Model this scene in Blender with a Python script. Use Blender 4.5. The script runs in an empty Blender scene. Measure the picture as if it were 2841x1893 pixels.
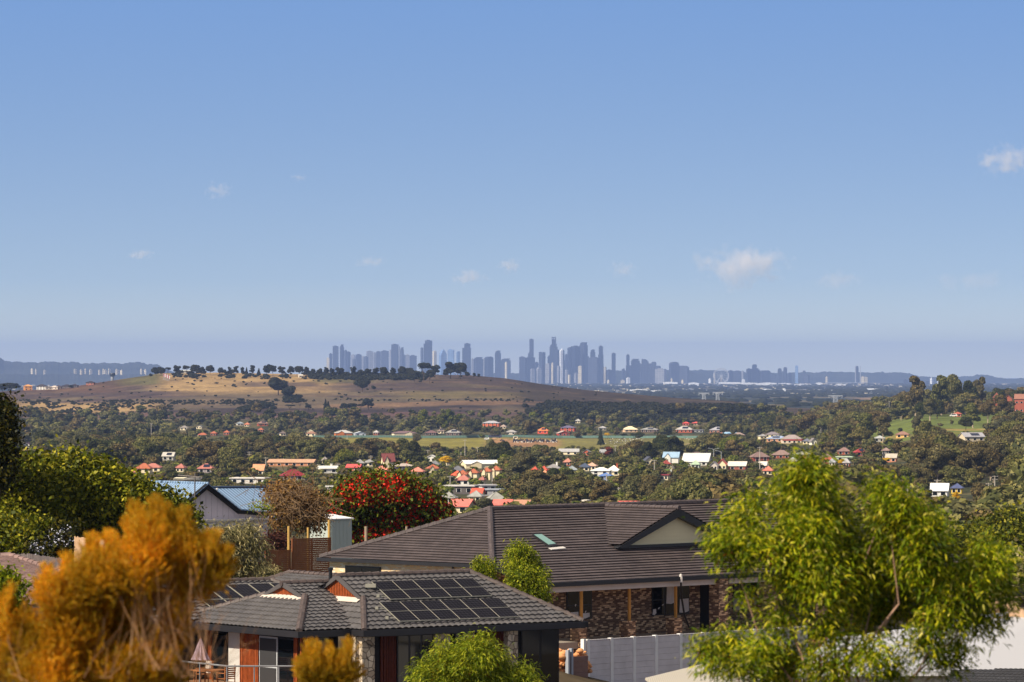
import bpy, bmesh, math, random
import numpy as np
from mathutils import Vector, Matrix

# ------------------------------------------------------------------ camera, sky, sun, exposure
SC = bpy.context.scene
COL = SC.collection
F = 13000.0            # focal length in pixels of the 2841 x 1893 photograph
CX, HY = 1420.5, 1008.0  # centre column, eye-level row
cam_d = bpy.data.cameras.new("camera"); cam = bpy.data.objects.new("camera", cam_d); COL.objects.link(cam)
cam.location = (0, 0, 0); cam.rotation_euler = (math.radians(90), 0, 0)
cam_d.sensor_width = 36.0; cam_d.lens = F / 2841 * 36.0
cam_d.shift_y = (HY - 946.5) / 2841
cam_d.clip_start = 0.5; cam_d.clip_end = 120000
cam_d.dof.use_dof = True; cam_d.dof.focus_distance = 480.0; cam_d.dof.aperture_fstop = 7.0
SC.camera = cam

SUN_AZ = math.radians(232); SUN_EL = math.radians(42)
W = bpy.data.worlds.new("World"); SC.world = W; W.use_nodes = True
wn = W.node_tree; bg = wn.nodes["Background"]
sky = wn.nodes.new("ShaderNodeTexSky"); sky.sky_type = 'NISHITA'; sky.sun_disc = False
sky.sun_elevation = SUN_EL; sky.sun_rotation = SUN_AZ
sky.altitude = 200; sky.air_density = 1.0; sky.dust_density = 0.6; sky.ozone_density = 3.0
# the lens sees only the lowest 5 degrees of sky: the lookup is steepened so the blue deepens as fast as in the photo
wtc = wn.nodes.new("ShaderNodeTexCoord"); wmp = wn.nodes.new("ShaderNodeMapping"); wmp.inputs['Scale'].default_value = (1, 1, 5.5); wmp.inputs['Location'].default_value = (0, 0, 0.17)
wnm = wn.nodes.new("ShaderNodeVectorMath"); wnm.operation = 'NORMALIZE'
wn.links.new(wtc.outputs['Generated'], wmp.inputs[0]); wn.links.new(wmp.outputs[0], wnm.inputs[0]); wn.links.new(wnm.outputs[0], sky.inputs[0])
wtint = wn.nodes.new("ShaderNodeMix"); wtint.data_type = 'RGBA'; wtint.blend_type = 'MULTIPLY'; wtint.inputs[0].default_value = 1.0; wtint.inputs[7].default_value = (1, 1, 1, 1)
wn.links.new(sky.outputs[0], wtint.inputs[6])
# pale horizon glow tinted into the low sky colour, clean blue above
wh = wn.nodes.new("ShaderNodeSeparateXYZ"); wn.links.new(wtc.outputs['Generated'], wh.inputs[0]); whr = wn.nodes.new("ShaderNodeMapRange"); whr.inputs['From Max'].default_value = 0.08; wn.links.new(wh.outputs[2], whr.inputs['Value'])
whc = wn.nodes.new("ShaderNodeMix"); whc.data_type = 'RGBA'; wn.links.new(whr.outputs[0], whc.inputs[0]); whc.inputs[6].default_value = (1.30, 0.97, 0.66, 1); whc.inputs[7].default_value = (1.09, 1.16, 1.20, 1); 
wlr = wn.nodes.new("ShaderNodeMapRange"); wlr.inputs['From Max'].default_value = 0.018; wn.links.new(wh.outputs[2], wlr.inputs['Value'])
wlc = wn.nodes.new("ShaderNodeMix"); wlc.data_type = 'RGBA'; wn.links.new(wlr.outputs[0], wlc.inputs[0]); wlc.inputs[6].default_value = (1.34, 1.16, 0.95, 1); wlc.inputs[7].default_value = (1, 1, 1, 1)
wlm = wn.nodes.new("ShaderNodeMix"); wlm.data_type = 'RGBA'; wlm.blend_type = 'MULTIPLY'; wlm.inputs[0].default_value = 1.0; wn.links.new(whc.outputs[2], wlm.inputs[6]); wn.links.new(wlc.outputs[2], wlm.inputs[7]); wn.links.new(wlm.outputs[2], wtint.inputs[7])
# pale warm tint added to the unseen upper sky to soften and whiten the shade
wsep = wn.nodes.new("ShaderNodeSeparateXYZ"); wn.links.new(wtc.outputs['Generated'], wsep.inputs[0])
wmr = wn.nodes.new("ShaderNodeMapRange"); wmr.inputs['From Min'].default_value = 0.09; wmr.inputs['From Max'].default_value = 0.35; wmr.inputs['To Min'].default_value = 0.0; wmr.inputs['To Max'].default_value = 0.75; wn.links.new(wsep.outputs[2], wmr.inputs['Value'])
wve = wn.nodes.new("ShaderNodeMix"); wve.data_type = 'RGBA'; wn.links.new(wmr.outputs[0], wve.inputs[0]); wn.links.new(wtint.outputs[2], wve.inputs[6]); wve.inputs[7].default_value = (2.5, 2.25, 2.0, 1)
wn.links.new(wve.outputs[2], bg.inputs[0]); bg.inputs[1].default_value = 0.15
sun_d = bpy.data.lights.new("sun", 'SUN'); sun = bpy.data.objects.new("sun", sun_d); COL.objects.link(sun)
sun_d.energy = 5.0; sun_d.angle = math.radians(0.5); sun_d.color = (1.0, 0.89, 0.72)
sdir = Vector((math.sin(SUN_AZ) * math.cos(SUN_EL), math.cos(SUN_AZ) * math.cos(SUN_EL), math.sin(SUN_EL)))
sun.rotation_euler = sdir.to_track_quat('Z', 'Y').to_euler()
SC.cycles.volume_bounces = 2
SC.view_settings.view_transform = 'Standard'; SC.view_settings.look = 'None'
SC.view_settings.exposure = 0.4; SC.view_settings.gamma = 1.0

# ------------------------------------------------------------------ helpers
def P(px, py, d): return Vector(((px - CX) / F * d, d, -(py - HY) / F * d))
def PX(p): return (p[0] / p[1] * F + CX, HY - p[2] / p[1] * F)
def lin(c):
    out = []
    for v in c[:3]:
        v = v / 255.0
        out.append(v / 12.92 if v <= 0.04045 else ((v + 0.055) / 1.055) ** 2.4)
    return tuple(out) + (1.0,)
WL = {}
def tag(o, label=None, cat=None, group=None, kind=None):
    if label: o['label'] = label
    if cat: o['category'] = cat
    if group: o['group'] = group
    if kind: o['kind'] = kind
    return o
def empty(name, loc, label=None, cat=None, group=None):
    o = bpy.data.objects.new(name, None); COL.objects.link(o)
    o.location = Vector(loc); o.empty_display_size = 0.3
    WL[o.name] = Vector(loc)
    return tag(o, label, cat, group)
def mesh_np(name, V, Q=None, T=None, mats=(), parent=None, origin=None, uv=True, midx=None, smooth=False):
    """one mesh object from numpy arrays given in world coordinates"""
    V = np.asarray(V, dtype=np.float64).reshape(-1, 3)
    org = Vector((0, 0, 0))
    if parent is not None: org = WL[parent.name]
    if origin is not None: org = Vector(origin)
    Vl = (V - np.array(org)[None, :]).astype(np.float32)
    me = bpy.data.meshes.new(name)
    nq = 0 if Q is None else len(Q); nt = 0 if T is None else len(T)
    me.vertices.add(len(V)); me.vertices.foreach_set('co', Vl.ravel())
    loops = []
    if nq: loops.append(np.asarray(Q, dtype=np.int32).ravel())
    if nt: loops.append(np.asarray(T, dtype=np.int32).ravel())
    L = np.concatenate(loops)
    me.loops.add(len(L)); me.loops.foreach_set('vertex_index', L)
    ls = np.concatenate([np.arange(nq) * 4, nq * 4 + np.arange(nt) * 3]).astype(np.int32)
    me.polygons.add(nq + nt); me.polygons.foreach_set('loop_start', ls)
    if midx is not None: me.polygons.foreach_set('material_index', np.asarray(midx, dtype=np.int32))
    if smooth: me.polygons.foreach_set('use_smooth', np.ones(nq + nt, dtype=bool))
    me.update(calc_edges=True)
    for m in (mats if isinstance(mats, (list, tuple)) else [mats]): me.materials.append(m)
    o = bpy.data.objects.new(name, me); COL.objects.link(o)
    if parent is not None:
        o.parent = parent; o.location = org - WL[parent.name]
    else: o.location = org
    WL[o.name] = org
    return o
class MB:
    def __init__(s): s.v = []; s.f = []; s.m = []
    def add(s, vs, fs, mi=0):
        k = len(s.v); s.v += [tuple(v) for v in vs]
        for f in fs: s.f.append(tuple(i + k for i in f)); s.m.append(mi)
        return s
    def box3(s, o, a, b, c, mi=0):
        o, a, b, c = Vector(o), Vector(a), Vector(b), Vector(c)
        vs = [o, o + a, o + a + b, o + b, o + c, o + a + c, o + a + b + c, o + b + c]
        return s.add(vs, [(0, 3, 2, 1), (4, 5, 6, 7), (0, 1, 5, 4), (1, 2, 6, 5), (2, 3, 7, 6), (3, 0, 4, 7)], mi)
    def box(s, c, size, rz=0, mi=0):
        ca, sa = math.cos(rz), math.sin(rz)
        a = Vector((ca, sa, 0)) * size[0]; b = Vector((-sa, ca, 0)) * size[1]; z = Vector((0, 0, size[2]))
        return s.box3(Vector(c) - a / 2 - b / 2 - z / 2, a, b, z, mi)
    def prism(s, pts, vec, mi=0):
        n = len(pts); vec = Vector(vec); vs = [Vector(p) for p in pts] + [Vector(p) + vec for p in pts]
        fs = [tuple(range(n))[::-1], tuple(range(n, 2 * n))] + [(i, (i + 1) % n, n + (i + 1) % n, n + i) for i in range(n)]
        return s.add(vs, fs, mi)
    def tube(s, p0, p1, r0, r1=None, n=8, mi=0, cap=True):
        r1 = r0 if r1 is None else r1; p0, p1 = Vector(p0), Vector(p1); d = (p1 - p0).normalized()
        a = d.orthogonal().normalized(); b = d.cross(a)
        vs = []
        for p, r in ((p0, r0), (p1, r1)):
            for i in range(n):
                t = 2 * math.pi * i / n; vs.append(p + a * math.cos(t) * r + b * math.sin(t) * r)
        fs = [(i, (i + 1) % n, n + (i + 1) % n, n + i) for i in range(n)]
        if cap: fs += [tuple(range(n))[::-1], tuple(range(n, 2 * n))]
        return s.add(vs, fs, mi)
    def path(s, pts, rs, n=7, mi=0):
        """continuous tapering tube through pts"""
        pts = [Vector(p) for p in pts]; k = len(s.v); a = None
        for i, p in enumerate(pts):
            d = (pts[min(i + 1, len(pts) - 1)] - pts[max(i - 1, 0)]).normalized()
            if a is None: a = d.orthogonal().normalized()
            a = (a - d * a.dot(d)).normalized(); b = d.cross(a)
            for j in range(n):
                t = 2 * math.pi * j / n; s.v.append(tuple(p + (a * math.cos(t) + b * math.sin(t)) * rs[i]))
        for i in range(len(pts) - 1):
            for j in range(n):
                s.f.append((k + i * n + j, k + i * n + (j + 1) % n, k + (i + 1) * n + (j + 1) % n, k + (i + 1) * n + j)); s.m.append(mi)
        s.f.append(tuple(k + (len(pts) - 1) * n + j for j in range(n))); s.m.append(mi)
        return s
    def lathe(s, c, prof, n=12, mi=0):
        c = Vector(c); k = len(s.v)
        for r, z in prof:
            for j in range(n):
                t = 2 * math.pi * j / n; s.v.append((c.x + r * math.cos(t), c.y + r * math.sin(t), c.z + z))
        for i in range(len(prof) - 1):
            for j in range(n):
                s.f.append((k + i * n + j, k + i * n + (j + 1) % n, k + (i + 1) * n + (j + 1) % n, k + (i + 1) * n + j)); s.m.append(mi)
        return s
    def build(s, name, mats, parent=None, origin=None, smooth=False):
        if getattr(s, 'runs', None):
            for r in s.runs:
                q = MB(); _caps(q, *r); q.build(name, mats, parent)
            return
        org = Vector((0, 0, 0))
        if parent is not None: org = WL[parent.name]
        elif origin is not None: org = Vector(origin)
        me = bpy.data.meshes.new(name)
        me.from_pydata([(v[0] - org.x, v[1] - org.y, v[2] - org.z) for v in s.v], [], s.f)
        for m in (mats if isinstance(mats, (list, tuple)) else [mats]): me.materials.append(m)
        me.polygons.foreach_set('material_index', s.m)
        if smooth: me.polygons.foreach_set('use_smooth', [True] * len(s.f))
        me.update()
        auto_uv(me, org)
        o = bpy.data.objects.new(name, me); COL.objects.link(o)
        if parent is not None: o.parent = parent
        else: o.location = org
        WL[o.name] = org
        return o
def auto_uv(me, org=Vector((0, 0, 0))):
    uvl = me.uv_layers.new(name="UVMap"); Z = Vector((0, 0, 1)); data = [0.0] * (2 * len(me.loops))
    vs = me.vertices
    for p in me.polygons:
        n = p.normal
        if abs(n.z) > 0.97: t = Vector((1, 0, 0)); b = Vector((0, 1, 0))
        else:
            t = Z.cross(n).normalized(); b = n.cross(t)
        for li in p.loop_indices:
            co = vs[me.loops[li].vertex_index].co + org
            data[2 * li] = co.dot(t); data[2 * li + 1] = co.dot(b)
    uvl.data.foreach_set('uv', data)

# value noise in numpy
_rs = np.random.RandomState(7); _G = _rs.rand(256, 256)
def vnoise(x, y):
    x = np.asarray(x, float); y = np.asarray(y, float)
    xi = np.floor(x).astype(int); yi = np.floor(y).astype(int); fx = x - xi; fy = y - yi
    fx = fx * fx * (3 - 2 * fx); fy = fy * fy * (3 - 2 * fy)
    g = lambda i, j: _G[i & 255, j & 255]
    return (g(xi, yi) * (1 - fx) + g(xi + 1, yi) * fx) * (1 - fy) + (g(xi, yi + 1) * (1 - fx) + g(xi + 1, yi + 1) * fx) * fy
def fbm(x, y, o=4):
    s = 0; a = 0.5
    for i in range(o):
        s = s + a * vnoise(x * 2 ** i + 17 * i, y * 2 ** i + 31 * i); a *= 0.5
    return s

# ------------------------------------------------------------------ materials
class NT:
    def __init__(s, name, rough=0.8, spec=0.3, metal=0.0):
        s.m = bpy.data.materials.new(name); s.m.use_nodes = True; s.t = s.m.node_tree
        s.b = s.t.nodes["Principled BSDF"]; s.b.inputs['Roughness'].default_value = rough
        s.b.inputs['Specular IOR Level'].default_value = spec; s.b.inputs['Metallic'].default_value = metal
    def n(s, typ, **kw):
        nd = s.t.nodes.new(typ)
        for k, v in kw.items():
            if k in nd.inputs: nd.inputs[k].default_value = v
            else: setattr(nd, k, v)
        return nd
    def l(s, a, b): s.t.links.new(a, b)
    def coord(s, kind='Object', scale=(1, 1, 1)):
        tc = s.n("ShaderNodeTexCoord"); mp = s.n("ShaderNodeMapping"); mp.inputs['Scale'].default_value = scale
        s.l(tc.outputs[kind], mp.inputs[0]); return mp.outputs[0]
    def noise(s, vec, scale, detail=4.0, rough=0.55):
        nd = s.n("ShaderNodeTexNoise"); nd.inputs['Scale'].default_value = scale
        nd.inputs['Detail'].default_value = detail; nd.inputs['Roughness'].default_value = rough
        s.l(vec, nd.inputs['Vector']); return nd.outputs['Fac']
    def ramp(s, fac, stops):
        r = s.n("ShaderNodeValToRGB"); e = r.color_ramp.elements
        while len(e) > 1: e.remove(e[-1])
        e[0].position = stops[0][0]; e[0].color = stops[0][1]
        for p, c in stops[1:]:
            q = e.new(p); q.color = c
        s.l(fac, r.inputs[0]); return r.outputs[0]
    def mix(s, fac, a, b, mode='MIX'):
        m = s.n("ShaderNodeMix", data_type='RGBA', blend_type=mode)
        for i, v in ((0, fac), (6, a), (7, b)):
            if hasattr(v, 'links'): s.l(v, m.inputs[i])
            else: m.inputs[i].default_value = v
        return m.outputs[2]
    def bump(s, h, strength=0.4, dist=0.02):
        bp = s.n("ShaderNodeBump"); bp.inputs['Strength'].default_value = strength; bp.inputs['Distance'].default_value = dist
        s.l(h, bp.inputs['Height']); s.l(bp.outputs[0], s.b.inputs['Normal'])
    def col(s, c):
        if hasattr(c, 'links'): s.l(c, s.b.inputs['Base Color'])
        else: s.b.inputs['Base Color'].default_value = c
        return s.m
def sc(c, k): return (c[0] * k, c[1] * k, c[2] * k, 1.0)
_MC = {}
def plain(name, rgb, var=0.22, scale=2.0, rough=0.75, spec=0.25, metal=0.0, bump=0.0):
    """painted / plastered / timber surface with soft uneven weathering (rgb = real-world colour, sRGB 0-255)"""
    if name in _MC: return _MC[name]
    c = lin(rgb); t = NT(name, rough, spec, metal); v = t.coord()
    f = t.noise(v, scale, 6.0, 0.62); k = t.ramp(f, [(0.3, sc(c, 1 - var)), (0.7, sc(c, 1 + var))])
    if bump: t.bump(f, bump)
    _MC[name] = t.col(k); return t.m
def brickmat(name, c1, c2, mortar, bw=0.25, rh=0.086, msz=0.008, dots=None, bump=0.5):
    t = NT(name, 0.9, 0.15); uv = t.coord('UV')
    b = t.n("ShaderNodeTexBrick"); t.l(uv, b.inputs['Vector']); b.inputs['Scale'].default_value = 1.0
    b.inputs['Brick Width'].default_value = bw; b.inputs['Row Height'].default_value = rh
    b.inputs['Mortar Size'].default_value = msz; b.inputs['Mortar Smooth'].default_value = 0.1
    b.inputs['Color1'].default_value = (0, 0, 0, 1); b.inputs['Color2'].default_value = (1, 1, 1, 1); b.inputs['Mortar'].default_value = (0.5, 0.5, 0.5, 1)
    n = t.noise(uv, 9.0, 3.0)
    stops = [(0.0, lin(c1)), (0.45, sc(lin(c1), 1.25)), (0.62, lin(c2))]
    if dots: stops += [(0.72, lin(c2)), (0.78, lin(dots))]
    colr = t.ramp(b.outputs['Color'], stops)
    colr = t.mix(0.35, colr, t.ramp(n, [(0.3, (0.35, 0.35, 0.35, 1)), (0.7, (1, 1, 1, 1))]), 'MULTIPLY')
    colr = t.mix(b.outputs['Fac'], colr, lin(mortar))
    inv = t.n("ShaderNodeMath", operation='SUBTRACT'); inv.inputs[0].default_value = 1.0; t.l(b.outputs['Fac'], inv.inputs[1])
    t.bump(inv.outputs[0], bump, 0.01)
    return t.col(colr)
def tilemat(name, rgb, var=0.3, bw=0.33, rh=0.32, rough=0.55, spec=0.4, joints=True):
    t = NT(name, rough, spec); uv = t.coord('UV'); c = lin(rgb)
    b = t.n("ShaderNodeTexBrick"); t.l(uv, b.inputs['Vector']); b.inputs['Scale'].default_value = 1.0
    b.inputs['Brick Width'].default_value = bw; b.inputs['Row Height'].default_value = rh
    b.inputs['Mortar Size'].default_value = 0.010 if joints else 0.0
    b.inputs['Color1'].default_value = sc(c, 1 - var); b.inputs['Color2'].default_value = sc(c, 1 + var); b.inputs['Mortar'].default_value = sc(c, 0.3)
    n = t.noise(uv, 1.3, 8.0, 0.7); n2 = t.noise(uv, 0.25, 3.0)
    k = t.mix(0.55, b.outputs['Color'], t.ramp(n, [(0.3, (0.62, 0.6, 0.58, 1)), (0.7, (1.25, 1.22, 1.2, 1))]), 'MULTIPLY')
    k = t.mix(0.5, k, t.ramp(n2, [(0.35, (0.62, 0.62, 0.64, 1)), (0.65, (1.15, 1.14, 1.1, 1))]), 'MULTIPLY')
    return t.col(k)
def foliage(name, stops, rough=0.65, transl=0.22, objvar=0.5, tint=True):
    """leaf material: colour differs leaf by leaf and tree by tree"""
    t = NT(name, rough, 0.12)
    g = t.n("ShaderNodeNewGeometry"); k = t.ramp(g.outputs['Random Per Island'], [(p, lin(c)) for p, c in stops])
    if tint:
        oi = t.n("ShaderNodeObjectInfo")
        k = t.mix(objvar, k, t.ramp(oi.outputs['Random'], [(0.0, (0.62, 0.72, 0.66, 1)), (0.3, (1.05, 0.86, 0.72, 1)), (0.55, (0.85, 1.0, 0.72, 1)), (0.8, (1.25, 1.1, 0.8, 1)), (1.0, (0.75, 0.85, 0.95, 1))]), 'MULTIPLY')
    t.col(k)
    tr = t.n("ShaderNodeBsdfTranslucent"); t.l(k, tr.inputs[0]); ms = t.n("ShaderNodeMixShader"); ms.inputs[0].default_value = transl
    out = [n for n in t.t.nodes if n.type == 'OUTPUT_MATERIAL'][0]
    t.l(t.b.outputs[0], ms.inputs[1]); t.l(tr.outputs[0], ms.inputs[2]); t.l(ms.outputs[0], out.inputs[0])
    return t.m
def glassmat(name, rgb=(18, 22, 26), rough=0.06):
    if name in _MC: return _MC[name]
    t = NT(name, rough, 0.6); _MC[name] = t.col(lin(rgb)); return t.m
# ------------------------------------------------------------------ the land: one sheet from the garden to the horizon
_PXC = np.array([-300, 0, 700, 1420, 2050, 2250, 2550, 2841, 3200], float)
# near ground: heights by distance (metres); far ground: rows of the photograph by distance
_ND = np.array([0, 40, 70, 120, 180, 215, 236, 270, 300, 330, 450, 700, 1000], float)
_NZL = np.array([-6, -6, -8, -11, -13.5, -13.4, -12.8, -12.4, -12.6, -15, -30, -42, -45.5])
_NZR = np.array([-6, -6, -8.5, -12, -15, -16.6, -16.9, -18, -20, -23, -34, -44, -46])
_FD = np.array([1000, 1400, 1700, 2050, 2400, 2800, 3200, 3600, 3900, 4400, 4800, 5150, 6300, 7500, 9000, 12000, 16000, 20000, 25000, 30000, 36000, 45000, 60000, 61500], float)
_A = [1606, 1432, 1400, 1350, 1314, 1285, 1265, 1250, 1238, 1217, 1196, 1163, 1150, 1143, 1125, 1108, 1093, 1083, 1075, 1070, 1066, 1055, 1049.5, 1052]
_B = [1606, 1436, 1398, 1348, 1310, 1284, 1260, 1234, 1219, 1196, 1172, 1152, 1138, 1132, 1123, 1108, 1093, 1083, 1075, 1070, 1066, 1055, 1049.5, 1052]
_C = [1606, 1440, 1390, 1335, 1282, 1228, 1188, 1162, 1150, 1134, 1124, 1124, 1134, 1132, 1123, 1108, 1093, 1083, 1075, 1070, 1066, 1055, 1049.5, 1052]
_TAB = np.array([_A, _A, _A, _A, _A, _B, _C, _C, _C], float)
_CRX = np.array([-300, 0, 60, 160, 265, 319, 361, 404, 440, 600, 900, 1030, 1200, 1300, 1402, 1510, 1621, 1731, 1870, 2050, 2250, 2600], float)
_CRY = np.array([1094, 1087, 1083, 1080, 1063, 1055, 1049, 1043, 1036, 1034, 1040, 1041, 1040, 1041, 1050, 1067, 1082, 1092, 1104, 1114, 1122, 1150], float)
def ground_py(px, d):
    px = np.asarray(px, float); d = np.maximum(np.asarray(d, float), 1000.0)
    ld = np.log(d); lf = np.log(_FD)
    i = np.clip(np.searchsorted(lf, ld) - 1, 0, len(lf) - 2); t = (ld - lf[i]) / (lf[i + 1] - lf[i])
    p = np.clip(px, _PXC[0], _PXC[-1]); j = np.clip(np.searchsorted(_PXC, p) - 1, 0, len(_PXC) - 2)
    s = (p - _PXC[j]) / (_PXC[j + 1] - _PXC[j])
    a = _TAB[j, i] * (1 - t) + _TAB[j, i + 1] * t; b = _TAB[j + 1, i] * (1 - t) + _TAB[j + 1, i + 1] * t
    base = a * (1 - s) + b * s
    crest = np.interp(px, _CRX, _CRY)
    w = np.clip((2330 - px) / 300.0, 0, 1)
    foot = np.interp(px, [0, 1300, 1700, 2100], [1163, 1158, 1152, 1145])
    th = np.clip((d - 5150) / 1150.0, 0, 1); hy = foot * (1 - th ** 0.9) + crest * th ** 0.9
    zc = -(crest - HY) / F * 6300
    tb = np.clip((d - 6300) / 1700.0, 0, 1); zb = -(base - HY) / F * d
    zz = zc * (1 - tb) + zb * tb - 22 * np.sin(np.pi * tb) * (tb > 0) * (tb < 1)
    by = HY - zz / d * F
    hill = np.where(d <= 6300, hy, np.maximum(by, base * tb + by * (1 - tb)))
    m = (d > 5150) & (d < 8000)
    r0 = np.where(m, hill, base)
    r = base * (1 - w) + r0 * w
    return r
def gz(x, d):
    x = np.asarray(x, float); d = np.asarray(d, float); dd = np.maximum(d, 0.5)
    px = x / dd * F + CX
    s = np.clip((x + 6) / 14.0, 0, 1)
    near = np.interp(dd, _ND, _NZL) * (1 - s) + np.interp(dd, _ND, _NZR) * s
    far = -(ground_py(px, dd) - HY) / F * dd
    far = far + (fbm(x / 60, d / 90) - 0.47) * 3.0 * np.clip((dd - 1000) / 500, 0, 1) * np.clip((5300 - dd) / 300, 0, 1)
    return np.where(dd < 1000, near, far)
def gzf(x, d): return float(gz(x, d))
_DS = np.linspace(1250, 6250, 2600)
def gd(px, py, lo=1250, hi=5140):
    """distance at which the ground stands on row py in column px (first from the viewer)"""
    ds = _DS[(_DS >= lo) & (_DS <= hi)]
    r = HY - gz((px - CX) / F * ds, ds) / ds * F
    k = np.where(r <= py)[0]
    return float(ds[k[0]]) if len(k) else float(hi)

def sm(x, a, b):
    t = np.clip((x - a) / (b - a), 0, 1); return t * t * (3 - 2 * t)
def make_ground():
    cols = np.concatenate([np.linspace(-14000, -500, 28), np.arange(-480, 3330, 9), np.linspace(3350, 17000, 28)])
    rows = np.concatenate([np.linspace(-60, 1, 5), np.geomspace(3, 1000, 60), np.geomspace(1010, 5140, 240), np.linspace(5150, 6300, 170), np.linspace(6330, 8000, 24), np.geomspace(8200, 30000, 60), np.geomspace(31500, 61500, 16)])
    PXg, D = np.meshgrid(cols, rows); X = (PXg - CX) / F * np.maximum(D, 30)
    Z = gz(X, D); n = PXg.shape
    Z = np.where(D < 1, -6.0, Z)
    PY = HY - Z / np.maximum(D, 1) * F
    V = np.stack([X, D, Z], -1).reshape(-1, 3)
    idx = np.arange(n[0] * n[1]).reshape(n)
    Q = np.stack([idx[:-1, :-1], idx[:-1, 1:], idx[1:, 1:], idx[1:, :-1]], -1).reshape(-1, 4)
    # what covers the ground: mown grass, dry grass, dirt, purple thistle, far paddocks
    def c(r, g, b): return np.array(lin((r, g, b))[:3])
    C = np.zeros(n + (3,)) + c(62, 66, 44)
    def put(mask, colr):
        m = np.clip(mask, 0, 1)[..., None]; C[:] = C * (1 - m) + colr * m
    nz = fbm(X / 35, D / 50); nb = fbm(X / 300, D / 70, 5); nf = fbm(X / 14, D / 30, 3)
    put(sm(nz, 0.45, 0.6), c(92, 86, 56)); put(sm(nf, 0.56, 0.7) * 0.6, c(112, 98, 76))
    near = sm(D, 1200, 900); put(near, c(84, 74, 56)); put(near * sm(nf, 0.45, 0.6), c(60, 68, 38))
    def band(px0, px1, d0, d1, colr, soft=60, k=1.0):
        put(sm(PXg, px0 - 15, px0) * sm(PXg, px1 + 15, px1) * sm(D, d0 - soft, d0) * sm(D, d1 + soft, d1) * k, colr)
    band(840, 1400, 3720, 4400, c(126, 120, 52)); band(1400, 1560, 3700, 4370, c(134, 120, 66)); band(1560, 2240, 3600, 4380, c(116, 112, 58))
    put(sm(PXg, 1330, 1380) * sm(PXg, 1570, 1530) * sm(D, 3850, 3900) * sm(D, 4330, 4270), c(150, 116, 82))
    put(sm(PXg, 1890, 1920) * sm(PXg, 2080, 2050) * sm(D, 3990, 4010) * sm(D, 4060, 4040), c(196, 170, 138))
    band(0, 460, 3150, 3500, c(128, 118, 74)); band(2160, 2420, 3950, 4700, c(94, 102, 52)); 
    band(2410, 2770, 2950, 3900, c(96, 108, 50), 40)
    put(sm(PXg, 2420, 2450) * sm(PXg, 2790, 2760) * sm(D, 3010, 3050) * sm(D, 3200, 3150) * sm(nz, 0.35, 0.6), c(150, 132, 78))
    put(sm(PXg, 1812, 1818) * sm(PXg, 1876, 1868) * sm(D, 2400, 2420) * sm(D, 2520, 2500), c(104, 140, 50))
    # the bare hill
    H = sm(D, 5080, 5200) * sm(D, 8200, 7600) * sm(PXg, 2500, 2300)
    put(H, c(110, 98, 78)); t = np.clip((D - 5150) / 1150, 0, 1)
    pw = PY + (fbm(X / 260, D / 500, 4) - 0.47) * 26
    tan = c(180, 152, 104); pur = c(88, 74, 70); dkp = c(64, 54, 56); grn = c(108, 104, 66); red = c(100, 76, 62)
    put(H * sm(nb, 0.42, 0.6), pur)
    put(H * sm(PXg, 380, 480) * sm(PXg, 1000, 860) * sm(pw, 1100, 1082), tan)
    put(H * sm(PXg, 620, 700) * sm(PXg, 900, 860) * sm(np.abs(pw - 1066), 9, 4) * 0.8, pur)
    put(H * sm(PXg, 300, 340) * sm(PXg, 470, 420) * sm(pw, 1075, 1062), grn)
    put(H * sm(PXg, 620, 420) * sm(np.abs(pw - 1092), 11, 6), pur); put(H * sm(PXg, 400, 240) * sm(pw, 1092, 1084), red)
    put(H * sm(PXg, 20, 80) * sm(PXg, 480, 380) * sm(np.abs(pw - 1131), 20, 12), tan)
    put(H * sm(PXg, 840, 900) * sm(PXg, 1060, 1000) * sm(pw, 1066, 1056) * 0.9, grn)
    put(H * sm(PXg, 700, 1000) * sm(PXg, 1300, 1200) * sm(np.abs(pw - 1076), 12, 6) * 0.7, pur)
    put(H * sm(PXg, 1060, 1160) * sm(PXg, 1640, 1500) * sm(np.abs(pw - 1096 - (PXg - 1200) * 0.02), 13, 6) * 0.8, c(130, 118, 76))
    put(H * sm(PXg, 850, 950) * sm(PXg, 1660, 1500) * sm(np.abs(pw - 1122), 8, 4) * 0.9, c(140, 112, 86))
    put(H * sm(PXg, 520, 640) * sm(PXg, 1420, 1300) * sm(np.abs(pw - 1138), 12, 7) * 0.9, dkp)
    put(H * sm(PXg, 300, 420) * sm(PXg, 640, 600) * sm(np.abs(pw - 1142), 5, 3), dkp); put(H * sm(np.abs(pw - 1151), 7, 4) * 0.7, c(116, 88, 84))
    put(H * sm(PXg, 1380, 1480) * 0.85 * sm(nb, 0.2, 0.45), c(70, 60, 52))
    put(H * sm(nf, 0.5, 0.66) * 0.35, c(84, 72, 60)); put(H * sm(nz, 0.52, 0.68) * 0.35, c(140, 116, 88))
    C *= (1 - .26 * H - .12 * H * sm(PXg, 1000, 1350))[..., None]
    # the plain beyond
    Pl = sm(D, 7400, 8300); put(Pl, c(46, 54, 44))
    st = fbm(X / 420, D / 900, 4); put(Pl * sm(st, 0.50, 0.62), c(104, 96, 70)); put(Pl * sm(st, 0.42, 0.3), c(30, 38, 34))
    put(sm(PXg, 2330, 2420) * sm(PXg, 2700, 2600) * sm(D, 9600, 9900) * sm(D, 13500, 12500), c(134, 112, 88))
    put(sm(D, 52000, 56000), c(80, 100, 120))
    t = NT("ground_cover", 0.95, 0.1); a = t.n("ShaderNodeVertexColor"); a.layer_name = "cover"
    v = t.coord('Object', (1, 0.45, 1)); f = t.noise(v, 0.25, 8.0, 0.65); f2 = t.noise(v, 0.03, 6.0, 0.6)
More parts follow.
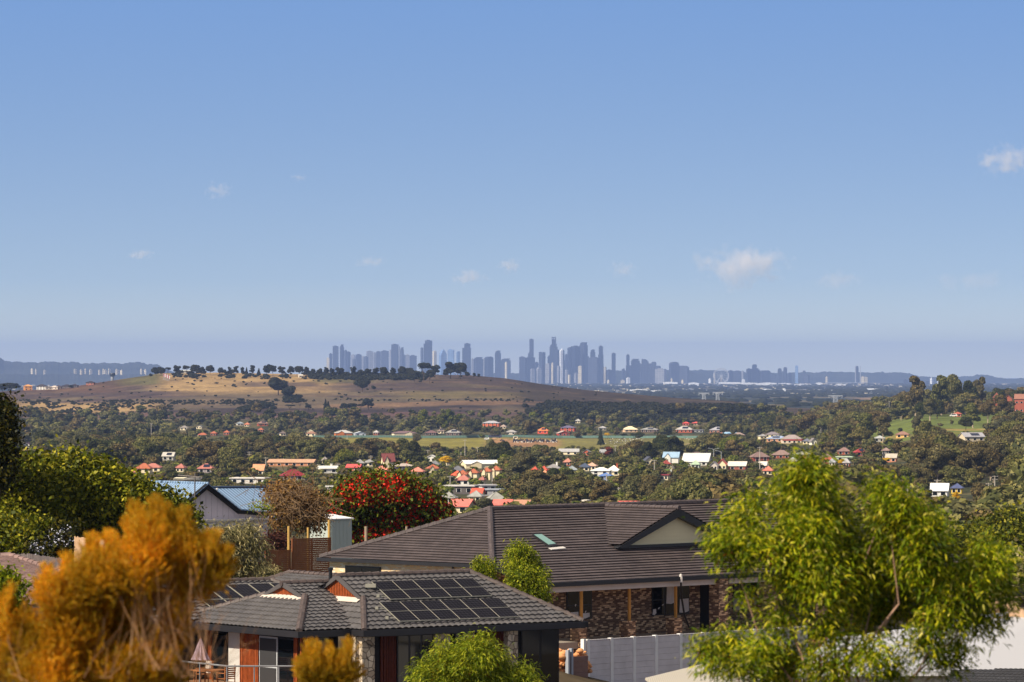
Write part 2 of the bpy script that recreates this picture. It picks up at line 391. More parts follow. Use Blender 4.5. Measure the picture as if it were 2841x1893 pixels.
    k = t.mix(0.8, a.outputs[0], t.ramp(f, [(0.32, (0.55, 0.53, 0.5, 1)), (0.66, (1.35, 1.32, 1.28, 1))]), 'MULTIPLY')
    k = t.mix(0.7, k, t.ramp(f2, [(0.35, (0.62, 0.58, 0.6, 1)), (0.62, (1.25, 1.2, 1.15, 1))]), 'MULTIPLY')
    t.col(k)
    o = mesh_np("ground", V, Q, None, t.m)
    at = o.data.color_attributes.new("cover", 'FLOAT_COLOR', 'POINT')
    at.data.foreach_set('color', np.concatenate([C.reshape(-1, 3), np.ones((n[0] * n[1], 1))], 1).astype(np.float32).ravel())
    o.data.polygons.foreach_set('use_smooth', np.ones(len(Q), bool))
    tag(o, kind='structure')
make_ground()

# low tree-covered ridges beyond the city
def make_ridges():
    t = NT("ridge_woods", 0.95, 0.05); v = t.coord(); f = t.noise(v, 0.004, 8.0, 0.7)
    t.col(t.ramp(f, [(0.3, lin((26, 34, 28))), (0.6, lin((52, 56, 44))), (0.75, lin((96, 92, 80)))]))
    def ridge(name, d, depth, xs, ys, step=3.0, rough=1.2):
        px = np.arange(xs[0], xs[-1], step); py = np.interp(px, xs, ys) - (fbm(px / 26, px * 0, 5) - 0.47) * 7 * rough - (fbm(px / 5, px * 0 + 9, 3) - 0.45) * 2.2 * rough
        prof = [(0.0, 0.0), (0.12, 0.45), (0.3, 0.85), (0.5, 1.0), (0.75, 0.7), (1.0, 0.0)]
        base = -170.0; R = []
        for a, h in prof:
            dd = d + depth * (a - 0.5); zt = -(py - HY) / F * d
            R.append(np.stack([(px - CX) / F * dd, np.full_like(px, dd), base + (zt - base) * h + (fbm(px / 8, px * 0 + a * 50, 3) - .45) * 14 * (0 < a < 1)], -1))
        V = np.array(R); n = V.shape; idx = np.arange(n[0] * n[1]).reshape(n[:2])
        Q = np.stack([idx[:-1, :-1], idx[:-1, 1:], idx[1:, 1:], idx[1:, :-1]], -1).reshape(-1, 4)
        o = mesh_np(name, V.reshape(-1, 3), Q, None, t.m); tag(o, kind='structure')
    ridge("hills", 33500, 2600, [-500, -60, 0, 12, 40, 130, 200, 300, 380, 430, 480, 520], [1000, 980, 990, 1001, 1004, 1004, 1006, 1009, 1006, 1012, 1030, 1052])
    ridge("hills", 29500, 2000, [-500, -60, 0, 100, 200, 300, 380, 430, 470, 520], [1040, 1038, 1037, 1039, 1038, 1040, 1039, 1041, 1046, 1060], rough=.5)
    ridge("hills", 41000, 2600, [1640, 1700, 1900, 1960, 2080, 2260, 2330, 2400, 2500, 2525, 2545, 2600, 2700, 2712, 2740, 2760, 2800, 3300], [1040, 1030, 1028, 1026, 1034, 1034, 1031, 1034, 1033, 1036, 1045, 1046, 1044, 1039, 1040, 1047, 1050, 1052], rough=0.6)
    ridge("hills", 39000, 2000, [900, 1000, 1300, 1600, 1800, 1900, 1990], [1046, 1040, 1036, 1034, 1030, 1026, 1048], rough=0.9)
make_ridges()

# ------------------------------------------------------------------ the city and other far buildings
def towermat(name, rgb, vx=22.0, vz=14.0, glass=0.4):
    t = NT(name, 0.45, 0.5); uv = t.coord('UV'); b = t.n("ShaderNodeTexBrick"); t.l(uv, b.inputs['Vector']); b.offset = 0.0
    b.inputs['Scale'].default_value = 1.0; b.inputs['Brick Width'].default_value = vx; b.inputs['Row Height'].default_value = vz
    b.inputs['Mortar Size'].default_value = 2.2; b.inputs['Mortar Smooth'].default_value = 0.6
    c = lin(rgb); b.inputs['Color1'].default_value = sc(c, 1 - glass); b.inputs['Color2'].default_value = sc(c, 1 - glass * 0.5); b.inputs['Mortar'].default_value = sc(c, 1.25)
    f = t.noise(uv, 0.02, 4.0); t.col(t.mix(0.6, b.outputs[0], t.ramp(f, [(0.3, (0.7, 0.72, 0.78, 1)), (0.7, (1.2, 1.18, 1.1, 1))]), 'MULTIPLY')); return t.m
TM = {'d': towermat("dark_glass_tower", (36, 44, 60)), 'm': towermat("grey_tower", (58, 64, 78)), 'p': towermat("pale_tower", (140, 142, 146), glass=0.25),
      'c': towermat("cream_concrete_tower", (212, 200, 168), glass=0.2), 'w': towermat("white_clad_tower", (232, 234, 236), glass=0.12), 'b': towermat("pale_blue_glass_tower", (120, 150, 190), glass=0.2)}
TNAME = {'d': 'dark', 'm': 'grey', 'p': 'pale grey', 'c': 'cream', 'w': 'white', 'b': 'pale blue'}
# (left, right, top, tone, distance km, shape, label)   shape: f flat, s stepped head, r rounded head, t tapering point, l slanted head, o open frame top
TW = [
 (906,914,994,'c',36,'f',"slim cream tower at the left end of the skyline"),(913,922,982,'m',36.5,'f',"grey tower between the slim cream end tower and the broad dark one"),
 (923,939,961,'m',36,'f',"broad flat-topped tower, second tallest of the left cluster"),(943,954,956,'m',36,'s',"narrow tower, tallest of the leftmost skyline cluster"),
 (955,963,973,'m',37,'f',"short grey tower tucked right of the tallest left-cluster tower"),(962,972,977,'d',36,'f',"dark block closing the right side of the left cluster"),
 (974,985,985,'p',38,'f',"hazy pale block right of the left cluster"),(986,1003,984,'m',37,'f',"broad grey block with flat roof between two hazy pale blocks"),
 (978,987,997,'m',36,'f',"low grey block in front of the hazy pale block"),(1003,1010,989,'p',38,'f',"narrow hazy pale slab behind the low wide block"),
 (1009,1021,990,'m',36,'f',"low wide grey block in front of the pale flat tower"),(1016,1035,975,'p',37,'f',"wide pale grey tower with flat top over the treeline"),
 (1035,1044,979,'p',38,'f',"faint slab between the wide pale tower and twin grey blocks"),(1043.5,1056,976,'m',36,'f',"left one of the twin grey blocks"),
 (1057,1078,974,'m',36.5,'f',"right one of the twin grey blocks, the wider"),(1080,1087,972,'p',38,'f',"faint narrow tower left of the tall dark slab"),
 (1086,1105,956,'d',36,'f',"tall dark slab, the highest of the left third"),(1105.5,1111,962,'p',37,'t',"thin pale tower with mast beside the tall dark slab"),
 (1111,1120,964,'m',36.5,'s',"stepped grey tower leaning on the thin pale one"),(1120,1125,986,'m',37,'f',"low shoulder block right of the stepped grey tower"),
 (1125,1136,985,'p',38,'f',"low hazy pale block left of the flat grey block"),(1136,1156,987,'m',36,'f',"low flat grey block just left of the tall hill gum"),
 (1167,1174,966,'m',36,'f',"slim grey tower under the white crane cab"),(1175,1198,954,'d',35.8,'f',"wide dark tower body above the tall hill gum"),
 (1179.5,1198,945,'d',36.2,'f',"raised dark upper block, highest above the hilltop trees"),
 (1200,1211,975,'c',37,'f',"cream tower immediately right of the wide dark tower"),(1218,1239,971,'b',36.5,'t',"pale blue glass tower with pointed head"),
 (1242,1260,971,'b',36.5,'f',"pale blue glass tower with flat head"),(1266,1276,975,'b',36.5,'r',"pale blue tower with rounded head, smallest of the blue three"),
 (1282.5,1306.5,966,'d',36,'f',"dark tower body above the round hilltop gum clump"),(1288,1305,953.6,'d',36.3,'f',"upper storeys rising over the dark tower right of the blue glass three"),
 (1307.5,1314.5,996,'p',37,'f',"low pale slab between the dark shouldered tower and a grey block"),(1315,1340,991,'m',36,'s',"broad grey block with small rooftop plant"),
 (1340,1346,996,'p',37,'f',"narrow pale gap-filling block beside the broad grey block"),(1345,1368,990,'d',36,'r',"dark block with chamfered roof corners"),
 (1373,1390,973,'d',36,'s',"dark tower with a crane on its right corner"),(1389,1417,995,'m',36,'s',"stepped grey block sloping down right of the crane tower"),
 (1402,1406,1006,'c',35.6,'f',"thin cream slab standing against the stepped grey block"),(1440.5,1457,991,'m',36,'f',"square grey block edged with white bands"),
 (1457,1484,992,'d',36,'f',"wide dark podium tower at the foot of the slender tall tower"),(1469,1480.5,941.6,'d',36.2,'f',"slender tall dark tower, second highest of the skyline"),
 (1465,1470,981,'m',36.4,'f',"small tower step left of the slender tall tower"),(1484,1494,1006,'d',36.6,'f',"low dark block right of the slender tower's podium"),
 (1495,1505,976.5,'m',36,'r',"grey tower with a cream left edge, left of a joined pair"),(1504,1513,978,'d',36.3,'f',"dark tower, right of a joined pair with cream edge"),
 (1513,1528,1009.5,'p',35.5,'f',"low pale grey block before the tallest tower"),(1520,1551,984,'d',36.3,'s',"wide dark base tower under the tallest stepped tower"),
 (1525.5,1546.5,954,'d',36.2,'s',"middle tier of the tallest stepped tower"),(1531,1542.5,935,'d',36.1,'o',"top frame of the skyline's tallest tower, unfinished"),
 (1541,1551,971,'d',36,'f',"dark tower clinging to the right of the tallest one"),(1552.5,1561,967.5,'w',35.8,'l',"white tower with slanted head"),
 (1561,1566,973,'d',36.2,'f',"thin dark tower behind the white slant-headed one"),(1550,1568,1000,'d',36,'f',"dark block below the white slant-headed tower"),
 (1567,1576,984,'m',37,'f',"grey tower between the white slanted one and the dark trio"),(1575,1587,964,'d',36,'r',"left shoulder of the massive dark trio"),
 (1585,1609,961,'d',36.1,'f',"middle slab of the massive dark trio"),(1608.5,1630,950,'d',36.2,'s',"right slab of the massive dark trio, the tallest"),
 (1629,1635,990,'m',37,'f',"low grey sliver right of the dark trio"),(1638,1652,970,'d',36.4,'s',"dark tower with broken top behind the grey glass block"),
 (1634,1667,992.5,'m',35.6,'f',"wide grey glass block before two dark towers"),(1661.5,1673,961,'d',36,'f',"tall slim dark tower right of the broken-topped tower"),
 (1660,1674,984,'d',36.4,'f',"dark shoulder around the foot of the tall slim tower"),(1674,1677,1019,'c',36,'f',"left cream stilt of an open frame"),
 (1679,1682,1019,'c',36,'f',"right cream stilt of an open frame"),(1682,1697,1027,'m',36,'f',"low grey block left of the lone tower"),
 (1697,1708,980.5,'d',36,'f',"lone slim dark tower, left of a spaced pair"),(1725,1734,1023,'m',37,'s',"low grey block between the two lone towers"),
 (1738,1746.5,985,'d',36,'f',"lone slim dark tower, right of a spaced pair"),(1737,1751,1014,'d',36.4,'f',"dark base block of the right lone tower"),
 (1751,1775,996,'d',36,'s',"dark block with ragged plant roof right of the lone pair"),(1772,1781,1010,'m',36.4,'f',"grey step between ragged-roofed and quarter-round blocks"),
 (1780,1801,996.5,'m',36,'q',"grey block with a quarter-round right shoulder"),(1800,1808,1010,'m',36.4,'f',"grey infill between the quarter-round block and the domed one"),
 (1807,1821,1004,'m',36,'r',"small grey block with domed head"),(1820,1833,1015,'m',36.2,'r',"low rounded block right of the domed one"),
 (1818,1849,1024,'p',35.5,'f',"wide pale gridded block below the rounded roofs"),(1857,1884,1004.6,'m',36,'r',"broad grey tower with sloping rounded left shoulder"),
 (1878,1912,1015,'m',36.2,'r',"broad arched building right of the rounded tower"),(1604,1614,1015,'c',35.3,'r',"cream round-topped tower in front of the dark trio"),
 (1568,1576,1026,'p',35.3,'r',"small pale tower at the trio's lower left"),(1546,1554,1016,'p',35.4,'f',"slim pale tower before the tallest tower's base"),
 (1576,1583.5,1040,'c',35.2,'r',"little cream round-topped block near the hill slope"),(1488,1502,1019,'p',35.4,'t',"low pale block with peaked white cap"),
 (1472,1483,1023,'p',35.4,'r',"low pale domed block under the slender tall tower"),(1530,1537,1008,'c',35.6,'f',"thin cream tower in front of the tallest tower"),
 (1593,1604,1036,'p',35.3,'f',"squat pale block between two cream round-topped towers"),(1738,1748,1049,'w',34.8,'f',"bright white slab standing forward of the right lone tower"),
 (1686,1690,1056,'c',34.8,'f',"thin cream slab in front of the left lone tower"),(1722,1733,1056,'c',35,'f',"low cream block below the gap between lone towers"),
 (1862,1865,1051,'c',35,'f',"thin cream slab below the rounded grey tower"),(1892,1895,1055,'c',35,'f',"thin cream slab below the arched building"),
 (1900,1911,1022,'m',36,'r',"rounded grey block left of the tree ridge"),(1966,1974,1052,'w',35,'f',"white box at the left foot of the wheel"),
 (1981,1985,1038,'c',36,'f',"cream slab behind the wheel's left rim"),(2020,2034,1029,'m',36,'f',"grey block touching the wheel's right rim"),
 (2036,2058,1028.5,'m',36.4,'r',"grey block with rounded roof right of the wheel"),(2058,2063,1030,'p',37,'f',"pale slab between the rounded block and the stacked tower"),
 (2071,2084,1024,'d',36,'f',"dark left step of the stacked tower"),(2081,2107,1022,'d',36,'s',"wide body of the stacked tower right of the wheel"),
 (2087,2100,1011,'d',36.2,'r',"topmost tier of the stacked tower right of the wheel"),(2107,2138,1028,'m',36,'r',"long low grey block right of the stacked tower"),
 (2058,2067,1054,'w',35,'f',"small white cube below the stacked tower"),(2158,2169,1022,'d',36,'s',"left one of two twin dark towers on the right skyline"),
 (2174,2184,1019,'d',36,'s',"right one of two twin dark towers on the right skyline"),(2168,2175,1032,'m',36.3,'f',"low grey link between the twin dark towers"),
 (2138,2156,1040,'m',36,'f',"low grey block left of the twin dark towers"),(2184,2196,1036,'m',36.4,'f',"low grey block right of the twin dark towers"),
 (2206,2215,1016,'b',37,'f',"pale blue tower standing above the ridge"),(2227,2235,1028.5,'m',36,'r',"small grey block poking over the ridge"),
 (2230,2247,1041,'m',35.6,'f',"squat grey block under the small ridge-top one"),(2375,2382,1017,'d',36,'f',"narrow dark slab between two thin bridge masts"),
 (2389,2399,1046,'c',36,'f',"low cream block left of its pair by the bridge masts"),(2400,2407,1047,'c',36,'f',"low cream block right of its pair by the bridge masts"),
 (2291,2297,1046,'c',36.5,'f',"small cream block on the plain before the ridge"),(2530,2548,1043,'d',33,'f',"dark square block left of the tall hilltop gums"),
 (2507,2520,1054,'d',32,'f',"low dark block left of the dark square one"),(2581,2590,1050,'w',32,'f',"white gridded tower seen between the hilltop gums"),
 (2600,2614,1042,'w',32.5,'r',"white arched-top tower over the hilltop gums"),(2565,2580,1060,'d',32,'f',"dark low block behind the hilltop gums"),
 (2640,2652,1047,'d',33,'f',"dark flat block right of the white arched tower"),
]
for i, (a, b) in enumerate([(86,90),(96.5,100.5),(122,126),(206,210),(222,227),(234,238),(249,254),(273,277),(284,288),(290,295),(301,305),(321,327),(334,339),(389,393),(400,405)]):
    nm = ["leftmost of the cream flats below the left ridge","second cream flat tower from the left edge","third cream flat tower from the left edge","fourth cream flat tower, first of the long even row","fifth cream flat tower of the even row","sixth cream flat tower of the even row","seventh cream flat tower with stepped roof","eighth cream flat tower, left of a close trio","ninth cream flat tower, middle of a close trio","tenth cream flat tower, right of a close trio","eleventh cream flat tower after the close trio","twelfth cream flat tower, a wide one","thirteenth cream flat tower beside the wide one","pale flat tower just left of the hill's first tree","last cream flat tower touching the hill's first tree"][i]
    TW.append((a, b, 1024 + (i * 7 % 5), 'c', 31, 'f', nm))
HEROPX = []
def tower(x0, x1, top, tone, km, shape, label):
    d = km * 1000.0; w = (x1 - x0) / F * d; base = gzf(((x0 + x1) / 2 - CX) / F * d, d) - 4
    xc = ((x0 + x1) / 2 - CX) / F * d; H = -(top - HY) / F * d - base; b = MB(); dep = min(max(w * 0.8, 24), 60); an = random.Random(int(x0 * 13 + top)).uniform(-.6, .6); w0_ = w; w = max(w * .55, (w - dep * abs(math.sin(an)) * .8) / math.cos(an))
    def bx(w0, w1, off, h0, h1, dd=dep, m=0): b.box3((xc - w / 2 + w * w0, d + off, base + h0), (w * (w1 - w0), 0, 0), (0, dd, 0), (0, 0, h1 - h0), m)
    rnd = random.Random(int(x0 * 7))
    if shape == 'f':
        bx(0, 1, 0, 0, H); bx(.25, .7, dep * .2, H, H + 5, dep * .5)
    elif shape == 's':
        bx(0, 1, 0, 0, H * .93); bx(.08, .85, 3, H * .93, H * .97, dep - 6); bx(.3, .92, 5, H * .97, H, dep - 10); bx(.15, .3, 5, H * .97, H * .985, dep * .4)
    elif shape in 'rq':
        n = 9; pts = [(xc - w / 2, d, base), (xc + w / 2, d, base)]; r = min(w * .45, H * .2)
        if shape == 'q': pts += [(xc + w / 2, d, base + H - w * .8)] + [(xc - w * .1 + w * .6 * math.cos(t * math.pi / 16), d, base + H - w * .8 + w * .8 * math.sin(t * math.pi / 16)) for t in range(1, 9)] + [(xc - w / 2, d, base + H)]
        else: pts += [(xc + (w / 2 - r) + r * math.cos(t * math.pi / 12), d, base + H - r * .7 + r * .7 * math.sin(t * math.pi / 12)) for t in range(7)] + [(xc - (w / 2 - r) - r * math.sin(t * math.pi / 12), d, base + H - r * .7 + r * .7 * math.cos(t * math.pi / 12)) for t in range(7)]
        b.prism(pts, (0, dep, 0))
    elif shape == 't':
        bx(0, 1, 0, 0, H * .86); b.prism([(xc - w / 2, d, base + H * .86), (xc + w / 2, d, base + H * .86), (xc + w * .1, d, base + H), (xc - w * .1, d, base + H)], (0, dep, 0)); b.tube((xc, d + 8, base + H), (xc, d + 8, base + H + 14), 1.5, .6, 5)
    elif shape == 'l':
        b.prism([(xc - w / 2, d, base), (xc + w / 2, d, base), (xc + w / 2, d, base + H), (xc - w / 2, d, base + H * .93)], (0, dep, 0))
    elif shape == 'o':
        bx(0.08, .92, 4, 0, H * .95, dep - 8)
        for q in range(5): bx(0, 1, 0, H * (.8 + q * .045), H * (.8 + q * .045) + 5)
        for u in (0, .45, .92): bx(u, u + .08, 0, H * .8, H)
    ca, sa = math.cos(an), math.sin(an); yc = d + dep / 2; b.v = [(xc + (x - xc) * ca - (y - yc) * sa, yc + (x - xc) * sa + (y - yc) * ca, z) for x, y, z in b.v]
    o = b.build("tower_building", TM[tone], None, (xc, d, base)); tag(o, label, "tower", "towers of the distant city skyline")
for t_ in TW: tower(*t_)
# thin masts beside the slab at the bridge, antenna masts
MW = plain("pale_painted_steel", (158, 162, 168), 0.08, 0.5)
for px, nm in ((2373.5, "thin pale bridge mast left of the narrow dark slab"), (2387, "thin pale bridge mast right of the narrow dark slab")):
    d = 35500.; p0 = P(px, 1068, d); b = MB(); h = (1068 - 1016) / F * d
    b.prism([p0 + Vector((-4, 0, 0)), p0 + Vector((4, 0, 0)), p0 + Vector((2.2, 0, h)), p0 + Vector((-2.2, 0, h))], (0, 6, 0))
    tag(b.build("bridge_mast", MW, None, p0), nm, "bridge mast", "pair of bridge masts")
b = MB(); d = 35480.; p0 = P(2290, 1063, d); b.box3(p0, (320, 0, 0), (0, 14, 0), (0, 0, 4)); 
for k in range(9): b.box3(p0 + Vector((10 + 36 * k, 3, -16)), (5, 0, 0), (0, 6, 0), (0, 0, 16))
tag(b.build("road_bridge", MW, None, p0), "long low pale road bridge running between the thin masts", "bridge")
# observation wheel
WHL = plain('white_wheel_steel', (180, 184, 190), .03, 0.5)
def wheel():
    d = 35300.; c = P(2000.5, 1043, d); g = P(2000.5, 1066, d).z; r = 57.0
    o = empty("observation_wheel", (c.x, d, g), "giant pale observation wheel on splayed legs before the city", "ferris wheel")
    b = MB()
    for rr, w in ((r, 3.0), (r - 8, 1.6)):
        pts = [(c.x + rr * math.cos(t * math.pi / 24), d, c.z + rr * math.sin(t * math.pi / 24)) for t in range(49)]; b.path(pts, [w] * 49, 5)
    b.build("rim", WHL, o); b = MB()
    for k in range(14):
        a = k * math.pi / 7; b.tube((c.x, d, c.z), (c.x + r * math.cos(a), d, c.z + r * math.sin(a)), 1.3, 1.3, 4)
    b.build("spokes", WHL, o); b = MB()
    for k in range(21):
        a = k * 2 * math.pi / 21; b.box((c.x + (r + 3) * math.cos(a), d, c.z + (r + 3) * math.sin(a)), (4, 4, 4))
    tag(b.build("cabins", MW, o), kind="stuff")
    for s in (-1, 1):
        for q in (-12, 12):
            b = MB(); b.tube((c.x, d + q * .3, c.z), (c.x + s * 38, d + q, g), 2.6, 3.0, 5); b.build("leg", WHL, o)
    b = MB(); b.box((c.x + 3, d + 26, (c.z + g) / 2), (13, 14, c.z - g)); b.build("support_tower", TM['c'], o)
wheel()
# transmission pylons on the plain just behind the hill
def pylon(px, top, bot, d, w, label):
    p = P(px, bot, d); h = (bot - top) / F * d; W_ = w / F * d; o = empty("transmission_pylon", p, label, "pylon", "power pylons behind the hill")
    b = MB()
    for s in (-1, 1):
        for q in (-1, 1):
            b.tube(p + Vector((s * W_ * .22, q * 4, -12)), p + Vector((s * W_ * .12, q * 1.5, h * .95)), .9, .6, 4)
        for k in range(5):
            z0, z1 = h * k / 5 * .95, h * (k + 1) / 5 * .95
            b.tube(p + Vector((-s * W_ * (.22 - .02 * k), -3, z0)), p + Vector((s * W_ * (.2 - .02 * k), -3, z1)), .5, .5, 4)
    b.build("lattice_tower", MW, o); b = MB()
    b.tube(p + Vector((-W_ * .5, 0, h)), p + Vector((W_ * .5, 0, h)), .9, .9, 4); b.tube(p + Vector((-W_ * .5, 0, h)), p + Vector((0, 0, h * .8)), .6, .6, 4); b.tube(p + Vector((W_ * .5, 0, h)), p + Vector((0, 0, h * .8)), .6, .6, 4)
    for u in (-.46, -.16, .16, .46):
        for s in (-1, 1): b.tube(p + Vector((W_ * u, 0, h)), p + Vector((W_ * (u + s * .05), 0, h * .72)), .4, .4, 4)
    b.build("crossarm", MW, o)
pylon(1953, 1091, 1112, 7900, 30, "pale lattice pylon, left of the pair on the plain"); pylon(1991, 1089, 1114, 7900, 27, "pale lattice pylon, right of the pair on the plain")
pylon(2318, 1098, 1122, 8400, 40, "pale lattice pylon standing behind the right tree row")
# round water tower left of the hill
d = 9000.; p = P(312, 1055, d); b = MB(); hh = 17 / F * d; b.lathe(p, [(3.2, -14), (3.2, hh * .62), (4.6, hh * .66), (5.2, hh * .75), (5.2, hh * .95), (4.4, hh)], 12)
o = empty("water_tower", p, "dark-topped round water tower on the skyline left of the hill", "water tower"); b.build("column", TM['p'], o)
b = MB(); b.lathe(p + Vector((0, 0, hh * .74)), [(5.6, 0), (5.8, 3), (5.2, 5), (0, 5.2)], 12); b.build("tank", TM['d'], o)

# long bright roofs on the plain and specks of suburb
WH = [(1748,1804,1087,4,"long bright white warehouse roof, left of the bright pair"),(1804,1850,1087,2,"thin white warehouse strip right of the bright roof"),(2110,2148,1086,4,"bright white warehouse roof on the plain right of centre"),(2174,2180,1087,5,"tiny white shed between two warehouse roofs"),
 (2270,2320,1086,2.5,"white shed strip at the plain's right, with a rounded end"),(2325,2395,1087,1.6,"long thin shed strip before the bridge"),(1911,1940,1071,6,"bright white arena roof by the left of the wheel"),(2055,2155,1067,3,"long cream terminal roof below the stacked tower"),(2265,2282,1068,4,"white shed with vaulted roof left of the bridge"),(2320,2350,1070,3,"white shed right of the vaulted one"),
 (1995,2055,1064,2,"thin pale dockside roof right of the wheel"),(1840,1880,1064,2.5,"low cream dockside block left of the wheel"),(2160,2195,1068,3,"pale dockside shed under the twin towers"),(2205,2250,1070,3,"pale shed strip right of the twin towers"),(1930,1960,1087,1.5,"thin shed strip above the left pylon"),(2000,2050,1088,1.5,"thin shed strip above the right pylon"),
 (2400,2440,1083,3,"white roofs patch left of the tall gums"),(2400,2430,1091,2.5,"white roof strip below the white roofs patch"),(2430,2460,1117,3.5,"white farm shed in the bushes left of the tall gums"),(130,190,1058,2.5,"long white warehouse left of the hill"),(60,110,1066,3,"white warehouse behind the dark gum clump"),(255,300,1054,3,"white warehouse strip beside the water tower"),(330,352,1051,2.5,"short white roof right of the water tower"),(85,120,1056,3.5,"hazy white block above the left warehouses")]
for a, b_, y, h, nm in WH:
    ds = np.linspace(8200, 34000, 600); r = HY - gz((a - CX) / F * ds, ds) / ds * F; k = np.where(r <= y)[0]; d = float(ds[k[0]]) if len(k) else 30000.
    p = P(a, y, d); w = (b_ - a) / F * d; H = 1.7 * h / F * d; b = MB()
    n = max(1, int(w / 110))
    for q in range(n): b.prism([p + Vector((w * q / n, 0, -4)), p + Vector((w * (q + 1) / n * .995, 0, -4)), p + Vector((w * (q + 1) / n * .995, 0, H * .75)), p + Vector((w * (q + .5) / n, 0, H)), p + Vector((w * q / n, 0, H * .75))], (0, 60, 0))
    tag(b.build("warehouse", TM['w'], None, p), nm, "warehouse", "pale warehouse roofs on the plain")

def specks():
    rng = np.random.RandomState(5); b = MB()
    cl = [(0, 420, 1020, 1062, 260), (1400, 2500, 1056, 1074, 420), (1450, 2460, 1076, 1096, 240), (2400, 2841, 1046, 1090, 150), (0, 330, 1060, 1082, 90), (900, 1500, 1052, 1062, 60)]
    for x0, x1, y0, y1, n in cl:
        for k in range(n):
            px = rng.uniform(x0, x1); py = rng.uniform(y0, y1) if y1 > 1066 else rng.uniform(max(y0, 1052), y1)
            ds = np.linspace(8300, 34500, 300); r = HY - gz((px - CX) / F * ds, ds) / ds * F; q = np.where(r <= py)[0]; d = float(ds[q[0]]) if len(q) else 34000.
            if y1 <= 1062 and x1 < 500: d = rng.uniform(24000, 31000)
            x = (px - CX) / F * d; z = gzf(x, d); w = rng.uniform(2, 9) / F * d; h = rng.uniform(1.6, 3.6) / F * d
            b.box((x, d, z + h / 2), (w, 20, h), 0, 0 if rng.rand() < .55 else 1)
    tag(b.build("far_suburbs", [TM['c'], TM['p']]), "pale specks of far suburb buildings scattered over the hazy plain", "suburbs", kind='stuff')
specks()

# ------------------------------------------------------------------ haze and clouds
def haze():
    b = MB(); b.box3((-20000, -80, -196), (40000, 0, 0), (0, 62500, 0), (0, 0, 460))
    m = bpy.data.materials.new("hazy_air"); m.use_nodes = True; nt = m.node_tree
    for n in list(nt.nodes):
        if n.type == 'BSDF_PRINCIPLED': nt.nodes.remove(n)
    v = nt.nodes.new("ShaderNodeVolumePrincipled"); v.inputs['Density'].default_value = HAZE_D
    v.inputs['Color'].default_value = HAZE_C; v.inputs['Anisotropy'].default_value = 0.0
    out = [n for n in nt.nodes if n.type == 'OUTPUT_MATERIAL'][0]; nt.links.new(v.outputs[0], out.inputs['Volume'])
    m.cycles.homogeneous_volume = True
    o = b.build("haze", m); tag(o, kind='stuff')
HAZE_D = 2.4e-5; HAZE_C = (0.365, 0.515, 0.94, 1)
haze()
CLOUDS = [(2056,739,262,126,1.0,"largest bright puffy cloud low right of centre"),(2785,447,180,96,.55,"grey-mauve cloud at the right edge, highest of all"),(1303,768,110,48,.5,"faint ragged cloud over the towers left of centre"),(1414,738,72,44,.4,"small faint cloud up right of the ragged one"),(1026,726,100,32,.3,"thin faint cloud streak over the left towers"),
 (388,706,72,34,.4,"small flat cloud above the left ridge"),(606,530,76,50,.3,"dim grey wisp, higher of the left clouds"),(1730,747,90,50,.28,"very faint cloud left of the largest one"),(2322,778,150,60,.3,"faint wide cloud right of the largest one"),(2700,780,240,60,.2,"barely visible cloud bank low at the right"),(830,493,50,22,.2,"tiny dim wisp high over the hill")]
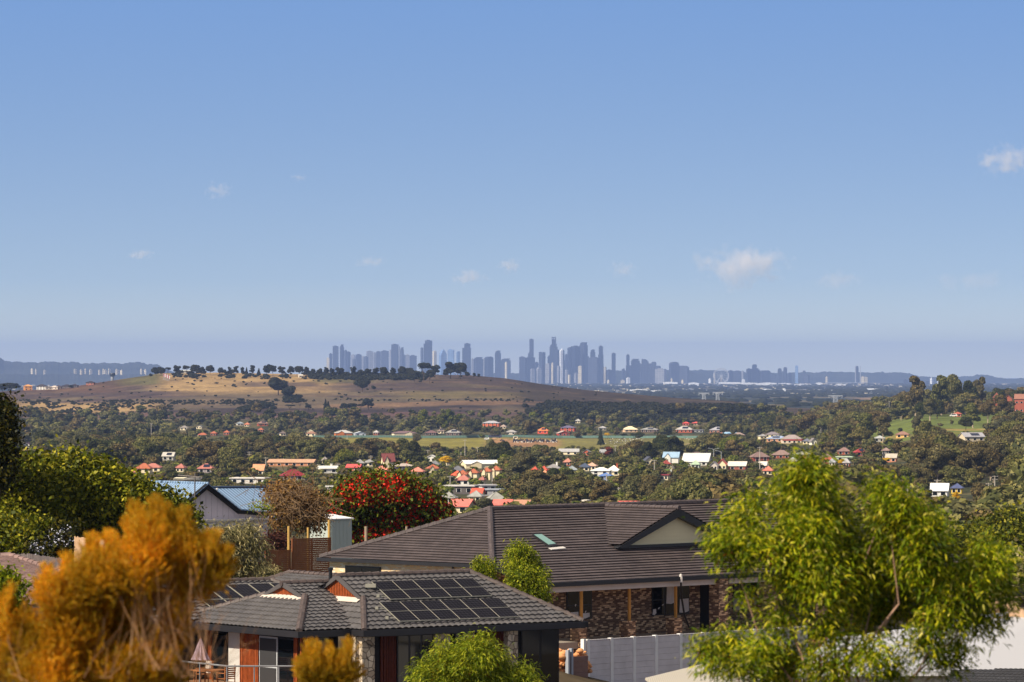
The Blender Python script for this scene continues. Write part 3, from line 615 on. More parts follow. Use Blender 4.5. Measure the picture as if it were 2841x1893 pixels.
def cloud(px, py, w, h, dens, label, i):
    d = 30000.; c = P(px, py, d); W_, H_ = w / F * d, h / F * d
    bm = bmesh.new(); bmesh.ops.create_icosphere(bm, subdivisions=3, radius=1.0)
    for v in bm.verts: v.co = Vector((v.co.x * W_ * .62, v.co.y * W_ * .4, v.co.z * H_ * .62))
    me = bpy.data.meshes.new("cloud"); bm.to_mesh(me); bm.free()
    m = bpy.data.materials.new("cloud_vapour"); m.use_nodes = True; nt = m.node_tree
    for n in list(nt.nodes):
        if n.type == 'BSDF_PRINCIPLED': nt.nodes.remove(n)
    N = nt.nodes.new; tc = N("ShaderNodeTexCoord"); mp = N("ShaderNodeMapping"); nt.links.new(tc.outputs['Object'], mp.inputs[0])
    mp.inputs['Scale'].default_value = (1 / (W_ * .62), 1 / (W_ * .4), 1 / (H_ * .62))
    ln = N("ShaderNodeVectorMath"); ln.operation = 'LENGTH'; nt.links.new(mp.outputs[0], ln.inputs[0])
    nz = N("ShaderNodeTexNoise"); nz.inputs['Scale'].default_value = 5.5 / W_; nz.inputs['Detail'].default_value = 5; nz.inputs['Roughness'].default_value = .6
    ad = N("ShaderNodeVectorMath"); ad.operation = 'ADD'; ad.inputs[1].default_value = (i * 977., i * 331., 0); nt.links.new(tc.outputs['Object'], ad.inputs[0]); nt.links.new(ad.outputs[0], nz.inputs['Vector'])
    # density = clamp(noise*2.6 - r*1.5 - .35)
    m1 = N("ShaderNodeMath"); m1.operation = 'MULTIPLY_ADD'; nt.links.new(nz.outputs['Fac'], m1.inputs[0]); m1.inputs[1].default_value = 4.2; m1.inputs[2].default_value = -1.15
    m2 = N("ShaderNodeMath"); m2.operation = 'MULTIPLY_ADD'; nt.links.new(ln.outputs['Value'], m2.inputs[0]); m2.inputs[1].default_value = -1.5; nt.links.new(m1.outputs[0], m2.inputs[2])
    m3 = N("ShaderNodeMath"); m3.operation = 'MULTIPLY'; m3.use_clamp = True; nt.links.new(m2.outputs[0], m3.inputs[0]); m3.inputs[1].default_value = 1.2
    m4 = N("ShaderNodeMath"); m4.operation = 'MULTIPLY'; nt.links.new(m3.outputs[0], m4.inputs[0]); m4.inputs[1].default_value = dens * 1.7 / W_ * 2.0
    v = N("ShaderNodeVolumePrincipled"); nt.links.new(m4.outputs[0], v.inputs['Density']); v.inputs['Color'].default_value = (.97, .96, .99, 1)
    out = [n for n in nt.nodes if n.type == 'OUTPUT_MATERIAL'][0]; nt.links.new(v.outputs[0], out.inputs['Volume'])
    me.materials.append(m); o = bpy.data.objects.new("cloud", me); COL.objects.link(o); o.location = c
    tag(o, label, "cloud", "small clouds over the horizon", 'stuff')
for i, c_ in enumerate(CLOUDS): cloud(*c_, i)
# ------------------------------------------------------------------ vegetation
def unit(rng, n):
    v = rng.normal(size=(n, 3)); return v / np.linalg.norm(v, axis=1, keepdims=True)
def leaves(rng, pos, nrm, size, asp=0.6, tdir=None):
    """one small pointed leaf (or leaf clump) per point, as a bent four-cornered face"""
    n = len(pos); t = unit(rng, n) if tdir is None else tdir
    t = t - nrm * (t * nrm).sum(1, keepdims=True); t /= np.linalg.norm(t, axis=1, keepdims=True) + 1e-9
    b = np.cross(nrm, t); s = size[:, None]; k = (asp * rng.uniform(.7, 1.3, n))[:, None]
    V = np.stack([pos - t * s * .5, pos + b * s * k * .5 + nrm * s * .08, pos + t * s * .5, pos - b * s * k * .5 - nrm * s * .05], 1).reshape(-1, 3)
    return V, np.arange(4 * n).reshape(-1, 4)
def on_lobes(rng, lobes, n, shell=.72, low=-.5):
    """points over the outside of overlapping ellipsoids (x, y, z, rx, ry, rz), each with its outward direction"""
    L = np.asarray(lobes, float); w = L[:, 3] * L[:, 5]; k = rng.choice(len(L), n * 2, p=w / w.sum()); u = unit(rng, n * 2)
    u[:, 2] = np.where(u[:, 2] < low, -u[:, 2], u[:, 2]); r = shell + (1 - shell) * rng.rand(n * 2) ** .6
    c = L[k]; p = c[:, :3] + u * c[:, 3:] * r[:, None]
    inside = np.zeros(n * 2, bool)
    for q in L: inside |= ((((p - q[:3]) / (q[3:] * .78)) ** 2).sum(1) < 1)
    keep = np.where(~inside | (rng.rand(n * 2) < .12))[0][:n]
    nu = u / L[k][:, 3:] * L[k][:, 3:].mean(1, keepdims=True); nu /= np.linalg.norm(nu, axis=1, keepdims=True)
    return p[keep], nu[keep]
_ICO = None
def cores(lobes, f=.8, rng=None):
    """lumpy solid masses, added inside crowns to close them and block light"""
    global _ICO
    if _ICO is None:
        bm = bmesh.new(); bmesh.ops.create_icosphere(bm, subdivisions=2, radius=1.0); bm.verts.ensure_lookup_table()
        _ICO = (np.array([v.co[:] for v in bm.verts]), np.array([[v.index for v in fa.verts] for fa in bm.faces])); bm.free()
    V, T = [], []; k = 0
    for q in np.asarray(lobes, float):
        v = _ICO[0] * (1 + rng.uniform(-.22, .16, (len(_ICO[0]), 1))) * q[3:] * f + q[:3]; V.append(v); T.append(_ICO[1] + k); k += len(v)
    return np.concatenate(V), np.concatenate(T)
OLV = [(0, (54, 60, 34)), (.35, (90, 92, 50)), (.7, (116, 112, 62)), (1, (146, 136, 82))]
BRN = [(0, (60, 57, 38)), (.4, (90, 83, 52)), (.75, (112, 100, 62)), (1, (134, 118, 76))]
DRK = [(0, (34, 42, 24)), (.5, (60, 66, 34)), (1, (96, 94, 50))]
GRY = [(0, (64, 66, 46)), (.5, (96, 92, 62)), (1, (126, 118, 80))]
GRN = [(0, (58, 72, 24)), (.5, (94, 102, 34)), (1, (134, 130, 50))]
LM = {'o': foliage("olive_gum_leaves", OLV), 'b': foliage("brownish_gum_leaves", BRN), 'd': foliage("dark_green_leaves", DRK), 'g': foliage("grey_green_leaves", GRY), 'y': foliage("yellow_green_leaves", GRN)}
LM['w'] = foliage("wattle_blossom", [(0, (150, 120, 12)), (.4, (214, 170, 14)), (1, (240, 204, 40))], objvar=.1)
LM['r'] = foliage("autumn_red_leaves", [(0, (84, 40, 30)), (.6, (128, 58, 38)), (1, (150, 84, 46))], objvar=.1)
LM['h'] = foliage("hill_tree_leaves", [(0, (26, 32, 24)), (.6, (44, 48, 32)), (1, (66, 62, 42))], objvar=.3)
BARK = plain("pale_gum_bark", (176, 156, 134), .3, 3.0); BARKD = plain("brown_bark", (92, 76, 62), .3, 3.0)
CN = {'o': 'olive', 'b': 'brownish', 'd': 'dark green', 'g': 'grey-green', 'y': 'yellow-green', 'w': 'bright yellow', 'r': 'rusty red'}

def gum_lobes(rng, h, w, form):
    """lobes of a crown of height h and width w standing on z=0"""
    L = []
    if form == 'broad':
        n = 9
        for i in range(n):
            a = i / n * 6.283 + rng.uniform(-.4, .4); r = w * .5 * rng.uniform(.35, .72); s = w * rng.uniform(.15, .24)
            L.append((r * math.cos(a), r * math.sin(a), h * rng.uniform(.45, .8), s, s, s * rng.uniform(.55, .8)))
        for i in range(3): s = w * rng.uniform(.18, .25); L.append((rng.uniform(-.15, .15) * w, rng.uniform(-.15, .15) * w, h * rng.uniform(.72, .86), s, s, s * .65))
        L.append((0, 0, h * .58, w * .27, w * .27, h * .22))
    elif form == 'tall':
        for i in range(12):
            t = (i + .5) / 12; a = rng.uniform(0, 6.283); r = w * .5 * rng.uniform(.15, .75) * (1 - .5 * abs(t - .4)); s = w * rng.uniform(.15, .25)
            L.append((r * math.cos(a), r * math.sin(a), h * (.32 + .6 * t), s, s, s * rng.uniform(.6, .95)))
        L.append((0, 0, h * .6, w * .2, w * .2, h * .25))
    elif form == 'round':
        for i in range(9):
            a = rng.uniform(0, 6.283); r = w * .3 * rng.uniform(.3, 1); s = w * rng.uniform(.2, .28)
            L.append((r * math.cos(a), r * math.sin(a), h * rng.uniform(.38, .74), s, s, s * .85))
        L.append((0, 0, h * .5, w * .36, w * .36, h * .34))
    elif form == 'cone':
        for i in range(8):
            t = i / 7; s = w * (.46 - .36 * t); L.append((rng.uniform(-.04, .04) * w, rng.uniform(-.04, .04) * w, h * (.16 + .76 * t), s, s, h * .1))
    elif form == 'umbrella':
        for i in range(10):
            a = i * .628 + rng.uniform(-.3, .3); r = w * .5 * rng.uniform(.3, .75); s = w * rng.uniform(.15, .24)
            L.append((r * math.cos(a), r * math.sin(a), h * rng.uniform(.68, .88), s, s, s * .45))
        L.append((0, 0, h * .84, w * .3, w * .3, h * .1))
    return np.array(L)
def proto(seed, form, h, w, n, ls, mat, core=.8, bark=None, limbs=True, shell=.72):
    rng = np.random.RandomState(seed); L = gum_lobes(rng, h, w, form)
    p, u = on_lobes(rng, L, n, shell); nr = u * .9 + unit(rng, len(p)) * .8; nr /= np.linalg.norm(nr, axis=1, keepdims=True)
    V, Q = leaves(rng, p, nr, ls * rng.uniform(.55, 1.5, len(p)), .75); T = None
    if core:
        cv, ct = cores(L, core, rng); T = ct + len(V); V = np.concatenate([V, cv])
    me_c = mesh_np("crown", V, Q, T, mat).data
    b = MB(); fk = h * (.3 if form != 'cone' else .9); tr = h * .022
    b.path([(0, 0, -1.0), (rng.uniform(-.02, .02) * h, 0, fk * .5), (rng.uniform(-.03, .03) * h, 0, fk)], [tr * 1.3, tr, tr * .75], 6)
    if limbs and form != 'cone':
        for q in L[rng.choice(len(L), min(6, len(L)), replace=False)]:
            b.path([(0, 0, fk * .85), (q[0] * .5, q[1] * .5, (fk + q[2]) * .5), (q[0], q[1], q[2])], [tr * .6, tr * .4, tr * .15], 5)
    me_t = b.build("trunk", bark or BARK).data
    for o in [o for o in COL.objects if o.data in (me_c, me_t)]: bpy.data.objects.remove(o)
    return (me_c, me_t, h, w)
PROT = {}
def get_proto(form, tone, v=0):
    key = (form, tone, v)
    if key not in PROT:
        sd = hash_(key)
        # unit-size trees 10 m high
        wd = {'broad': 11, 'tall': 7.5, 'round': 10, 'cone': 5, 'umbrella': 12}[form]
        sp = tone == 'h'
        PROT[key] = proto(sd, form, 10.0, wd, 2600 if not sp else 1500, .5 if not sp else .55, LM[tone], .8 if form != 'umbrella' else .6, BARKD if tone in 'hdrw' else BARK)
    return PROT[key]
def hash_(k): return sum(ord(c) * (i + 3) for i, c in enumerate(str(k))) % 9973
TREES = []
def tree(kind, px, base_py, d, h, w, form, tone, label=None, group=None, v=0, rz=None, z=None):
    """an individual tree: an Empty at its foot with crown and trunk"""
    me_c, me_t, H0, W0 = get_proto(form, tone, v)
    x = (px - CX) / F * d; zz = gzf(x, d) if z is None else z
    root = bpy.data.objects.new(kind, None); COL.objects.link(root); root.empty_display_size = .3
    root.location = (x, d, zz); root.scale = (w / W0, w / W0, h / H0); root.rotation_euler = (0, 0, rz if rz is not None else (px * 7.3) % 6.28)
    for nm, me in (("crown", me_c), ("trunk", me_t)):
        o = bpy.data.objects.new(nm, me); COL.objects.link(o); o.parent = root
    tag(root, label, kind.replace('_', ' ') if kind.endswith('tree') else "tree", group)
    TREES.append(root); return root
# ------------------------------------------------------------------ the suburb in the valley
CR = (232, 216, 178); WHT = (224, 220, 210); BRK = (158, 84, 58); ORB = (204, 120, 66); GRYR = (122, 122, 124); DGR = (72, 72, 80); TER = (172, 100, 70); PNK = (178, 114, 100); RED = (134, 44, 48); BRR = (110, 80, 68); TAN = (190, 160, 130); LBL = (150, 176, 198)
def rmat(rgb): return plain("roof_%d_%d_%d" % rgb, rgb, .16, .8, .6, .3)
def wmat(rgb): return plain("wall_%d_%d_%d" % rgb, rgb, .1, .5, .85, .1)
WINM = glassmat("house_window_glass"); FRM = plain("window_frame_white", (226, 224, 218), .05); SOLM = plain("solar_cells", (22, 26, 44), .2, 2.0, .2, .6)
HOUSES = []   # (px0, px1, py0, py1, d) rectangles that stay in view
def house(px0, px1, py_e, py_b, roof, wall, label, typ='hip', rise=2.0, rot=None, d=None, h=None, dep=None, solar=0, chim=0, key=None, two=False, front_gable=False, nwin=None, cat="house"):
    """px0-px1: columns of the eaves' ends, py_e: row of the eave, py_b: row of the ground"""
    pc = (px0 + px1) / 2
    if d is None: d = gd(pc, py_b)
    else:
        ds = np.linspace(d * .88, min(d * 1.1, 6290), 160); rw = HY - gz((pc - CX) / F * ds, ds) / ds * F; d = float(ds[np.argmin(np.abs(rw - py_b) + np.abs(ds - d) / d * 6)])
    x = (pc - CX) / F * d; z0 = gzf(x, d) - .3; w = (px1 - px0) / F * d; hh = (py_b - py_e) / F * d if h is None else h
    hh = max(hh, 2.3) + .3
    if h is None: hh = max(2.5, min(-(py_e - HY) / F * d - z0, 6.4 if two else 3.6))
    dep = dep or max(7.0, min(w * .7, 12.0)); rt = rot if rot is not None else (.25 if (int(px0) % 2) else -.2)
    w = max(4.0, (w - dep * abs(math.sin(rt)) * .8) / math.cos(rt)) if w > 8 else w
    ca, sa = math.cos(rt), math.sin(rt); O = Vector((x, d + dep / 2, z0))
    root = empty("house", O, label, cat, "houses in the valley suburb")
    def L(a, b, c): return O + Vector((a * ca - b * sa, a * sa + b * ca, c))
    ov = .55; W2, D2 = w / 2, dep / 2; wi, di = W2 - ov, D2 - ov
    b = MB(); b.prism([L(-wi, -di, 0), L(wi, -di, 0), L(wi, di, 0), L(-wi, di, 0)], (0, 0, hh))
    R = MB(); t = .22
    if typ == 'hip':
        i = min(D2, W2 * .95); V = [L(-W2, -D2, hh), L(W2, -D2, hh), L(W2, D2, hh), L(-W2, D2, hh), L(-W2 + i, 0, hh + rise), L(W2 - i, 0, hh + rise)]
        V += [v - Vector((0, 0, t)) for v in V[:4]]
        R.add(V, [(0, 1, 5, 4), (1, 2, 5), (2, 3, 4, 5), (3, 0, 4), (6, 7, 1, 0), (7, 8, 2, 1), (8, 9, 3, 2), (9, 6, 0, 3), (9, 8, 7, 6)])
        R.tube(V[4], V[5], .16, .16, 5)
        for a_, b_ in ((0, 4), (1, 5)): R.tube(V[a_], V[b_], .14, .14, 5)
    elif typ == 'gable':   # ridge along the width
        V = [L(-W2, -D2, hh), L(W2, -D2, hh), L(W2, 0, hh + rise), L(-W2, 0, hh + rise), L(W2, D2, hh), L(-W2, D2, hh)]; V += [v - Vector((0, 0, t)) for v in V]
        R.add(V, [(0, 1, 2, 3), (3, 2, 4, 5), (6, 7, 1, 0), (10, 11, 5, 4), (7, 8, 2, 1), (8, 10, 4, 2), (0, 3, 9, 6), (3, 5, 11, 9), (6, 9, 8, 7), (9, 11, 10, 8)]); R.tube(V[3], V[2], .16, .16, 5)
        b.prism([L(-wi, -di, hh), L(-wi, di, hh), L(-wi, 0, hh + rise * di / D2 - .05)], L(wi, 0, 0) - L(-wi, 0, 0))
    elif typ == 'front':   # gable end towards the viewer
        V = [L(-W2, -D2, hh), L(0, -D2, hh + rise), L(W2, -D2, hh), L(-W2, D2, hh), L(0, D2, hh + rise), L(W2, D2, hh)]; V += [v - Vector((0, 0, t)) for v in V]
        R.add(V, [(0, 1, 4, 3), (1, 2, 5, 4), (6, 7, 1, 0), (7, 8, 2, 1), (9, 6, 0, 3), (8, 11, 5, 2), (7, 6, 9, 10), (8, 7, 10, 11)]); R.tube(V[1], V[4], .16, .16, 5)
        b.prism([L(-wi, -di, hh), L(wi, -di, hh), L(0, -di, hh + rise * wi / W2 - .05)], L(0, di, 0) - L(0, -di, 0))
    elif typ == 'flat':
        R.prism([L(-W2, -D2, hh), L(W2, -D2, hh), L(W2, D2, hh), L(-W2, D2, hh)], (0, 0, .35)); R.prism([L(-W2 * .9, -D2 * .8, hh + .35), L(W2 * .9, -D2 * .8, hh + .35), L(W2 * .9, D2 * .8, hh + .35), L(-W2 * .9, D2 * .8, hh + .35)], (0, 0, .12))
    if front_gable and typ != 'front':
        g = min(W2 * .42, 3.2); cx = W2 * .35 * (1 if int(px1) % 2 else -1)
        V = [L(cx - g, -D2 - .5, hh), L(cx, -D2 - .5, hh + rise * .75), L(cx + g, -D2 - .5, hh), L(cx, 0, hh + rise * .75), L(cx - g, -D2 * .1, hh), L(cx + g, -D2 * .1, hh)]
        R.add(V, [(0, 1, 3, 4), (1, 2, 5, 3)]); b.prism([L(cx - g + .4, -D2 - .2, hh - .02), L(cx + g - .4, -D2 - .2, hh - .02), L(cx, -D2 - .2, hh + rise * .75 - .25)], L(0, .25, 0) - L(0, 0, 0)); b.prism([L(cx - g + .4, -D2 - .2, 0), L(cx + g - .4, -D2 - .2, 0), L(cx + g - .4, -di + .02, 0), L(cx - g + .4, -di + .02, 0)], (0, 0, hh - .02))
    b.build("wall", wmat(wall), root); ro = R.build("roof", rmat(roof), root)
    if chim:
        c = MB(); c.prism([L(W2 * .3, 0, hh + rise * .3), L(W2 * .3 + .9, 0, hh + rise * .3), L(W2 * .3 + .9, .8, hh + rise * .3), L(W2 * .3, .8, hh + rise * .3)], (0, 0, rise * .7 + 1.0))
        c.prism([L(W2 * .3 - .08, -.08, hh + rise + 1.0), L(W2 * .3 + .98, -.08, hh + rise + 1.0), L(W2 * .3 + .98, .88, hh + rise + 1.0), L(W2 * .3 - .08, .88, hh + rise + 1.0)], (0, 0, .12)); c.build("chimney", wmat(BRK if chim == 1 else WHT), ro)
    fl = 2 if (two or hh > 4.6) else 1; n = nwin if nwin is not None else max(2, min(4, int(w / 4)))
    if not front_gable:
        for f in range(fl):
            zc = hh / fl * f + hh / fl * .55
            for k in range(n):
                u = -wi + (k + .5) * 2 * wi / n; ww = min(.9, wi / n * .6); m = MB()
                m.prism([L(u - ww, -di - .05, zc - .65), L(u + ww, -di - .05, zc - .65), L(u + ww, -di - .05, zc + .65), L(u - ww, -di - .05, zc + .65)], L(0, .12, 0) - L(0, 0, 0))
                for s in (-1, 1): m.prism([L(u + s * ww - .07, -di - .09, zc - .7), L(u + s * ww + .07, -di - .09, zc - .7), L(u + s * ww + .07, -di - .09, zc + .7), L(u + s * ww - .07, -di - .09, zc + .7)], L(0, .1, 0) - L(0, 0, 0), 1)
                m.build("window", [WINM, FRM], root)
    if solar and typ in ('hip', 'gable'):
        sl = MB(); k0, k1 = .25, .8; hw = min(W2 * .4, 3.0); cu = W2 * (.15 if solar == 1 else -.1)
        def S(u, k): return L(cu + u, -D2 * (1 - k), hh + rise * k + .12)
        sl.prism([S(-hw, k0), S(hw, k0), S(hw, k1), S(-hw, k1)], (0, 0, .06)); sl.build("solar_panel", SOLM, root)
    k_ = (px1 - px0) * .1; HOUSES.append((px0 + k_, px1 - k_, py_e - rise / d * F, py_e + (py_b - py_e) * (.25 + .6 * ((int(px0) * 37) % 10) / 10), d)); return root
H_ = house
# left part
H_(352,386,1312,1322,PNK,WHT,"house with long pink roof at the far left of the roofs",rise=2.2); H_(374,424,1300,1312,TER,CR,"terracotta-roofed house left of the half-timbered tower house",rise=2.6); H_(396,452,1300,1309,PNK,CR,"pink-roofed house just left of the grey upstairs house",rise=2.)
H_(450,486,1266,1292,(186,180,170),(176,172,164),"pale two-storey house with dark solar roof left of centre",'gable',rise=2.2,solar=1,two=True); H_(488,515,1298,1310,PNK,CR,"small pink-roofed house right of the pale two-storey house"); H_(546,597,1302,1312,PNK,(150,140,140),"house with bright pink roof and solar panel behind the blue roof",rise=2.4,solar=1)
H_(64,86,1236,1242,(104,70,76),WHT,"white gabled house with maroon roof at the far left",'front',rise=2.0); H_(546,578,1207,1213,TER,CR,"small orange-roofed house among gums left of centre",d=4380,rise=1.8); H_(584,602,1204,1209,TER,BRK,"sliver of orange roof right of the small orange-roofed house",d=4420); H_(620,638,1200,1208,TER,BRK,"orange roof patch tucked behind brown gum trees",d=4450)
H_(498,524,1187,1194,(140,132,126),CR,"grey-roofed house with cream wall near the hill foot, left",d=4700); H_(544,562,1184,1190,GRYR,CR,"tiny cream gabled house near the hill foot",'front',d=4740,rise=1.4); H_(655,675,1175,1181,(150,160,168),WHT,"pale blue-grey roof close under the hill, left",d=4850,rise=1.6); H_(678,694,1178,1184,(190,120,90),CR,"small faded orange roof close under the hill",d=4850); H_(711,745,1175,1182,(152,120,108),BRK,"brown hipped roof with solar panel under the hill",d=4800,rise=2.4,solar=1); H_(716,732,1193,1199,TER,BRK,"little orange roof below the brown hipped roof",d=4600)
H_(775,792,1203,1209,(120,106,100),CR,"dull brown roof among trees left of the green fence",d=4480); H_(852,868,1197,1204,CR,CR,"cream gable peeking over trees left of the green fence",'front',d=4500,rise=1.5); H_(700,736,1308,1318,(206,150,110),CR,"faded orange gabled roof tilted among trees, left of centre",'gable',rise=3.0)
H_(773,848,1325,1333,RED,(150,140,130),"low house with crimson hipped roof behind the brown vine",rise=2.8,d=2120); H_(636,748,1330,1342,(214,208,200),(212,206,198),"long low white shop building with orange signboard",'flat',d=2060,cat="shop building"); H_(877,940,1300,1313,WHT,WHT,"white house with chimneys above the red-flowering tree",'gable',rise=1.2,chim=2,d=2350); H_(740,880,1286,1294,(190,150,120),(190,132,96),"long terracotta unit block half hidden by dark trees",'gable',d=2620,rise=1.6,dep=10,nwin=6)
H_(888,945,1352,1368,(206,204,198),(200,198,190),"pale utility building behind the red-flowering tree's left side",'flat',d=2000,cat="utility building"); H_(893,908,1279,1288,(150,140,136),CR,"small grey roof right of the long terracotta block",d=2750)
H_(987,1008,1285,1296,(150,148,146),WHT,"grey-roofed white house, left one of two beside a pole",d=2700); H_(1008,1040,1286,1294,(150,148,146),CR,"grey-roofed cream house, right one of two beside a pole",d=2700,rise=1.6); H_(958,1006,1303,1309,(200,90,84),(190,110,100),"long pinkish-red roof above the red-flowering tree",'gable',d=2480,rise=1.6)
H_(1057,1094,1292,1298,(122,66,62),CR,"tall cream gabled house with steep maroon roof",'gable',rise=4.6,d=2600,front_gable=True,h=3.4); H_(1085,1152,1294,1304,(188,172,160),(120,108,120),"wide two-storey house with flat tan roof and chimney",'hip',rise=1.2,chim=1,d=2480,two=True); H_(1037,1080,1306,1316,(222,140,118),CR,"salmon roof below the tall maroon-roofed house",d=2400); H_(1140,1178,1308,1322,(206,130,110),CR,"pinkish roof below the wide two-storey house",d=2300); H_(1183,1218,1300,1312,TER,CR,"orange-roofed house at the left end of the terrace",d=2420,front_gable=True); H_(1192,1222,1292,1300,GRYR,CR,"grey roof behind the orange-roofed terrace end",d=2520)
H_(1182,1214,1270,1281,WHT,WHT,"white boathouse-like gabled building left of the yellow tree",'front',rise=1.6,d=2850); H_(1275,1386,1287,1300,(236,232,224),CR,"long low building with bright white roof, centre of the suburb",'gable',rise=1.8,d=2500,dep=14,nwin=6,front_gable=True); H_(1233,1250,1287,1292,TER,CR,"bit of orange roof below the yellow wattle",d=2650)
H_(1246,1294,1306,1318,(104,104,108),(160,120,110),"dark grey hipped house left of the cream arched terrace",rise=2.2,d=2330)
for k_, (a, b_, e, g_, lb) in enumerate([(1268,1300,1316,1334,"cream terrace house with arched window, leftmost of the four"),(1298,1330,1312,1334,"cream terrace house with arched window, second of the four"),(1336,1366,1308,1332,"cream terrace house with arched window, third of the four"),(1362,1392,1304,1330,"tallest cream terrace house with bay, rightmost of the four")]): H_(a,b_,e,g_,TER,CR,lb,'hip',rise=1.8,d=2250-k_*6,front_gable=True,two=True)
H_(1252,1286,1323,1333,(222,100,70),CR,"orange porch roof before the leftmost terrace house",d=2190,h=2.4); H_(1264,1308,1337,1346,PNK,WHT,"pink hipped roof on white house below the terrace",d=2120,rise=2.2); H_(1330,1348,1340,1345,PNK,CR,"small pink roof right of the pink hipped roof",d=2120,rise=1.4)
H_(1228,1330,1350,1372,(196,190,184),(96,90,88),"long low grey commercial building below the terrace",'flat',d=2000,cat="commercial building"); H_(1325,1380,1349,1362,(186,182,182),(196,192,190),"stacked pale commercial roofs right of the long grey building",'flat',d=2030,cat="commercial building"); H_(1330,1400,1366,1376,(160,164,172),(150,150,156),"flat roof with blue solar strip behind the round gum",'flat',d=1900,cat="commercial building")
H_(1308,1344,1380,1386,(200,92,70),CR,"red-orange gabled roof above the pink street roofs",'gable',d=1800,rise=1.9); H_(1222,1268,1388,1398,(150,148,142),(160,156,150),"grey hipped house beside the red-flowering tree",d=1720,rise=2.0); H_(1345,1405,1390,1402,(154,152,144),(130,126,120),"grey hipped house above the brown ridge tiles",d=1700,rise=2.6); H_(1300,1342,1386,1394,(160,158,152),CR,"grey-green hipped roof between the red and grey ones",d=1760)
H_(1240,1322,1410,1424,(222,122,108),CR,"wide pink roof right beside the red-flowering tree",'gable',d=1540,rise=2.0,dep=14); H_(1368,1424,1410,1420,(222,116,104),CR,"pink roof just above the brown ridge tiles",'gable',d=1560,rise=1.6); H_(1396,1420,1404,1414,(226,180,120),(240,206,150),"cream gable with orange tint left of the ridge trees",'front',d=1600,rise=1.4); H_(1424,1474,1408,1418,(190,140,112),CR,"tan roof patch above the dark ridge tiles",'gable',d=1600,rise=1.3)  # the cream gable's orange tint lies in its wall and roof colours
# centre right
H_(1474,1496,1310,1318,(196,88,66),BRK,"left fragment of red tile roof among dark trees",d=2330); H_(1498,1522,1310,1317,(196,88,66),BRK,"right fragment of red tile roof among dark trees",d=2330); H_(1512,1560,1303,1311,(140,136,134),CR,"grey-roofed house with white chimney stack, centre right",d=2450,chim=2,rise=2.0); H_(1573,1600,1309,1316,(150,156,160),CR,"small blue-grey roof beside the grey chimney house",d=2400); H_(1503,1520,1323,1330,(230,160,120),CR,"tiny cream house under the red roof fragments",d=2200); H_(1564,1588,1286,1293,(190,130,110),BRK,"dull pink roof patch above centre-right trees",d=2650)
H_(1618,1640,1260,1264,(140,138,136),(190,100,70),"red-brick gable beside a grey roof",'front',d=3150,rise=2.0); H_(1664,1684,1258,1264,(150,150,150),CR,"grey roof right of the red-brick gable",'gable',d=3150); H_(1548,1612,1256,1262,(170,168,166),CR,"long thin grey roof left of the red-brick gable",'gable',d=3180,dep=8)
H_(1606,1640,1301,1308,(74,84,104),CR,"slate-blue roof at the left of the white villas",d=2430); H_(1628,1658,1295,1304,(206,166,142),CR,"tan tiled roof behind the white villas",d=2500,rise=1.6); H_(1638,1700,1306,1322,(236,230,220),WHT,"white villa with broad pale roof, left of a pair",'hip',rise=1.4,d=2300,two=True); H_(1680,1727,1307,1320,(240,234,222),CR,"white villa with pyramid roof and chimney, right of a pair",rise=2.6,d=2330,chim=1); H_(1664,1700,1325,1333,(96,130,190),(120,140,180),"blue awning-roofed house below the white villas",d=2150,rise=1.2)
H_(1785,1814,1281,1290,(76,78,90),CR,"dark slate gable roof left of the pale blue roof",'front',d=2680,rise=2.6); H_(1838,1890,1276,1286,LBL,WHT,"white house with pale blue roof and two gables",'gable',rise=3.2,d=2680,front_gable=True,h=3.6); H_(1839,1858,1290,1298,(150,70,60),CR,"maroon roof below the pale blue roof",d=2520); H_(1892,1980,1282,1292,(212,210,204),WHT,"large white-roofed hall right of the pale blue roof",'gable',rise=4.6,d=2620,dep=16,cat="hall"); H_(1905,1960,1266,1273,(110,92,88),(176,92,66),"brown-roofed red brick flats behind the white hall",d=2850,two=True,nwin=6)
H_(1925,1952,1284,1290,(160,74,64),CR,"red-brown roof in front of the white hall",d=2540); H_(1918,1945,1292,1300,(170,190,160),(196,206,184),"pale green-walled cottage below the white hall",d=2450); H_(1970,1996,1295,1304,(160,156,156),(200,190,180),"grey gabled cottage left of the red gable",'front',d=2420,rise=2.2); H_(1992,2020,1290,1304,(220,110,90),CR,"cream cottage with red barge-boarded gable",'front',d=2400,rise=3.0); H_(1860,1870,1304,1312,CR,(240,214,160),"narrow cream porch house above the lawn",'front',d=2420,rise=1.2); H_(1832,1860,1326,1332,(140,50,60),CR,"maroon flat roof right of the lawn",'flat',d=2180)
H_(2018,2078,1293,1304,(216,208,196),(160,96,80),"long cream-roofed hall behind the tall pole, left half",'gable',rise=2.2,d=2420,dep=9,cat="hall"); H_(2106,2131,1293,1303,(216,208,196),(150,110,96),"short cream-roofed block right of the tall pole",'gable',rise=2.,d=2420); H_(2079,2136,1268,1280,(134,110,102),(168,88,70),"brick house with brown hipped roof behind the pole",rise=3.0,d=2780,two=True); H_(2140,2200,1264,1272,(140,116,106),BRK,"wide brown hipped roof right of the pole house",rise=3.0,d=2850); H_(2205,2252,1261,1273,(168,166,150),ORB,"orange-walled two-storey house with sage roof",rise=1.8,d=2760,two=True); H_(2188,2214,1280,1290,(172,174,176),CR,"light grey roof below the orange-walled house",d=2620); H_(2118,2148,1313,1318,(206,120,100),CR,"small salmon roof under the thin brown pole",d=2280)
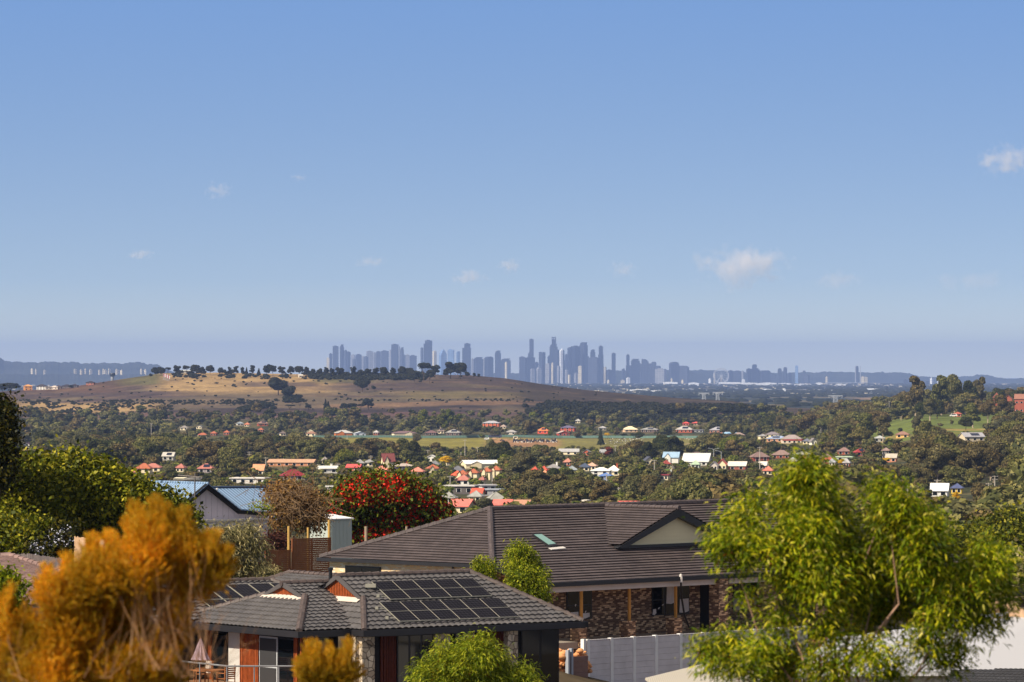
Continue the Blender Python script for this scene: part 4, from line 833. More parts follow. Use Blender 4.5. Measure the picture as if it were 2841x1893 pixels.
H_(2275,2316,1273,1281,(134,108,96),BRK,"brown roof left of the pale green carport",d=2700,rise=2.2); H_(2284,2318,1280,1286,(196,100,80),BRK,"red roof strip under the brown roof at right",d=2620,rise=1.2); H_(2300,2322,1288,1294,(170,170,176),CR,"grey roof with skylight left of the autumn tree",d=2540); H_(2340,2362,1286,1296,(176,172,170),(200,110,80),"grey roof on brick wall right of the autumn tree",d=2540); H_(2318,2372,1272,1280,(190,206,176),(214,222,196),"long pale green carport shed",'flat',d=2680,cat="carport"); H_(2322,2364,1254,1262,(136,108,100),BRK,"brown hipped roof house high on the right",rise=2.2,d=2960); H_(2371,2402,1255,1266,(160,60,60),(176,92,78),"red-roofed house with solar panels high on the right",rise=2.2,d=2940,solar=1)
H_(2448,2472,1250,1276,(150,126,116),(70,66,64),"tall dark two-storey house with brown roof, right",rise=1.4,d=2560,two=True); H_(2458,2492,1275,1282,(186,176,160),(210,140,110),"tan gabled roof below the tall dark house",'gable',d=2480)
# the row beyond the green fence
H_(848,880,1203,1211,(150,112,92),CR,"low brown-roofed house at the left end of the fence",d=4520); H_(925,978,1199,1211,(186,182,176),ORB,"orange brick house with pale grey roof behind the fence",rise=2.6,d=4500,front_gable=True); H_(979,1016,1203,1211,(190,196,202),(200,206,214),"pale blue-grey weatherboard shed behind the fence",'front',rise=1.8,d=4480,cat="shed"); H_(1036,1052,1200,1208,(186,180,176),BRK,"narrow pale roof behind trees beyond the fence",d=4560); H_(1085,1155,1202,1210,(124,98,98),(240,222,186),"cream house with brown roof and twin gables beyond the fence",rise=1.9,d=4520,front_gable=True); H_(1178,1216,1201,1208,(116,88,86),(90,74,70),"maroon-brown low house beyond the fence",rise=2.2,d=4520); H_(1212,1236,1196,1203,(150,130,120),CR,"tan-roofed house with solar strip beyond the fence",d=4600,solar=1); H_(1236,1281,1200,1210,(160,156,150),(110,92,84),"broad grey verandah house beyond the fence",rise=2.8,d=4520,solar=1)
H_(1338,1390,1174,1184,(168,166,170),(206,104,66),"tall orange brick house with pale roof near the hill",rise=2.2,d=4780,two=True); H_(1388,1406,1184,1190,(170,150,136),CR,"small cream house right of the tall orange brick house",d=4720); H_(1402,1436,1199,1207,(162,158,154),(200,190,176),"grey-roofed house behind the bare gum beyond the fence",d=4550); H_(1490,1525,1195,1204,(222,132,76),(214,90,70),"bright orange-roofed house beyond the dark rubble",rise=2.8,d=4560,solar=1); H_(1543,1582,1202,1209,(196,170,160),(176,70,58),"red brick gabled garage beyond the fence",'front',rise=2.2,d=4480,cat="garage"); H_(1554,1600,1187,1198,(104,96,120),(186,88,66),"two-storey red brick house with slate roof beyond the fence",rise=2.0,d=4620,two=True)
H_(1661,1682,1188,1194,(170,168,168),CR,"grey roof behind the small yellow tree",d=4620); H_(1596,1612,1168,1174,(170,166,160),CR,"grey roof high among trees near the hill foot",d=4900); H_(1725,1770,1192,1200,(238,220,180),(226,190,150),"cream-roofed house right of the fence's middle",rise=3.2,d=4500); H_(1776,1830,1192,1201,(156,154,150),(110,92,84),"flat grey-roofed house right of the cream-roofed one",rise=1.8,d=4500,solar=1); H_(1874,1926,1191,1201,(178,172,166),(170,90,66),"large verandah house with pale roof and solar panels",rise=3.4,d=4450,solar=1); H_(1894,1914,1175,1180,(214,84,76),(190,90,70),"left of two bright red roofs among trees",d=4800,rise=1.4); H_(1921,1941,1175,1180,(214,96,86),CR,"right of two bright red roofs among trees",d=4800,rise=1.4); H_(1918,1956,1195,1200,(140,140,150),(150,150,150),"long low grey shed right of the verandah house",'flat',d=4420,cat="shed")
H_(1968,2022,1189,1199,(162,160,164),(160,110,90),"grey hipped house with solar panels at the fence's bend",rise=3.0,d=4250,solar=1); H_(2004,2060,1193,1203,(150,186,214),(200,180,160),"sky-blue roofed house right of the fence's bend",'gable',rise=1.8,d=4050); H_(2030,2070,1196,1206,(150,130,120),(180,100,76),"taupe-roofed house right of the sky-blue roof",rise=2.4,d=3950); H_(2103,2130,1210,1218,(160,158,158),CR,"grey-roofed house at the left of the solar-roof group",d=3900,rise=1.6); H_(2122,2168,1206,1215,(130,120,122),CR,"taupe-roofed house behind the pale blue solar roof",d=3850,rise=2.4); H_(2126,2192,1217,1227,(156,170,198),(190,140,110),"pale blue-grey roof with a long dark solar array",rise=2.0,d=3650,solar=2); H_(2166,2230,1218,1229,(156,142,136),(222,200,180),"large taupe hipped roof right of the solar array",rise=3.2,d=3600); H_(2170,2232,1224,1230,(178,42,56),(206,190,170),"bright red strip roof in front of the large taupe roof",'flat',d=3480); H_(2228,2252,1227,1232,(110,112,124),CR,"slate roof right of the bright red strip",d=3500); H_(2247,2266,1226,1234,(128,120,116),(240,232,206),"cream gabled chalet front beside the slate roof",'front',rise=2.8,d=3450)
H_(2424,2460,1216,1226,(170,172,170),(160,160,156),"pale grey hipped house below the green paddock, left",d=2860,rise=1.6); H_(2484,2528,1207,1215,(148,112,96),(220,180,110),"brown-roofed cream brick house below the paddock",d=2930,rise=1.8); H_(2663,2734,1212,1226,(162,160,164),(206,190,160),"wide grey house with solar panels below the paddock, right",'gable',rise=2.4,d=2800,solar=1,dep=12)
# on the hill's left shoulder
H_(63,90,1072,1080,(210,150,86),(214,150,90),"unfinished timber-framed house on the hill's left shoulder",'hip',rise=2.2,d=5950,two=True); H_(100,131,1072,1081,(60,56,60),(222,216,206),"dark-roofed white two-storey house on the hill's left shoulder",rise=2.6,d=5900,two=True); H_(121,152,1062,1078,(206,190,170),(214,200,180),"pale blank two-storey block behind the dark-roofed white house",'flat',d=6100); H_(138,164,1073,1081,(206,190,176),(222,206,190),"pale cream house right of the dark-roofed white one",rise=1.6,d=5900); H_(154,172,1071,1077,(72,62,64),(110,92,84),"dark hipped roof behind the pale cream house",d=6050); H_(170,200,1070,1078,(54,50,60),(96,84,84),"dark-roofed house, left of the shoulder pair",d=6000,rise=2.); H_(196,218,1070,1076,(54,50,60),(96,84,84),"dark-roofed low house, right of the shoulder pair",d=6020,rise=2.); H_(238,264,1062,1069,(52,48,56),(170,110,90),"dark-roofed house standing alone right of the shoulder pair",rise=2.,d=6050)
H_(499,530,1025,1034,(176,178,176),(190,188,180),"pale farm shed behind the hilltop trees, left",'gable',d=6250,rise=1.2,cat="farm shed"); H_(827,840,1042,1048,(216,208,196),(206,196,180),"small white hut on the hill crest",'gable',rise=1.2,d=6150,cat="hut"); H_(902,912,1041,1046,(216,208,196),(206,196,180),"tiny white hut left of the round hill tree",'gable',rise=1.0,d=6150,cat="hut")
# red-brick institution among trees on the right rise
H_(2756,2776,1100,1150,(140,84,68),(158,92,72),"red brick tower house on the right rise",'hip',rise=4.0,d=3850,h=14,nwin=2,rot=0); H_(2786,2812,1108,1148,(140,84,66),(162,96,76),"red brick gabled wing behind trees on the right rise",'front',rise=3.6,d=3850,h=12,nwin=2); H_(2814,2860,1106,1150,(150,104,86),(162,92,74),"large red brick building cut by the right edge",'gable',rise=4.,d=3850,h=13,two=True); H_(2752,2760,1122,1134,(176,96,72),(206,110,70),"sliver of orange brick wall low on the right rise",'flat',d=3900); H_(2644,2672,1150,1156,(176,92,72),(186,100,76),"low red brick house behind the white vehicle",d=3800,rise=1.4)
H_(2580,2640,1369,1378,(240,240,240),(226,224,220),"bright white roof seen over the acacia on the right",'gable',d=1760,rise=2.6); H_(2640,2676,1362,1370,(84,92,128),(226,190,70),"blue roof with yellow trim in the right woods",d=1850,rise=1.6); H_(1710,1782,1412,1420,(200,100,90),(206,196,184),"red-brown roof strip just above the ridge tiles",'gable',d=1500,rise=1.0,dep=8); H_(1616,1634,1398,1410,(222,214,200),(226,220,206),"small white chimney-like block above the ridge tiles",'flat',d=1560,cat="roof turret"); H_(2124,2180,1384,1392,(222,196,176),CR,"cream roof strip above the right end of the ridge",'gable',d=1640,rise=1.4)

# poles
POLEM = plain("weathered_pole_timber", (176, 168, 156), .2, 3.); STEEL = plain("galvanised_steel", (190, 194, 198), .08, 4., .45, .5)
def pole(px, top, bot, label, arms=1, lamp=0, d=None, w=9):
    if d is None: d = max(gd(px, min(bot + 2, 1396)), 1500)
    p = P(px, bot, d); g = gzf(p.x, d); p0 = Vector((p.x, d, min(g, p.z))); h = -(top - HY) / F * d - p0.z
    o = empty("street_lamp" if lamp else "power_pole", p0, label, "street lamp" if lamp else "power pole", "street lamps on tall masts" if lamp else "power poles through the suburb")
    b = MB(); b.tube(p0 - Vector((0, 0, .5)), p0 + Vector((0, 0, h)), .3 if not lamp else .2, .17 if not lamp else .1, 7); b.build("pole", STEEL if lamp else POLEM, o)
    if lamp:
        b = MB()
        for s in ((-1, 1) if lamp == 2 else (-1,)): b.path([p0 + Vector((0, 0, h - .3)), p0 + Vector((s * 1.2, 0, h + .4)), p0 + Vector((s * 2.6, 0, h + .7))], [.09, .08, .07], 5); b.box(p0 + Vector((s * 3.0, 0, h + .7)), (1.0, .4, .2))
        b.build("lamp_arm", STEEL, o)
    for k in range(arms):
        b = MB(); zz = h - .5 - k * 1.3; b.box(p0 + Vector((0, -.2, zz)), (2.6, .14, .16))
        for u in (-1.15, -.6, .6, 1.15): b.lathe(p0 + Vector((u, -.2, zz + .08)), [(.06, 0), (.1, .1), (.05, .25)], 6)
        b.build("crossarm", POLEM, o)
    HOUSES.append((px - 3, px + 3, top, top + (bot - top) * .55, d))
for a in [(419.6,1174,1225,"tall grey pole among gums at the far left",2),(691.4,1253,1274,"short pole with insulators left of the terracotta block",2),(737.5,1269,1298,"pole left of the long terracotta block",1),(786.6,1272,1288,"pole in front of the long terracotta block",1),(1029,1264,1285,"pole behind the two grey-roofed houses",1),(1187,1248,1267,"T-shaped pole left of the yellow wattle",1),(882,1288,1300,"pole left of the white chimney house",1),(937.5,1286,1310,"pole right of the white chimney house",1),
 (832,1345,1377,"thin pole above the brown vine",1),(963,1207,1218,"white pole at the green fence",0),(1290,1220,1272,"tallest pole at the field's edge",1),(1325,1240,1268,"pole with pale crossarm right of the tallest one",1),(1279,1254,1265,"short white post below the field",0),(1439,1261,1274,"pole left of the round yellow wattle",1),(1232,1259,1290,"pole standing in front of the broad yellow wattle",1),(1366,1318,1345,"white pole before the third terrace house",0),(1249,1320,1363,"pole left of the leftmost terrace house",1),
 (1707,1235,1268,"white pole beside the red autumn tree",1),(1815.5,1276,1315,"pole at the left of the green lawn",1),(1683,1315,1345,"pole below the white villas",1),(1716,1352,1367,"short pole in the centre-right gums",1),(2108,1240,1311,"very tall white pole before the brick house",1),(2131,1284,1311,"thin brown pole right of the very tall one",0),(2277.7,1181,1209,"pole in the gum grove right of centre",2),(2518,1347,1374,"cross-armed pole left of the white roof, right side",1),(2600.5,1330,1368,"lattice-topped pole pair in the right woods",2),(2760,1319,1347,"pole with square arms in the right woods",2),(2590,1340,1356,"small pole left of the lattice-topped one",0),(2467,1113,1135,"thin pole on the skyline left of the tall gums",1),(2743,1340,1352,"short pole with pale arm in the right woods",1)]:
    pole(a[0], a[1], a[2], a[3], a[4])
pole(1980,1247,1272,"double-armed street lamp right of the white hall",0,2); pole(2001,1254,1286,"street lamp, nearer and right of the double-armed one",0,1)

# green mesh fence along the far side of the field
def fence_line(pts, name_label, h=2.1):
    m = plain("faded_green_fence_metal", (100, 128, 116), .12, .3, .6); root = None; P0 = P(pts[0][0], 1215, pts[0][1]); g0 = gzf(P0.x, P0.y); root = empty("fence", (P0.x, P0.y, g0), name_label, "fence")
    b = MB(); pb = MB()
    for (a, da), (c, dc) in zip(pts[:-1], pts[1:]):
        n = max(1, int(abs(c - a) / 7))
        for i in range(n):
            t0, t1 = i / n, (i + 1) / n; p = []
            for t in (t0, t1):
                px = a + (c - a) * t; d = da + (dc - da) * t; x = (px - CX) / F * d; p.append(Vector((x, d, gzf(x, d))))
            b.prism([p[0], p[1], p[1] + Vector((0, 0, h)), p[0] + Vector((0, 0, h))], (0, .06, 0)); pb.box(p[0] + Vector((0, -.08, h / 2 + .1)), (.12, .12, h + .2))
    b.build("mesh_panels", m, root); tag(pb.build("posts", m, root), kind='stuff')
fence_line([(868, 4440), (1200, 4440), (1560, 4440), (1770, 4420), (1960, 4380)], "long faded green fence along the far side of the field")
fence_line([(1965, 4370), (2010, 4150), (2065, 3900), (2135, 3640)], "pale green fence running down from the bend", 2.6)

# field works: rubble heaps, hut, truck, gravestones, vehicle on the paddock
def blobs(name, label, cat, spec, mat, seed, kind=None):
    rng = np.random.RandomState(seed); V, T = [], []; k = 0
    for px, py, w, h in spec:
        d = gd(px, py); x = (px - CX) / F * d; q = np.array([[x, d, gzf(x, d), w / F * d / 2, 1.2, h / F * d]]); v, t = cores(q, 1.0, rng); V.append(v); T.append(t + k); k += len(v)
    o = mesh_np(name, np.concatenate(V), None, np.concatenate(T), mat, origin=(float(V[0][0][0]), float(V[0][0][1]), float(V[0][0][2]))); tag(o, label, cat, None, kind); return o
rr = random.Random(4)
blobs("rubble", "dark rubble and tree waste dumped in the field", "rubble", [(rr.uniform(1424, 1546), rr.uniform(1222, 1228), rr.uniform(3, 7), rr.uniform(3, 7)) for _ in range(90)] + [(rr.uniform(1384, 1400), rr.uniform(1221, 1224), 4, 3) for _ in range(7)], plain("dark_rubble", (48, 44, 48), .5, .6), 3, 'stuff')
blobs("rubble", "pale chunks scattered in the dark rubble", "rubble", [(rr.uniform(1424, 1546), rr.uniform(1222, 1229), rr.uniform(2, 3.5), rr.uniform(2, 4)) for _ in range(46)], plain("pale_rubble", (206, 198, 186), .2, .6), 5, 'stuff')
blobs("soil_heap", "low brown soil heaps beside the white truck", "soil heap", [(1374, 1220, 22, 5), (1388, 1220, 18, 4), (1404, 1221, 24, 4), (1462, 1222, 20, 4)], plain("loose_soil", (158, 122, 92), .2, .6), 6, 'stuff')
blobs("gravestones", "rows of small dark and white gravestones in the dry grass", "gravestones", [(rr.uniform(1680, 1770), rr.choice([1218, 1223, 1229]) + rr.uniform(-.7, .7), rr.uniform(1.5, 3.5), 1.6) for _ in range(70)] + [(rr.uniform(1890, 2020), rr.uniform(1211, 1221), rr.uniform(1.5, 3.5), 1.8) for _ in range(90)], plain("dark_gravestone", (44, 42, 46), .3, .5), 7, 'stuff')
blobs("gravestones", "pale gravestones scattered between the dark ones", "gravestones", [(rr.uniform(1680, 1790), rr.uniform(1216, 1231), rr.uniform(1.5, 3.5), 1.4) for _ in range(60)] + [(rr.uniform(1890, 2010), rr.uniform(1210, 1221), rr.uniform(1.5, 3), 1.5) for _ in range(60)], plain("pale_gravestone", (200, 196, 190), .1, .5), 8, 'stuff')
blobs("debris", "white bags and debris on the building site of the hill shoulder", "debris", [(rr.uniform(318, 398), 1064 + rr.uniform(-1.5, 1.5), rr.uniform(2, 7), 2.2) for _ in range(34)], plain("white_debris", (236, 232, 226), .06), 9, 'stuff') if False else None
def vehicle(px, py, d, L, label, cat, body, cab=True, hgt=2.4):
    x = (px - CX) / F * d; z = gzf(x, d); o = empty(cat.replace(' ', '_'), (x, d, z), label, cat); mb = plain("vehicle_paint_" + "_".join(map(str, body)), body, .04, 1., .35, .5); dk = plain("tyre_rubber", (30, 30, 32), .1); gl = WINM
    b = MB(); y = d
    prof = [(-L / 2, .5), (-L / 2, hgt * .5), (-L * .38, hgt * .55), (-L * .28, hgt), (L * .42, hgt), (L / 2, hgt * .6), (L / 2, .5)] if cab else [(-L / 2, .6), (-L / 2, hgt), (L / 2, hgt), (L / 2, .6)]
    b.prism([(x + a, y - .9, z + c) for a, c in prof], (0, 1.8, 0)); b.build("body", mb, o)
    b = MB(); b.prism([(x - L * .33, y - .93, z + hgt * .6), (x - L * .26, y - .93, z + hgt * .92), (x + L * .3, y - .93, z + hgt * .92), (x + L * .36, y - .93, z + hgt * .6)], (0, .04, 0)); b.build("window", gl, o)
    for s in (-1, 1): b = MB(); b.tube((x + s * L * .32, y - .95, z + .4), (x + s * L * .32, y + .95, z + .4), .4, .4, 10); b.build("wheel", dk, o)
vehicle(1350, 1218, 4330, 4.6, "small white truck parked left of the long dark trailer", "truck", (236, 234, 230)); vehicle(1374, 1214, 4400, 12.5, "long dark semi-trailer by the green fence", "trailer", (66, 70, 92), False, 3.0)
vehicle(1430, 1219, 4330, 4.2, "square cream site hut above the dark rubble", "site hut", (222, 210, 184), False, 3.3)
vehicle(2645, 1160, 3720, 5.6, "white ute parked at the top of the green paddock", "ute", (240, 238, 232)); vehicle(2632, 1131, 4300, 5, "white car high between the dark trees on the right", "car", (240, 238, 232))
# flags on the hill shoulder
FP = STEEL
for i in range(6):
    px = 453.5 + i * 3.1; d = gd(px, 1054 + i * .8, 5200, 6250); x = (px - CX) / F * d; z = gzf(x, d); o = empty("flagpole", (x, d, z), ["leftmost flagpole of the hill's row of six", "second flagpole of the hill's row of six", "third flagpole of the hill's row of six", "fourth flagpole of the hill's row of six", "fifth flagpole of the hill's row of six", "rightmost flagpole of the hill's row of six"][i], "flagpole", "six flags on the hill shoulder")
    zt = -(1036.5 + i * 1.2 - HY) / F * d; b = MB(); b.tube((x, d, z - .5), (x, d, zt), .28, .2, 6); b.build("pole", MW, o)
    b = MB(); b.prism([(x, d, zt - 4.2), (x + 1.1, d, zt - 4.3), (x + 1.15, d, zt), (x, d, zt)], (0, .08, 0)); b.build("flag", plain("white_flag_cloth", (236, 230, 230), .03) if i % 2 else plain("red_flag_cloth", (206, 96, 96), .05), o)
# ------------------------------------------------------------------ trees of the valley and the hill
# trees that one can pick out in the photograph: kind, px, base row, top row, width px, form, tone, label
def T(kind, px, base, top, w, form, tone, label, group="trees one can pick out in the valley", d=None, v=0):
    if d is None: d = gd(px, base)
    h = (base - top) / F * d * (1.04); tree(kind, px, base, d, h, w / F * d, form, tone, label, group, v)
    KEEP.append((px, d, w / F * d * .35))
KEEP = []
T("wattle_tree",1236,1288,1259,50,'broad','w',"broad bright yellow wattle left of the long white roof",d=2700); T("wattle_tree",1461,1284,1256,40,'broad','w',"round bright yellow wattle right of the field pole",d=2760,v=1)
T("wattle_tree",1648,1292,1272,46,'broad','w',"ragged yellow wattle above the tan roof",d=2640,v=2); T("wattle_tree",1685,1201,1188,18,'round','w',"small yellow tree beyond the green fence",d=4480); T("wattle_tree",1727,1184,1152,30,'tall','y',"yellowish tall tree beyond the fence's middle",d=4680,v=1)
T("autumn_tree",1694,1268,1236,36,'tall','r',"rusty red autumn tree beside a white pole",d=3050); T("autumn_tree",2022,1262,1240,34,'round','r',"reddish autumn tree right of the street lamps",d=3060); T("autumn_tree",2248,1212,1201,26,'round','r',"small rusty tree below the gum grove",d=4050); T("autumn_tree",2016,1285,1262,26,'tall','r',"dark red tree behind the red-gabled cottage",d=2800,v=1)
T("wattle_tree",2334,1296,1278,28,'round','w',"yellow-orange tree between two grey roofs at right",d=2480,v=1); T("wattle_tree",2458,1294,1279,26,'broad','w',"yellow tree below the tall dark house",d=2420,v=1); T("wattle_tree",2040,1276,1256,34,'round','y',"yellow-green tree right of the street lamps",d=2880); T("wattle_tree",2652,1392,1366,40,'cone','w',"yellow-leaved tree by the blue roof",d=1700)
T("cypress_tree",1772,1220,1198,24,'round','d',"lone round dark tree left part of the gravestones",d=4330); T("cypress_tree",1730,1219,1199,26,'umbrella','d',"dark spreading tree on the gravestone lawn, left of two",d=4280); T("cypress_tree",1760,1222,1200,22,'umbrella','d',"dark spreading tree on the gravestone lawn, right of two",d=4250)
T("cypress_tree",1666,1222,1190,16,'cone','d',"dark cypress standing before the green fence",d=4250); T("cypress_tree",1667,1240,1214,26,'cone','d',"dark conifer below the fence cypress",d=3900,v=1); T("cypress_tree",1018,1247,1220,36,'round','d',"round dark tree standing in the field",d=3780); T("gum_tree",1052,1256,1226,26,'tall','g',"grey gum right of the field's round tree",d=3650); T("gum_tree",1156,1240,1207,30,'broad','g',"pale gum overlapping the field and green fence",d=3900)
for k, (px, t_) in enumerate([(1172,1131),(1198,1146),(1222,1140),(1246,1129),(1266,1142)]): T("poplar_tree",px,1192,t_,38,'tall','y',["leftmost tall light green tree below the hill, tallest group","second tall light green tree below the hill","third tall light green tree below the hill, lower","fourth tall light green tree, highest of the five","rightmost tall light green tree of the five"][k],"five tall light green trees below the hill",d=4700,v=k % 2)
T("cypress_tree",519,1202,1180,11,'cone','d',"narrow dark cypress by the grey roof, far left",d=4450); T("cypress_tree",1352,1331,1306,7,'cone','y',"slim yellow-green cypress, rightmost before the terrace",d=2180); T("cypress_tree",1249,1336,1309,7,'cone','y',"slim yellow-green cypress, leftmost before the terrace",d=2180); T("cypress_tree",1285,1330,1308,6,'cone','y',"slim yellow-green cypress before the leftmost terrace house",d=2180)
T("gum_tree",1500,1408,1312,150,'broad','b',"huge round brown gum right of the commercial roofs",d=1680); T("gum_tree",1450,1372,1290,70,'broad','g',"tall gum behind the huge round brown one",d=2150,v=1); T("gum_tree",1344,1428,1384,66,'round','g',"grey-green gum between the two pink roofs",d=1500); T("gum_tree",1530,1352,1298,50,'round','d',"dark gum below the red roof fragments",d=2050); T("gum_tree",1575,1350,1305,44,'tall','d',"dark tall gum left of the slate-blue roof",d=2040)
# the grove and the tall gums on the right
for k, a in enumerate([(2540,1166,1054,64,'tall','b',"tallest reddish gum, left of the skyline pair",3780),(2500,1150,1082,52,'broad','b',"broad gum leaning left of the tallest reddish one",3800),(2580,1160,1100,50,'tall','g',"gum in front of the tallest reddish one",3500),(2612,1158,1050,60,'tall','o',"tall olive gum, middle of the skyline group",3820),(2648,1160,1056,70,'broad','o',"wide olive gum with high dome, right skyline",3880),(2690,1156,1066,56,'tall','d',"dark gum right of the high dome",3900),(2718,1164,1068,46,'tall','g',"pointed grey gum with gap in its crown",3950),(2600,1168,1110,60,'round','d',"dark rounded tree at the paddock's top edge",3600),(2560,1166,1116,56,'round','d',"dark rounded tree left of the other on the paddock",3600),(2772,1130,1060,52,'round','d',"dome-topped dark pine on the right rise",4050),(2828,1130,1060,56,'round','d',"dark pine cut by the right edge",4050),(2800,1120,1078,50,'broad','o',"olive gum between the two dark pines",4000),
 (2740,1180,1112,60,'broad','b',"brownish gum right of the paddock",3300),(2785,1170,1100,60,'tall','b',"tall brownish gum before the red brick",3500),(2700,1186,1118,58,'tall','o',"olive gum on the paddock's right side",3200),(2680,1186,1148,44,'round','d',"dark tree alone on the paddock",3150),(2497,1186,1170,18,'round','d',"small dark bush on the paddock",3200),(2545,1196,1136,36,'tall','g',"slim pale-trunked gum on the paddock",3050),(2640,1180,1166,14,'tall','g',"small bare sapling below the white ute",3300),(2440,1172,1112,70,'broad','b',"brown gum at the paddock's left edge",3400),(2450,1214,1140,50,'tall','b',"pale-trunked gum with shadow on the paddock",3000),(2400,1160,1110,60,'broad','o',"olive gum, right part of the grove",3700),(2365,1166,1108,60,'broad','b',"brown gum, centre of the grove",3750),(2330,1170,1116,60,'tall','b',"tall brown gum, left part of the grove",3750),(2292,1180,1122,64,'broad','o',"olive gum beside the twin-armed pole",3800),(2250,1188,1118,80,'broad','b',"great brown gum with leaning limbs",3900),(2214,1176,1122,70,'tall','o',"tall gum behind the great brown one",4100),(2170,1188,1128,60,'broad','b',"gum with bare limbs right of the lollipop row",4150),(2130,1176,1120,60,'broad','d',"dark gum above the lollipop row",4300),(2030,1160,1121,52,'round','d',"dark round gum at the hill's right foot",4500)]):
    T("gum_tree", *a[:7], group="tall gums on the right rise", d=a[7], v=k % 3)
for k, px in enumerate([2008, 2034, 2050, 2070, 2090]): T("lollipop_tree", px, 1190, 1146 + (k * 5) % 9, 26 + k, 'round', 'o', ["leftmost lollipop tree in the park row behind the fence's bend", "second lollipop tree of the park row", "third lollipop tree of the park row", "fourth lollipop tree of the park row", "rightmost and fullest lollipop tree of the park row"][k], "lollipop trees in the park", d=4450, v=k % 2)
# hill trees
HT = [(433,1045,1020,28,'round'),(418,1036,1026,12,'round'),(447,1044,1018,32,'round'),(466,1036,1014,18,'umbrella'),(490,1036,1009,22,'broad'),(516,1036,1010,26,'umbrella'),(540,1037,1008,30,'broad'),(560,1036,1014,20,'broad'),(583,1037,1010,28,'broad'),(610,1035,1014,18,'round'),(625,1034,1018,10,'round'),(637,1034,1013,16,'tall'),(655,1034,1010,18,'tall'),(672,1034,1012,16,'tall'),(684,1034,1013,12,'cone'),(700,1034,1007,20,'tall'),(718,1034,1015,14,'cone'),(740,1036,1007,26,'tall'),(757,1036,1006,26,'broad'),(780,1036,1010,24,'broad'),(806,1038,1010,26,'broad'),(830,1038,1009,26,'broad'),(850,1038,1012,22,'tall'),(868,1038,1016,20,'broad'),(886,1038,1014,20,'round'),(905,1040,1014,18,'tall'),(922,1040,1018,16,'tall'),(948,1040,1016,16,'broad'),(980,1040,1012,22,'tall'),(1042,1041,1017,20,'tall'),(1066,1043,1015,24,'broad'),(1090,1043,1018,20,'tall'),(1115,1044,1014,22,'broad'),(1134,1046,1020,28,'round'),(1208,1044,1012,28,'broad'),(1236,1042,1026,14,'broad'),(1270,1044,1006,30,'tall'),(1297,1042,1026,16,'round'),(1316,1042,1030,10,'tall'),(1328,1043,1032,10,'tall'),(940,1044,1018,20,'broad'),(1000,1041,1018,22,'round'),(1022,1042,1018,20,'broad')]
ORD = ["first","second","third","fourth","fifth","sixth","seventh","eighth","ninth","tenth","eleventh","twelfth"]
for k, a in enumerate(HT):
    seg = ["left", "left-centre", "centre", "right"][min(3, k // 12)]
    T("hill_tree", a[0], a[1], a[2] - 1, a[3] * (1.0 if a[0] < 900 else 1.2), a[4], 'h', f"dark {a[4] if a[4] not in ('cone','umbrella') else {'cone': 'pointed', 'umbrella': 'flat-topped'}[a[4]]} hilltop tree, {ORD[k % 12]} of the {seg} stretch of the crest row", "dark trees along the hill crest", d=6230, v=k % 3)
for a in [(1175,1046,994,44,'umbrella',"tallest flat-topped gum on the hill crest",6100),(1150,1048,1012,36,'broad',"gum left under the tallest hill gum",6050),(1192,1048,1010,36,'broad',"gum right under the tallest hill gum",6050),(1250,1042,997,44,'tall',"left gum of the round crest clump",6180),(1278,1042,996,40,'broad',"right gum of the round crest clump",6180),(1005,1060,1016,46,'round',"lone round dark tree on the slope below the crest",5800),(1037,1057,1043,16,'round',"small round bush right of the slope's round tree",5850),(772,1072,1020,64,'round',"big dark tree mass spilling down the slope",5700),(800,1078,1040,46,'round',"lower half of the dark mass on the slope",5600),(668,1082,1064,26,'umbrella',"flat-topped small tree on the mid slope",5450),(668,1106,1082,26,'umbrella',"spreading tree below the flat-topped one",5330),(700,1102,1088,18,'broad',"small tree right of the spreading one, mid slope",5330),(740,1100,1086,28,'umbrella',"wide low tree in the middle of the slope",5350),(758,1108,1094,22,'round',"bush under the wide low slope tree",5300),(804,1102,1088,34,'umbrella',"low spreading tree left of the tall slope tree",5330),(832,1102,1075,26,'umbrella',"tall slender-stemmed tree on the mid slope",5340),(856,1106,1088,22,'broad',"dark tree right of the slender-stemmed one",5310),(903,1110,1078,14,'cone',"left narrow tree of a slope pair",5300),(910,1111,1084,18,'cone',"right narrow tree of a slope pair",5290),(952,1112,1089,26,'broad',"left tree of the slope's dark thicket",5290),(975,1113,1090,30,'broad',"middle tree of the slope's dark thicket",5290),(1022,1112,1075,38,'broad',"tall domed tree right of the slope's thicket",5290),(1000,1112,1092,22,'umbrella',"thin tree between thicket and domed tree",5290),(30,1082,1056,56,'broad',"large dark clump at the left edge on the hill",6250),(6,1084,1062,36,'broad',"dark clump cut by the left edge on the hill",6250),(56,1062,1056,12,'umbrella',"tiny flat tree above the left dark clump",6280),(197,1064,1054,22,'round',"dark tree behind the shoulder houses",6250),(248,1058,1050,20,'round',"dark square-topped tree behind the lone shoulder house",6280)]:
    T("hill_tree", a[0], a[1], a[2], a[3], a[4], 'h', a[5], "dark trees dotted over the hill", d=a[6])

